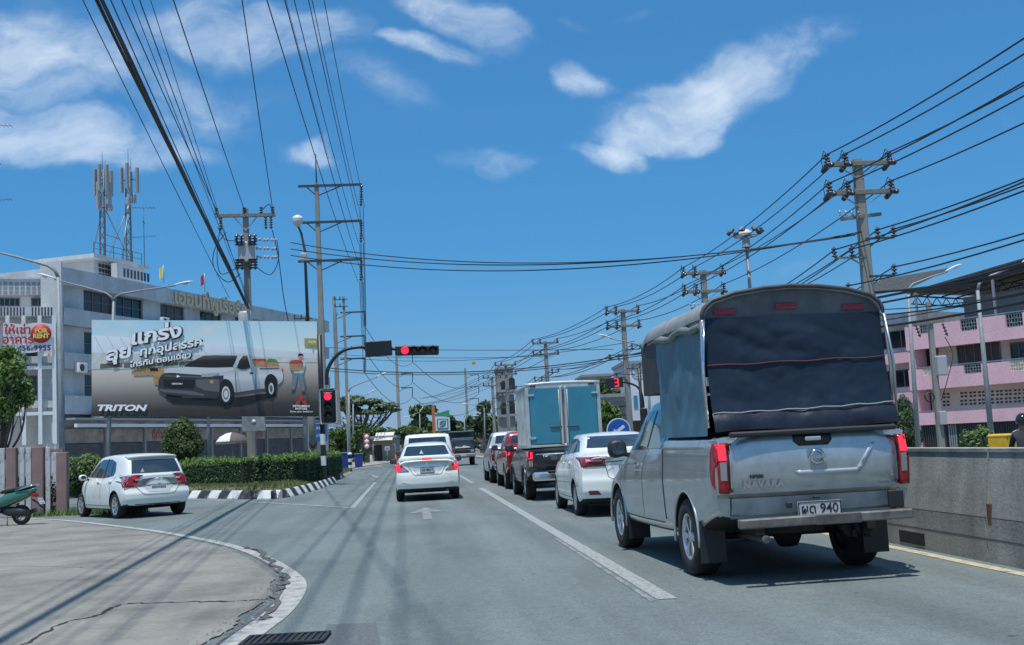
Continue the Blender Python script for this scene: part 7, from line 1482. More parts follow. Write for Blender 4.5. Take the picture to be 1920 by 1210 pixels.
# clipped shapes
def lump(b, blobs, seg=20, k=.86):
    for c, r in blobs:
        b.add([(c[0]+r[0]*k*math.cos(2*math.pi*j/seg)*math.sin(math.pi*i/10), c[1]+r[1]*k*math.sin(2*math.pi*j/seg)*math.sin(math.pi*i/10), c[2]+r[2]*k*math.cos(math.pi*i/10)) for i in range(11) for j in range(seg)], [(i*seg+j, i*seg+(j+1) % seg, (i+1)*seg+(j+1) % seg, (i+1)*seg+j) for i in range(10) for j in range(seg)], 0, True)
def topiary(label, P, blobs, m, n, size, trunk_h, name='topiary_tree', cat='tree'):
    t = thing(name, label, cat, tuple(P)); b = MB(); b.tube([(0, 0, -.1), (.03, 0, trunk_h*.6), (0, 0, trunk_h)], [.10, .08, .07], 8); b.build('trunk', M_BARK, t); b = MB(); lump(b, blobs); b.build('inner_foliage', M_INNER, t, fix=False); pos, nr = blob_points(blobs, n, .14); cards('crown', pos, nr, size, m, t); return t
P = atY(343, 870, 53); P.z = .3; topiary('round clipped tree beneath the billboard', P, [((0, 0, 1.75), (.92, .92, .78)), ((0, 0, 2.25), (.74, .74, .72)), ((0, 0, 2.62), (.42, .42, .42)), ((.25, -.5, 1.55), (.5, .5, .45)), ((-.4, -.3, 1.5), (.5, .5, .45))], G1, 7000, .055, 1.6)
P = atY(160, 900, 50); P.z = .3; topiary('rounded shrub rising from the hedge behind the white hatchback', P, [((0, 0, .85), (1.05, .9, .7)), ((.5, 0, .65), (.8, .8, .6)), ((-.5, 0, .6), (.8, .8, .6))], G3, 5000, .055, .4, 'round_shrub', 'shrub')
P = atY(1702, 850, 58); P.z = -.4; topiary('cone shaped clipped tree beyond the divider beside the pink building', P, [((0, 0, 1.0), (.85, .85, .9)), ((0, 0, 1.8), (.65, .65, .8)), ((0, 0, 2.6), (.36, .36, .6))], G2, 6000, .06, .8, 'cone_tree')
P = atY(1838, 838, 34); P.z = -.4; topiary('low leafy bush beyond the divider beside the lamp', P, [((0, 0, .8), (.7, .5, .7)), ((.5, 0, .6), (.5, .5, .5))], G3, 1800, .06, .4, 'low_bush', 'shrub')
# long hedge on the island
HL = [gnd(110, 921, .3), gnd(200, 918, .3), gnd(355, 911, .32), gnd(460, 909, .32), gnd(550, 903, .32), gnd(596, 897, .32), gnd(640, 886, .30)]
hd = thing('hedge', 'long clipped hedge on the striped island below the billboard', 'hedge', (0, 0, 0)); pos = []; nrm = []; core = MB(); zt_ = 1.27; th = 1.15; N_ = 34000
seg = [(HL[i], HL[i+1]) for i in range(len(HL)-1)]; Ls = [(c-a).length for a, c in seg]; tot = sum(Ls)
for (a, c), L_ in zip(seg, Ls):
    d = (c-a).normalized(); nn = Vector((d.y, -d.x, 0)); nn = nn if nn.y < 0 or (abs(nn.y) < .2 and nn.x > 0) else -nn; back = -nn
    e0, e1 = a-d*.02, c+d*.02
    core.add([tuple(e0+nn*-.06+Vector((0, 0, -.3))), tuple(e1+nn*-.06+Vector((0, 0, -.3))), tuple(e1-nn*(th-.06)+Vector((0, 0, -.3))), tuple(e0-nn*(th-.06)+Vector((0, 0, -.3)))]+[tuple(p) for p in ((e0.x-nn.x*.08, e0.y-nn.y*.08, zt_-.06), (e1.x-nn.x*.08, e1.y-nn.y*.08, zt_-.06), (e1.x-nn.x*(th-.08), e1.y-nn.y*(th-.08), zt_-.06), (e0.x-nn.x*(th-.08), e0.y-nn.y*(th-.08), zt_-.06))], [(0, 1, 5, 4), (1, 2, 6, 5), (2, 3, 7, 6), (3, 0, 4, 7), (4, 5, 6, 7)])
    k = int(N_*L_/tot); u = NR.random(k); face = NR.random(k)
    for i in range(k):
        p = a.lerp(c, u[i]); wob = .05*math.sin(p.x*3.1+p.y*1.7)+.04*math.sin(p.x*7+p.y*5)
        if face[i] < .58: z = .30+(zt_-.30)*NR.random(); q = p+nn*(wob*.8-.10*NR.random()**2); pos.append((q.x, q.y, z)); nrm.append((nn.x, nn.y, .45))
        else: q = p-nn*(th*NR.random()); pos.append((q.x, q.y, zt_+wob*.9+.05*math.sin(p.x*11)*NR.random()+(.14*NR.random()**6)-.05*NR.random())); nrm.append((0, 0, 1))
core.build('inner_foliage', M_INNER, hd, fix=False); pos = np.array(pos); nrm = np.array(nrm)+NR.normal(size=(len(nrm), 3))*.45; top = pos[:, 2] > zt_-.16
cards('shaded_side_leaves', pos[~top], nrm[~top], .052, G2, hd); cards('lit_top_leaves', pos[top], nrm[top], .055, G3, hd)  # lit top and shaded sides put into the leaf colours: brighter above, darker below
# grass on the island and weeds
def grass(nm, poly, n, z, h, label, parent=None, m=G5, zf=None):
    V = [Vector((p[0], p[1], 0)) for p in poly]; tr = tessellate_polygon([V]); ar = np.array([abs((V[b]-V[a]).cross(V[c]-V[a]).z) for a, b, c in tr]); ar /= ar.sum(); ks = NR.choice(len(tr), n, p=ar); r1 = np.sqrt(NR.random(n)); r2 = NR.random(n)
    A = np.array([[V[i] for i in t] for t in tr])[ks]; P_ = A[:, 0]*(1-r1)[:, None]+A[:, 1]*(r1*(1-r2))[:, None]+A[:, 2]*(r1*r2)[:, None]; P_[:, 2] = z
    if zf:
        P_[:, 2] = [zf(x, y) for x, y in P_[:, :2]]
    hh = h*NR.uniform(.5, 1.4, n); ang = NR.uniform(0, 6.28, n); w = .012+.01*NR.random(n); dx = np.cos(ang); dy = np.sin(ang); ln = NR.uniform(-.6, .6, (n, 2))*hh[:, None]
    v0 = P_+np.stack([dx*w, dy*w, 0*w], 1); v1 = P_-np.stack([dx*w, dy*w, 0*w], 1); v2 = P_+np.stack([ln[:, 0], ln[:, 1], hh], 1)
    VV = np.stack([v0, v1, v2], 1).reshape(-1, 3).astype(np.float32); me = bpy.data.meshes.new(nm); me.vertices.add(3*n); me.vertices.foreach_set('co', VV.ravel()); me.loops.add(3*n); me.polygons.add(n); me.loops.foreach_set('vertex_index', np.arange(3*n, dtype=np.int32)); me.polygons.foreach_set('loop_start', np.arange(0, 3*n, 3, dtype=np.int32))
    me.materials.append(m); me.update(calc_edges=True); o = bpy.data.objects.new(nm, me); COL.objects.link(o); return tag(o, label, 'grass', kind='stuff')
ibv = BVHTree.FromObject(island, bpy.context.evaluated_depsgraph_get())
def iz(x, y): h = ibv.ray_cast(Vector((x, y, 5)), Vector((0, 0, -1))); return h[0].z-.01 if h[0] else .2
near = [p for p in isl if p[1] < 62]
grass('island_grass', [p for p in isl if -20 < p[0] and p[1] < 62], 26000, .25, .09, 'rough short grass on the striped island', zf=iz)
grass('patch_grass', [(p.x, p.y) for p in Q]+[(-4.6, Q[3].y+6), (-8.5, Q[0].y+6), (-8.5, Q[0].y+.2)], 6000, .2, .12, 'rough grass on the small patch beyond the driveway')
w0 = gnd(75, 972); grass('fence_weeds', [(w0.x-1.2, w0.y+1.2), (w0.x+3.0, w0.y-.4), (w0.x+2.6, w0.y+1.0), (w0.x-.6, w0.y+2.2)], 1500, .0, .20, 'green weeds growing at the fence foot', m=G3)
# ------------------------------------------------------------------ billboard
BY = 49.0; B00 = atY(172, 781, BY); BEX = atY(598, 781, BY)-B00; BEY = atY(172, 600, BY)-B00; BN = BEX.cross(BEY).normalized()
if BN.y > 0: BN = -BN
bbd = thing('billboard', 'wide billboard showing a silver pickup advert on steel posts', 'billboard', (B00.x, B00.y, .2))
O = Vector((B00.x, B00.y, .2))
def bp(x, y, l=0): return B00+BEX*((x-172)/426)+BEY*((781-y)/181)+BN*(.006*l)-O
L6 = 6.648
def c1(pts): return [(172+x/L6, 600+y/L6) for x, y in pts]
def c2(pts): return [(372+x/L6, 600+y/L6) for x, y in pts]
def pr(pts, layer, m, name='print'):
    b = MB(); V = [bp(x, y, layer) for x, y in pts]; tr = tessellate_polygon([[Vector((x, -y, 0)) for x, y in pts]]); b.add(V, tr); return b.build(name, m, board, fix=False)
def ell(cx, cy, rx, ry, n=22): return [(cx+rx*math.cos(2*math.pi*i/n), cy+ry*math.sin(2*math.pi*i/n)) for i in range(n)]
def printmat(name, stops, noise=0, nscale=8, n2=None, axis=2):
    m = bpy.data.materials.new(name); m.use_nodes = True; N = m.node_tree.nodes; L = m.node_tree.links; bs = N['Principled BSDF']; bs.inputs['Roughness'].default_value = .5; bs.inputs['Specular IOR Level'].default_value = .3
    tc = N.new('ShaderNodeTexCoord'); sx = N.new('ShaderNodeSeparateXYZ'); L.new(tc.outputs['Generated'], sx.inputs[0]); r = N.new('ShaderNodeValToRGB'); L.new(sx.outputs[axis], r.inputs[0])
    el = r.color_ramp.elements; el[0].position, el[0].color = stops[0][0], (*stops[0][1], 1); el[1].position, el[1].color = stops[-1][0], (*stops[-1][1], 1)
    for p, c in stops[1:-1]: e = el.new(p); e.color = (*c, 1)
    out = r.outputs[0]
    if noise:
        n = N.new('ShaderNodeTexNoise'); n.inputs['Scale'].default_value = nscale; n.inputs['Detail'].default_value = 7; n.inputs['Roughness'].default_value = .65
        mp = N.new('ShaderNodeMapping'); mp.inputs['Scale'].default_value = n2 or (1, 1, 1); L.new(tc.outputs['Generated'], mp.inputs[0]); L.new(mp.outputs[0], n.inputs['Vector'])
        mr = N.new('ShaderNodeMapRange'); mr.inputs[1].default_value = .5; mr.inputs[2].default_value = .72; mr.inputs[4].default_value = noise; L.new(n.outputs['Fac'], mr.inputs[0]); mx = N.new('ShaderNodeMix'); mx.data_type = 'RGBA'; L.new(mr.outputs[0], mx.inputs['Factor']); L.new(out, mx.inputs['A']); mx.inputs['B'].default_value = (.80, .80, .74, 1) if name == 'print_sky' else (.32, .29, .27, 1); out = mx.outputs['Result']
    L.new(out, bs.inputs['Base Color']); return m
b = MB(); b.add([bp(x, y, l) for l in (0, -26) for x, y in ((172, 781), (598, 781), (598, 600), (172, 600))], [(0, 1, 2, 3), (7, 6, 5, 4), (0, 4, 5, 1), (1, 5, 6, 2), (2, 6, 7, 3), (3, 7, 4, 0)]); board = b.build('board', M_GALV, bbd)
PS = printmat('print_sky', [(0, (.92, .90, .78)), (.45, (.74, .88, .88)), (1, (.44, .72, .84))], .8, 3.2, (2.2, 1, 1.6)); PG = printmat('print_ground', [(0, (.012, .011, .011)), (.25, (.05, .045, .042)), (.5, (.22, .19, .17)), (.78, (.56, .49, .42)), (1, (.76, .67, .58))], .55, 260)
PGH = printmat('print_greenhouse', [(0, (.68, .70, .72)), (.5, (.76, .82, .88)), (1, (.86, .90, .92))]); PW = mat('print_wall', (.66, .66, .60), .6, noise=.2, nscale=3); PWD = mat('print_wall_dark', (.17, .15, .11), .6, noise=.4, nscale=12); PSV = printmat('print_silver', [(0, (.32, .33, .35)), (.45, (.50, .51, .53)), (.62, (.66, .67, .68)), (1, (.46, .47, .49))]); PSL = mat('print_silver_light', (.62, .63, .65), .6); PDG = mat('print_dark_grey', (.035, .038, .042), .6); PMG = mat('print_mid_grey', (.12, .127, .135), .6); PBK = mat('print_black', (.008, .008, .009), .6); PGL = printmat('print_glass', [(0, (.02, .02, .018)), (.6, (.03, .03, .026)), (1, (.14, .13, .10))]); PWH = mat('print_white', (.93, .93, .93), .6); PBR = mat('print_brown', (.48, .28, .13), .6, noise=.4, nscale=14); PRD = mat('print_apple_red', (.62, .06, .05), .6, noise=.5, nscale=14); PGN = mat('print_leaf', (.10, .28, .08), .6, noise=.5, nscale=14); POR = mat('print_orange', (.65, .30, .08), .6, noise=.3, nscale=14); PSK = mat('print_skin', (.60, .36, .24), .6); PSH = mat('print_shirt', (.42, .66, .80), .6); PJN = mat('print_jeans', (.17, .24, .29), .6, noise=.3, nscale=9); POL = mat('print_olive', (.38, .38, .12), .6)
pr([(172, 690), (598, 690), (598, 600), (172, 600)], 1, PS, 'print_sky'); pr([(172, 781), (598, 781), (598, 680), (172, 692)], 2, PG, 'print_ground')
pr(c1([(0, 195), (470, 215), (900, 245), (1330, 280)])+c2([(500, 320), (1000, 370), (1500, 405), (1500, 470), (700, 450), (200, 430)])+c1([(900, 430), (105, 412), (0, 410)]), 3, PGH, 'print_greenhouse')
for k in range(9): x = 30+k*160; pr(c1([(x, 200+k*9), (x+8, 200+k*9), (x+130, 425), (x+120, 425)]), 4, PW, 'print_roof_line')
pr(c1([(0, 410), (105, 412), (900, 430)])+c2([(200, 430), (700, 450), (1500, 470), (1500, 520), (600, 520)])+c1([(1500, 560), (400, 615), (0, 620)]), 3.5, PW, 'print_wall')
for (x0, x1) in ((105, 380), (400, 640), (660, 865), (885, 1070), (1085, 1250)): pr(c1([(x0, 552-(x0-105)*.03), (x1, 545-(x1-105)*.03), (x1, 600-(x1-105)*.04), (x0, 612-(x0-105)*.04)]), 4.5, PWD, 'print_wall_panel')
pr(c2([(1340, 215), (1500, 218), (1500, 332), (1340, 318)]), 5, POL, 'print_sign'); pr(c2([(1442, 330), (1456, 330), (1456, 395), (1442, 395)]), 4.8, POL, 'print_sign_post')
pr(c1([(512, 660), (560, 600), (720, 582), (890, 590), (900, 690), (520, 702)]), 5, PBR, 'print_crates'); pr(c1([(600, 590), (720, 580), (730, 600), (610, 615)]), 5.3, PGN, 'print_crate_greens'); pr(c1([(720, 602), (820, 602), (820, 640), (725, 640)]), 5.4, PBK, 'print_crate_shadow')
pr(c1([(755, 690), (885, 670), (840, 815), (782, 808)]), 5.5, PBR, 'print_bucket'); pr(c1([(752, 690), (780, 660), (850, 648), (888, 672), (850, 690)]), 5.7, POR, 'print_fruit')
# the printed pickup
pr(c2([(670, 588), (672, 490), (690, 478), (840, 476), (856, 585)]), 6, PBR, 'print_crates'); pr(c2([(675, 500), (690, 480), (840, 478), (850, 510), (760, 515)]), 6.2, PRD, 'print_apples'); pr(c2([(850, 585), (855, 500), (880, 478), (975, 484), (1022, 580)]), 6.1, PBR, 'print_crates'); pr(c2([(852, 512), (880, 476), (970, 482), (1000, 530), (930, 520)]), 6.3, PGN, 'print_greens')
pr(c2([(-330, 975), (250, 985), (600, 950), (960, 900), (980, 950), (520, 1060), (-350, 1040)]), 5.8, PBK, 'print_shadow')
pr(c1(ell(1015, 965, 100, 48)), 6.4, PBK, 'print_wheel')
pr(c2([(-200, 588), (45, 442), (130, 424), (420, 412), (590, 408), (640, 440), (706, 595), (430, 596)]), 7, PSL, 'print_cab')
pr(c2([(240, 960), (250, 800), (455, 905), (465, 905), (700, 868), (850, 850), (865, 760), (890, 712), (930, 690), (965, 705), (985, 740), (1000, 805), (1050, 760), (1063, 700), (1058, 640), (1030, 578), (706, 588), (650, 602), (430, 585), (200, 588), (-20, 602), (-60, 640), (-100, 700), (200, 760)]), 8, PSV, 'print_body')
pr(c1([(895, 655), (950, 605), (1190, 588), (1530, 598), (1750, 590), (1790, 620), (1580, 670), (1380, 682), (905, 668)]), 8.5, PSL, 'print_bonnet')
pr(c2([(-190, 580), (-10, 478), (60, 445), (200, 438), (488, 442), (425, 585), (120, 592)]), 9, PGL, 'print_windscreen'); pr(c2([(478, 598), (510, 505), (560, 442), (612, 440), (650, 588), (560, 604)]), 9, PGL, 'print_side_window')
pr(c2([(715, 600), (722, 600), (716, 862), (708, 862)]), 9.2, PMG, 'print_door_gap'); pr(c2([(455, 640), (462, 640), (472, 900), (462, 900)]), 9.2, PMG, 'print_door_gap'); pr(c2(ell(662, 660, 24, 11)), 9.3, PDG, 'print_handle'); pr(c2([(760, 595), (1015, 590), (1010, 606), (770, 612)]), 9.2, PMG, 'print_bed_rail')
pr(c2(ell(335, 900, 105, 165, 26)), 9.4, PBK, 'print_wheel_arch'); pr(c2(ell(905, 800, 82, 130)), 9.4, PBK, 'print_wheel_arch')
pr(c1([(822, 875), (832, 740), (860, 700), (905, 664), (1000, 660), (1375, 690), (1530, 700), (1640, 690), (1635, 760), (1590, 800), (1585, 960), (1400, 978), (905, 930), (880, 915)]), 10, PDG, 'print_front'); pr(c1([(1290, 745), (1520, 735), (1590, 745), (1585, 900), (1400, 880), (1300, 830)]), 10.3, PMG, 'print_bumper'); pr(c1([(885, 742), (1285, 745), (1262, 862), (900, 850)]), 10.4, PBK, 'print_grille')
pr(c1([(840, 860), (1250, 890), (1400, 930), (1390, 950), (905, 905), (850, 890)]), 10.5, PMG, 'print_skid'); pr(c1([(905, 690), (1370, 705), (1365, 722), (905, 706)]), 10.5, PMG, 'print_grille_bar'); pr(c1([(1370, 672), (1580, 655), (1588, 672), (1500, 708), (1365, 712)]), 10.6, mat('print_headlamp', (.40, .41, .42), .5), 'print_headlamp'); pr(c1([(1470, 752), (1512, 752), (1512, 790), (1470, 790)]), 10.6, POR, 'print_indicator')
pr(c1([(980, 768), (1143, 768), (1143, 828), (980, 828)]), 10.7, PBK, 'print_plate')
for (cx, cy, rx, ry, m_, l) in ((335, 920, 82, 135, PBK, 11), (338, 925, 52, 98, PSL, 11.3), (338, 925, 36, 70, PMG, 11.5), (338, 925, 26, 50, PSL, 11.7), (895, 850, 62, 105, PBK, 11), (908, 855, 33, 72, PSL, 11.3), (908, 855, 20, 44, PMG, 11.5), (560, 577, 78, 38, PBK, 11)): pr(c2(ell(cx, cy, rx, ry)), l, m_, 'print_wheel' if cx != 560 else 'print_mirror')
pr(c2([(1040, 598), (1062, 605), (1066, 645), (1048, 640)]), 11, PRD, 'print_tail_lamp')
# the printed man carrying a basket
for pts, m_, l in (([(1190, 645), (1255, 650), (1222, 800), (1205, 865), (1160, 868), (1165, 780)], PJN, 8), ([(1240, 650), (1315, 655), (1335, 780), (1330, 880), (1290, 880), (1268, 770)], PJN, 8.1), ([(1155, 862), (1195, 858), (1200, 878), (1145, 880)], PWD, 8.3), ([(1292, 868), (1332, 865), (1335, 892), (1290, 892)], PWD, 8.3), ([(1262, 490), (1325, 492), (1352, 540), (1335, 600), (1318, 662), (1200, 660), (1195, 600)], PSH, 8.5), ([(1320, 560), (1340, 580), (1325, 620), (1250, 640), (1245, 620)], PSK, 9)): pr(c2(pts), l, m_, 'print_figure')
pr(c2(ell(1285, 462, 29, 40)), 8.8, PSK, 'print_figure'); pr(c2([(1255, 455), (1255, 425), (1270, 412), (1300, 412), (1322, 422), (1322, 455), (1312, 438), (1270, 438)]), 9, PBK, 'print_figure'); pr(c2([(1140, 535), (1320, 530), (1300, 600), (1255, 640), (1180, 635), (1150, 600)]), 9.2, PBR, 'print_basket'); pr(c2([(1140, 540), (1160, 502), (1230, 490), (1300, 500), (1322, 535), (1230, 545)]), 9.4, PRD, 'print_apples')
# printed writing
def bt(s, crop, cx, cy, width, m_, layer, ang=0, shear=0, bold=.0, hscale=1.0, outline=0):
    vs_, fs = text_faces(s, 1, bold=bold, shear=shear); x0 = min(v[0] for v in vs_); x1 = max(v[0] for v in vs_); y0 = min(v[1] for v in vs_); y1 = max(v[1] for v in vs_); k = width/(x1-x0); mx_, my_ = (x0+x1)/2, (y0+y1)/2
    (px, py), = crop([(cx, cy)]); b = MB(); ca, sa = math.cos(ang), math.sin(ang); kk = k/L6
    b.add([bp(px+((v[0]-mx_)*ca*kk-(v[1]-my_)*kk*hscale*sa), py-((v[0]-mx_)*sa*kk+(v[1]-my_)*kk*hscale*ca), layer) for v in vs_], fs); return b.build('print_text', m_, board, fix=False)
for (s, cx, cy, w_, hs) in (('แกร่ง', 800, 160, 650, .76), ('ลุย', 345, 452, 335, .76), ('ทุกอุปสรรค', 985, 345, 790, .78), ('ไทรทัน ตอนเดียว', 855, 492, 770, .78)):
    bd = .035 if cx in (800, 345) else .028
    bt(s, c1, cx+8, cy+8, w_*1.035, PBK, 12, R(10), .18, bd+.05, hs*1.0); bt(s, c1, cx, cy, w_, PWH, 13, R(10), .18, bd, hs)
bt('TRITON', c1, 383, 1098, 615, PWH, 12, 0, .25, .045, .62); bt('TRITON', c1, 1060, 798, 135, PWH, 12, 0, .25, .03, .75); bt('MITSUBISHI', c2, 1283, 1075, 212, PWH, 12, 0, 0, .03, .9); bt('MOTORS', c2, 1283, 1108, 150, PWH, 12, 0, 0, .03, .9); bt('Drive your Ambition', c2, 1285, 1146, 285, PWH, 12, 0, 0, .01, 1); bt('เกษตร', c2, 1440, 262, 95, PWH, 12, 0, 0, .02, 1)
MR = mat('print_logo_red', (.70, .02, .02), .5)
pr(c2([(1283, 932), (1310, 968), (1283, 1004), (1256, 968)]), 12, MR, 'print_emblem'); pr(c2([(1280, 1008), (1255, 1050), (1205, 1050), (1232, 1008)]), 12, MR, 'print_emblem'); pr(c2([(1286, 1008), (1334, 1008), (1360, 1050), (1311, 1050)]), 12, MR, 'print_emblem'); pr(c1(ell(1072, 705, 30, 22, 3)), 12, PWH, 'print_badge')
for px in (387, 571):                                                             # steel posts
    e = bp(px, 781, -30); b = MB(); b.tube([(e.x, e.y, 0), (e.x, e.y, e.z+2.5)], .10 if px == 571 else .07, 12); b.build('post', mat('post_grey', (.34, .37, .38), .5, .3, noise=.2), bbd)
    if px == 571:
        for k, m_ in enumerate((M_BLKP, mat('post_orange', (.52, .17, .08), .6), M_BLKP, MATS['post_orange'], M_BLKP)):
            b = MB(); b.lathe([(.104, .0+k*.24), (.104, .238+k*.24)], (e.x, e.y, .05), n=14, smooth=False); b.build('post_band', m_, bbd, fix=False)
b = MB()
for py in (625, 690, 755): p, q = bp(172, py, -32), bp(598, py, -32); b.bar(p, q, .08, .08)
b.build('back_frame', M_STEEL, bbd)
p = bp(200, 781, -32); b = MB(); b.tube([(p.x, p.y, 0), (p.x, p.y, p.z+2)], .06, 10); b.build('post', MATS['post_grey'], bbd)
# ------------------------------------------------------------------ fence at the left
M_FB = stained('fence_brown', (.30, .20, .185), (.16, .11, .10), 3, True, .6); M_FWt = worn('fence_white', (.62, .64, .62), (.30, .29, .27), .75, 5)
f0 = gnd(120, 966); fn = thing('picket_fence', 'old brown and white concrete picket fence beside the scooter', 'fence', (f0.x, f0.y, 0), 0)
def picket(px0, px1, y0, y1, m_, d=.1, yo=0):
    a = atY(px0, y0, f0.y+yo); c = atY(px1, y1, f0.y+yo); w_ = c.x-a.x; z1, z0 = a.z, max(0, c.z); b = MB(); b.box((0, 0, (z0+z1)/2-.02), (w_, d, z1-z0+.04), b=.012); return b.build('picket', m_, fn, ((a.x+c.x)/2-f0.x, yo, 0), (0, R(rnd.uniform(-.5, .5)), 0))
for (a, c, y0, y1, m_, d) in ((107, 128, 849, 968, M_FB, .26), (99, 109, 849, 902, M_FWt, .06), (85, 95, 839, 968, M_FWt, .06), (61, 83, 839, 960, M_FB, .22), (48, 59, 840, 960, M_FWt, .06), (36, 46, 840, 960, M_FWt, .06), (14, 33, 840, 960, M_FB, .22), (0, 10, 841, 960, M_FWt, .06), (-14, -5, 841, 960, M_FWt, .06), (-40, -20, 841, 960, M_FB, .22), (-55, -45, 841, 960, M_FWt, .06)): picket(a, c, y0, y1, m_, d, -.02 if m_ is M_FWt else 0)
for y0, y1 in ((846, 852), (895, 903), (945, 953)):
    a = atY(-60, y0, f0.y+.06); c = atY(118, y1, f0.y+.06); b = MB(); b.box(((a.x+c.x)/2-f0.x, .07, (a.z+c.z)/2), (c.x-a.x, .05, .10)); b.build('rail', M_FB, fn)
a = atY(45, 925, f0.y); pos, nr = blob_points([((atY(x, y, f0.y).x, f0.y+.15, atY(x, y, f0.y).z), (.28, .12, .38)) for x, y in ((78, 925), (95, 930), (88, 950), (70, 945), (40, 925))], 900); tag(cards('dry_creeper', pos, nr, .06, leafmat('leaf_dry', (.10, .07, .04), (.22, .17, .10))), 'dry brown creeper tangled in the picket fence', 'creeper', kind='stuff')
# ------------------------------------------------------------------ scooter
def scooter(name, label, loc, rz, col, group=None, plate='1กค 66', box=False):
    t = thing(name, label, 'scooter', loc, rz, group); paint = mat(name+'_paint', col, .25, .1, coat=.7)
    def wheel(y):
        b = MB(); b.lathe([(.15, -.045), (.20, -.05), (.235, -.035), (.245, 0), (.235, .035), (.20, .05), (.15, .045)], axis=(1, 0, 0), n=28); w = b.build('wheel', M_TYRE, t, (0, y, .245)); b = MB(); b.lathe([(.155, -.03), (.155, .03), (.13, .03), (.13, -.03), (.155, -.03)], axis=(1, 0, 0), n=24)
        for k in range(5): a = k*1.257; b.bar((0, 0, 0), (0, .14*math.cos(a), .14*math.sin(a)), .03, .02, up=(1, 0, 0))
        b.lathe([(0, -.05), (.04, -.05), (.04, .05), (0, .05)], axis=(1, 0, 0), n=12); b.build('rim', M_RIM, w)
    wheel(.30); wheel(1.55)
    def loft(nm, rows, m_, close=True):
        b = MB(); n = 12; V = []
        for (y, z, w, h) in rows: V += [(w*math.copysign(abs(math.cos(a))**.75, math.cos(a)), y, z+h*math.copysign(abs(math.sin(a))**.75, math.sin(a))) for a in [2*math.pi*j/n for j in range(n)]]
        k = len(rows); b.add(V, [(i*n+j, i*n+(j+1) % n, (i+1)*n+(j+1) % n, (i+1)*n+j) for i in range(k-1) for j in range(n)]+[tuple(range(n)), tuple(range((k-1)*n, k*n))], 0, True); return b.build(nm, m_, t, fix=True)
    loft('tail_fairing', [(-.10, .86, .05, .03), (-.06, .83, .09, .06), (.10, .76, .14, .11), (.35, .70, .17, .15), (.60, .64, .17, .17), (.82, .56, .14, .14), (.90, .50, .12, .10)], paint)
    loft('seat', [(-.06, .915, .07, .02), (.05, .92, .12, .04), (.30, .88, .15, .06), (.55, .845, .145, .05), (.75, .82, .11, .05), (.84, .80, .06, .03)], M_BLKPL)
    loft('footboard', [(.80, .36, .16, .06), (1.0, .33, .17, .04), (1.2, .34, .17, .05), (1.32, .42, .16, .08)], M_BLKPL); loft('leg_shield', [(1.22, .48, .20, .18), (1.30, .62, .22, .26), (1.38, .82, .18, .22), (1.36, .98, .10, .08)], paint); loft('engine', [(.15, .30, .09, .08), (.35, .32, .12, .12), (.62, .34, .12, .12), (.80, .36, .08, .08)], mat('engine_dark', (.05, .05, .052), .5, .5)); loft('headlamp_cowl', [(1.16, 1.02, .06, .05), (1.25, 1.04, .14, .08), (1.38, 1.03, .13, .09), (1.46, 1.0, .07, .05)], paint); loft('front_mudguard', [(1.30, .42, .05, .03), (1.45, .51, .075, .03), (1.62, .50, .075, .03), (1.80, .36, .06, .03)], paint)
    loft('tail_lamp', [(-.15, .70, .05, .03), (-.12, .71, .08, .05), (-.05, .73, .10, .06), (.05, .74, .10, .05)], M_TRED)
    b = MB(); b.tube([(-.17, .35, .84), (-.15, .0, .93), (-.08, -.14, .96), (.08, -.14, .96), (.15, .0, .93), (.17, .35, .84)], .016, 8); b.build('grab_rail', M_CHROME, t); b = MB(); b.tube([(-.34, 1.14, 1.08), (-.2, 1.2, 1.06), (.2, 1.2, 1.06), (.34, 1.14, 1.08)], .016, 8); b.build('handlebar', M_BLKPL, t)
    for sg in (-1, 1):
        b = MB(); b.tube([(sg*.2, 1.2, 1.06), (sg*.26, 1.22, 1.24)], .008, 6); b.box((sg*.28, 1.20, 1.27), (.11, .03, .07), b=.012); b.build('rear_view_mirror', M_BLKPL, t); b = MB(); b.tube([(sg*.07, 1.55, .245), (sg*.07, 1.42, .62), (sg*.04, 1.35, .95)], .022, 8); b.build('fork', M_CHROME, t)
    b = MB(); b.tube([(.13, .75, .25), (.16, .45, .24), (.17, .30, .27), (.17, .02, .34)], [.025, .03, .055, .055], 10); b.build('exhaust', M_STEEL, t); b = MB(); b.box((0, 0, 0), (.10, .36, .012), b=.004); b.build('rear_mudguard', M_BLKPL, t, (0, -.14, .50), (R(38), 0, 0)); b = MB(); b.tube([(-.1, .62, .22), (-.2, .55, .0)], .014, 6); b.build('stand', M_STEEL, t)
    b = MB(); b.box((0, 0, 0), (.21, .01, .17), b=.004); p_ = b.build('licence_plate', M_PLATE, t, (0, -.235, .56), (R(-28), 0, 0)); writing(plate, .06, frame((0, -.0065, .035), (1, 0, 0), (0, 0, 1)), M_PLTXT, 'plate_text', p_); writing('ลพบุรี', .045, frame((0, -.0065, -.04), (1, 0, 0), (0, 0, 1)), M_PLTXT, 'plate_text', p_)
    if box:
        b = MB(); b.box((0, 0, 0), (.50, .46, .46), b=.03); o = b.build('delivery_box', mat('box_yellow', (.72, .42, .03), .5, noise=.15), t, (0, -.14, 1.17)); b = MB(); b.box((0, 0, .18), (.51, .47, .02)); b.build('box_trim', mat('box_trim', (.60, .36, .05), .5), o); b = MB(); b.box((0, -.1, .93), (.24, .34, .03)); b.build('luggage_rack', M_BLKPL, t)
    return t
sc = gnd(47, 985); scooter('green_scooter', 'green scooter parked tail first beside the picket fence', (sc.x+.22, sc.y-.12, .011), R(74), (.05, .17, .12))
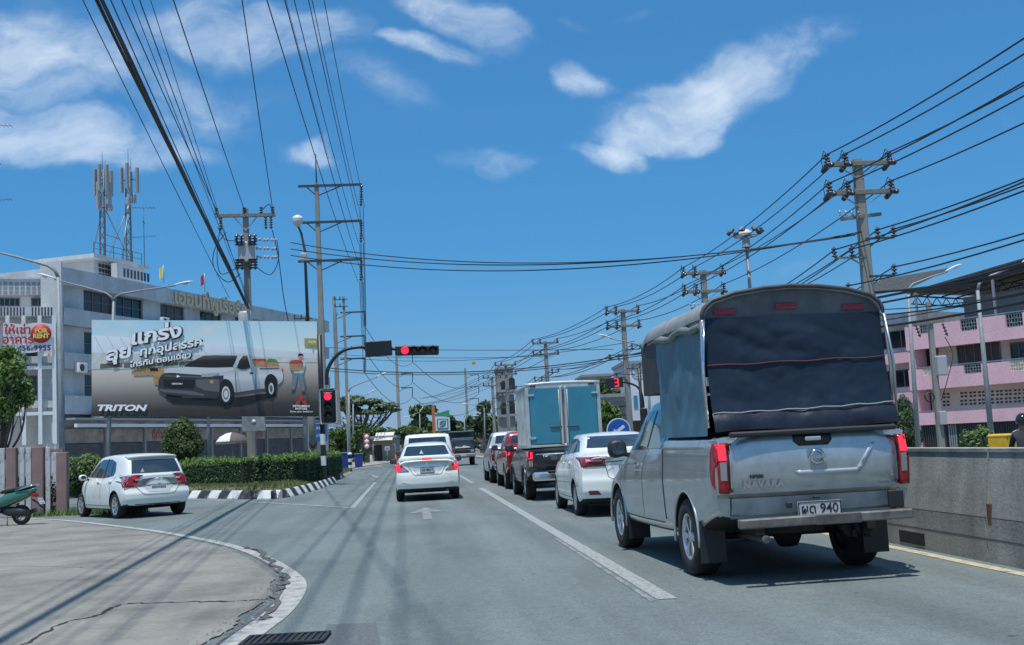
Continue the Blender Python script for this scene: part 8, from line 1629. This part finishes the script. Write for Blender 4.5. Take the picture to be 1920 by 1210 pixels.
# ------------------------------------------------------------------ riders behind the divider
def figure(name, label, loc, rz, top, pants, helmet, skin=(.30, .18, .12), seat=.90, lean=.10, arms='bars'):
    t = thing(name, label, 'person', loc, rz)
    J = [(0, .48, seat+.02), (0, .52, seat+.25), (0, .50+lean, seat+.48), (0, .50+lean*1.2, seat+.60), (0, .52+lean*1.4, seat+.74)]
    E = [(0, 1), (1, 2), (2, 3), (3, 4)]; Rr = [(.16, .13), (.155, .115), (.17, .10), (.06, .06), (.085, .095)]
    for sg in (-1, 1):
        i = len(J); J += [(sg*.19, .50+lean, seat+.48), (sg*.27, .68+lean, seat+.24), (sg*.31, .94, seat+.18), (sg*.31, 1.02, seat+.17)]; E += [(2, i), (i, i+1), (i+1, i+2), (i+2, i+3)]; Rr += [(.075, .075), (.055, .055), (.04, .04), (.035, .03)]
        i = len(J); J += [(sg*.12, .50, seat), (sg*.20, .92, seat-.06), (sg*.19, .98, .46), (sg*.19, 1.10, .42)]; E += [(0, i), (i, i+1), (i+1, i+2), (i+2, i+3)]; Rr += [(.10, .10), (.075, .075), (.05, .05), (.045, .035)]
    me = bpy.data.meshes.new('body'); me.from_pydata(J, E, []); o = bpy.data.objects.new('body', me); COL.objects.link(o); sk = o.modifiers.new('skin', 'SKIN'); o.modifiers.new('sub', 'SUBSURF').levels = 2
    for v, r in zip(me.skin_vertices[0].data, Rr): v.radius = r
    me.skin_vertices[0].data[0].use_root = True
    dg = bpy.context.evaluated_depsgraph_get(); m2 = bpy.data.meshes.new_from_object(o.evaluated_get(dg)); o.modifiers.clear(); o.data = m2; o.parent = t
    ms = [mat(name+'_shirt', top, .8, noise=.2), mat(name+'_trousers', pants, .8, noise=.2), mat(name+'_skin', skin, .6), M_BLKPL]; m2.materials.clear()
    for m_ in ms: m2.materials.append(m_)
    for p in m2.polygons:
        c = p.center; p.use_smooth = True
        p.material_index = 2 if (c.z > seat+.57 or (c.y > .96 and c.z > seat)) else (1 if c.z < seat+.06 and not (abs(c.x) > .24 and c.z > seat-.02) else 0)
        if c.z < .47: p.material_index = 3
    hc = Vector(J[4]); b = MB(); n = 20
    b.add([(hc.x+.145*math.cos(2*math.pi*j/n)*math.sin(math.pi*i/12), hc.y-.01+.165*math.sin(2*math.pi*j/n)*math.sin(math.pi*i/12), hc.z+.04+.155*math.cos(math.pi*i/12)) for i in range(9) for j in range(n)], [(i*n+j, i*n+(j+1) % n, (i+1)*n+(j+1) % n, (i+1)*n+j) for i in range(8) for j in range(n)], 0, True); b.build('helmet', helmet, t)
    b = MB(); b.add([(hc.x+.15*math.sin(a), hc.y+.165*math.cos(a), hc.z+z) for z in (-.03, .08) for a in [(-1.1+2.2*j/10) for j in range(11)]], [(j, j+1, 12+j, 11+j) for j in range(10)], 0, True); b.build('visor', M_CARGLASS, t, fix=False)
    b = MB(); b.add([(hc.x+.092*math.sin(a), hc.y+.105*math.cos(a), hc.z+z) for z in (-.09, -.02) for a in [(-1.2+2.4*j/8) for j in range(9)]], [(j, j+1, 10+j, 9+j) for j in range(8)], 0, True); b.build('face_mask', mat('mask_pale', (.62, .62, .62), .8), t, fix=False)
    for sg in (-1, 1):                                                            # hands closed round the grips
        for k in range(4): b = MB(); x = sg*(.275+.020*k); y, z = 1.03, seat+.165; b.tube([(x, y-.03, z+.012), (x, y+.015, z+.026), (x, y+.035, z+.005), (x, y+.018, z-.016)], .009, 6); b.build('finger', ms[2], t)
        b = MB(); b.tube([(sg*.27, 1.0, seat+.165), (sg*.262, 1.03, seat+.145), (sg*.27, 1.045, seat+.14)], .010, 6); b.build('thumb', ms[2], t)
    return t
HB = mat('helmet_black', (.012, .012, .014), .15, coat=.6)
r1 = atY(1889, 830, 24); r1.z = -.39; scooter('delivery_scooter', 'scooter with a yellow delivery box beyond the divider', tuple(r1), R(-62), (.03, .03, .035), None, '2ขต 18', True); figure('delivery_rider', 'rider in a black helmet and pale mask on the scooter with the yellow box', tuple(r1), R(-62), (.45, .50, .56), (.02, .03, .07), HB)
r2 = atY(1921, 830, 22.5); r2.z = -.39; scooter('black_scooter', 'black scooter beside the delivery scooter beyond the divider', tuple(r2), R(-30), (.02, .02, .022), None, '9กร 77'); figure('second_rider', 'rider in a dark jacket and black helmet beside the delivery scooter', tuple(r2), R(-30), (.025, .027, .035), (.03, .03, .04), HB)
# ------------------------------------------------------------------ small truck coming the other way
def small_truck():
    t = thing('small_truck', 'dark small truck with a covered cargo bed facing us far down the road', 'truck', (3.38, 77, 0), 0); DK = mat('truck_dark', (.035, .05, .055), .45, noise=.2); GLb = mat('truck_blue', (.05, .10, .16), .4)
    b = MB(); b.box((0, .95, 1.15), (1.64, 1.7, 1.25), b=.10); b.build('cab', DK, t); b = MB(); b.box((0, .055, 1.44), (1.44, .05, .62), b=.02); b.build('windscreen', M_CARGLASS, t); b = MB(); b.box((0, .02, 1.83), (1.5, .14, .10), b=.02); b.build('sun_visor', GLb, t); b = MB(); b.prism([(-.55, 1.2), (.5, 1.2), (.45, 1.27), (.05, 1.36), (-.1, 1.26), (-.5, 1.32)], 1, .01, .022); b.build('dashboard_papers', M_WHITEP, t)
    b = MB(); b.box((0, .05, .98), (1.45, .06, .20), b=.02); b.build('grille', M_BLKPL, t); b = MB(); b.box((0, -.02, .70), (1.66, .18, .24), b=.05); b.build('bumper', mat('truck_bumper', (.22, .22, .22), .5), t); b = MB(); b.box((0, -.115, .70), (.36, .012, .14)); b.build('licence_plate', M_PLATE, t)
    for sg in (-1, 1): b = MB(); b.box((sg*.62, .02, .98), (.26, .05, .16), b=.03); b.build('headlamp', M_TCLR, t); b = MB(); b.box((sg*.98, .25, 1.5), (.14, .06, .28), b=.03); b.build('side_mirror', M_BLKPL, t)
    b = MB(); b.box((0, 3.2, 1.35), (1.70, 2.8, 1.1), b=.03); b.build('cargo_bed', DK, t); b = MB(); b.box((0, 2.6, 2.30), (1.72, 4.0, .14), b=.05); b.build('canopy_roof', mat('truck_canvas', (.05, .085, .09), .7), t); b = MB(); b.box((0, 1.9, 2.1), (1.62, .06, .42)); b.build('canopy_front', GLb, t)
    for sg in (-1, 1):
        for y in (.9, 2.6, 4.4): b = MB(); b.bar((sg*.78, y, 1.7), (sg*.78, y, 2.26), .05, .05); b.build('canopy_post', M_STEEL, t)
        for y in (.75, 3.5): b = MB(); b.lathe([(.2, -.11), (.34, -.11), (.37, -.06), (.37, .06), (.34, .11), (.2, .11), (0, .09)], (sg*.68, y, .37), (sg, 0, 0), 22); b.build('wheel', M_TYRE, t)
small_truck()
# oncoming pale teal hatchback, only its wing shows beside the pale pickup
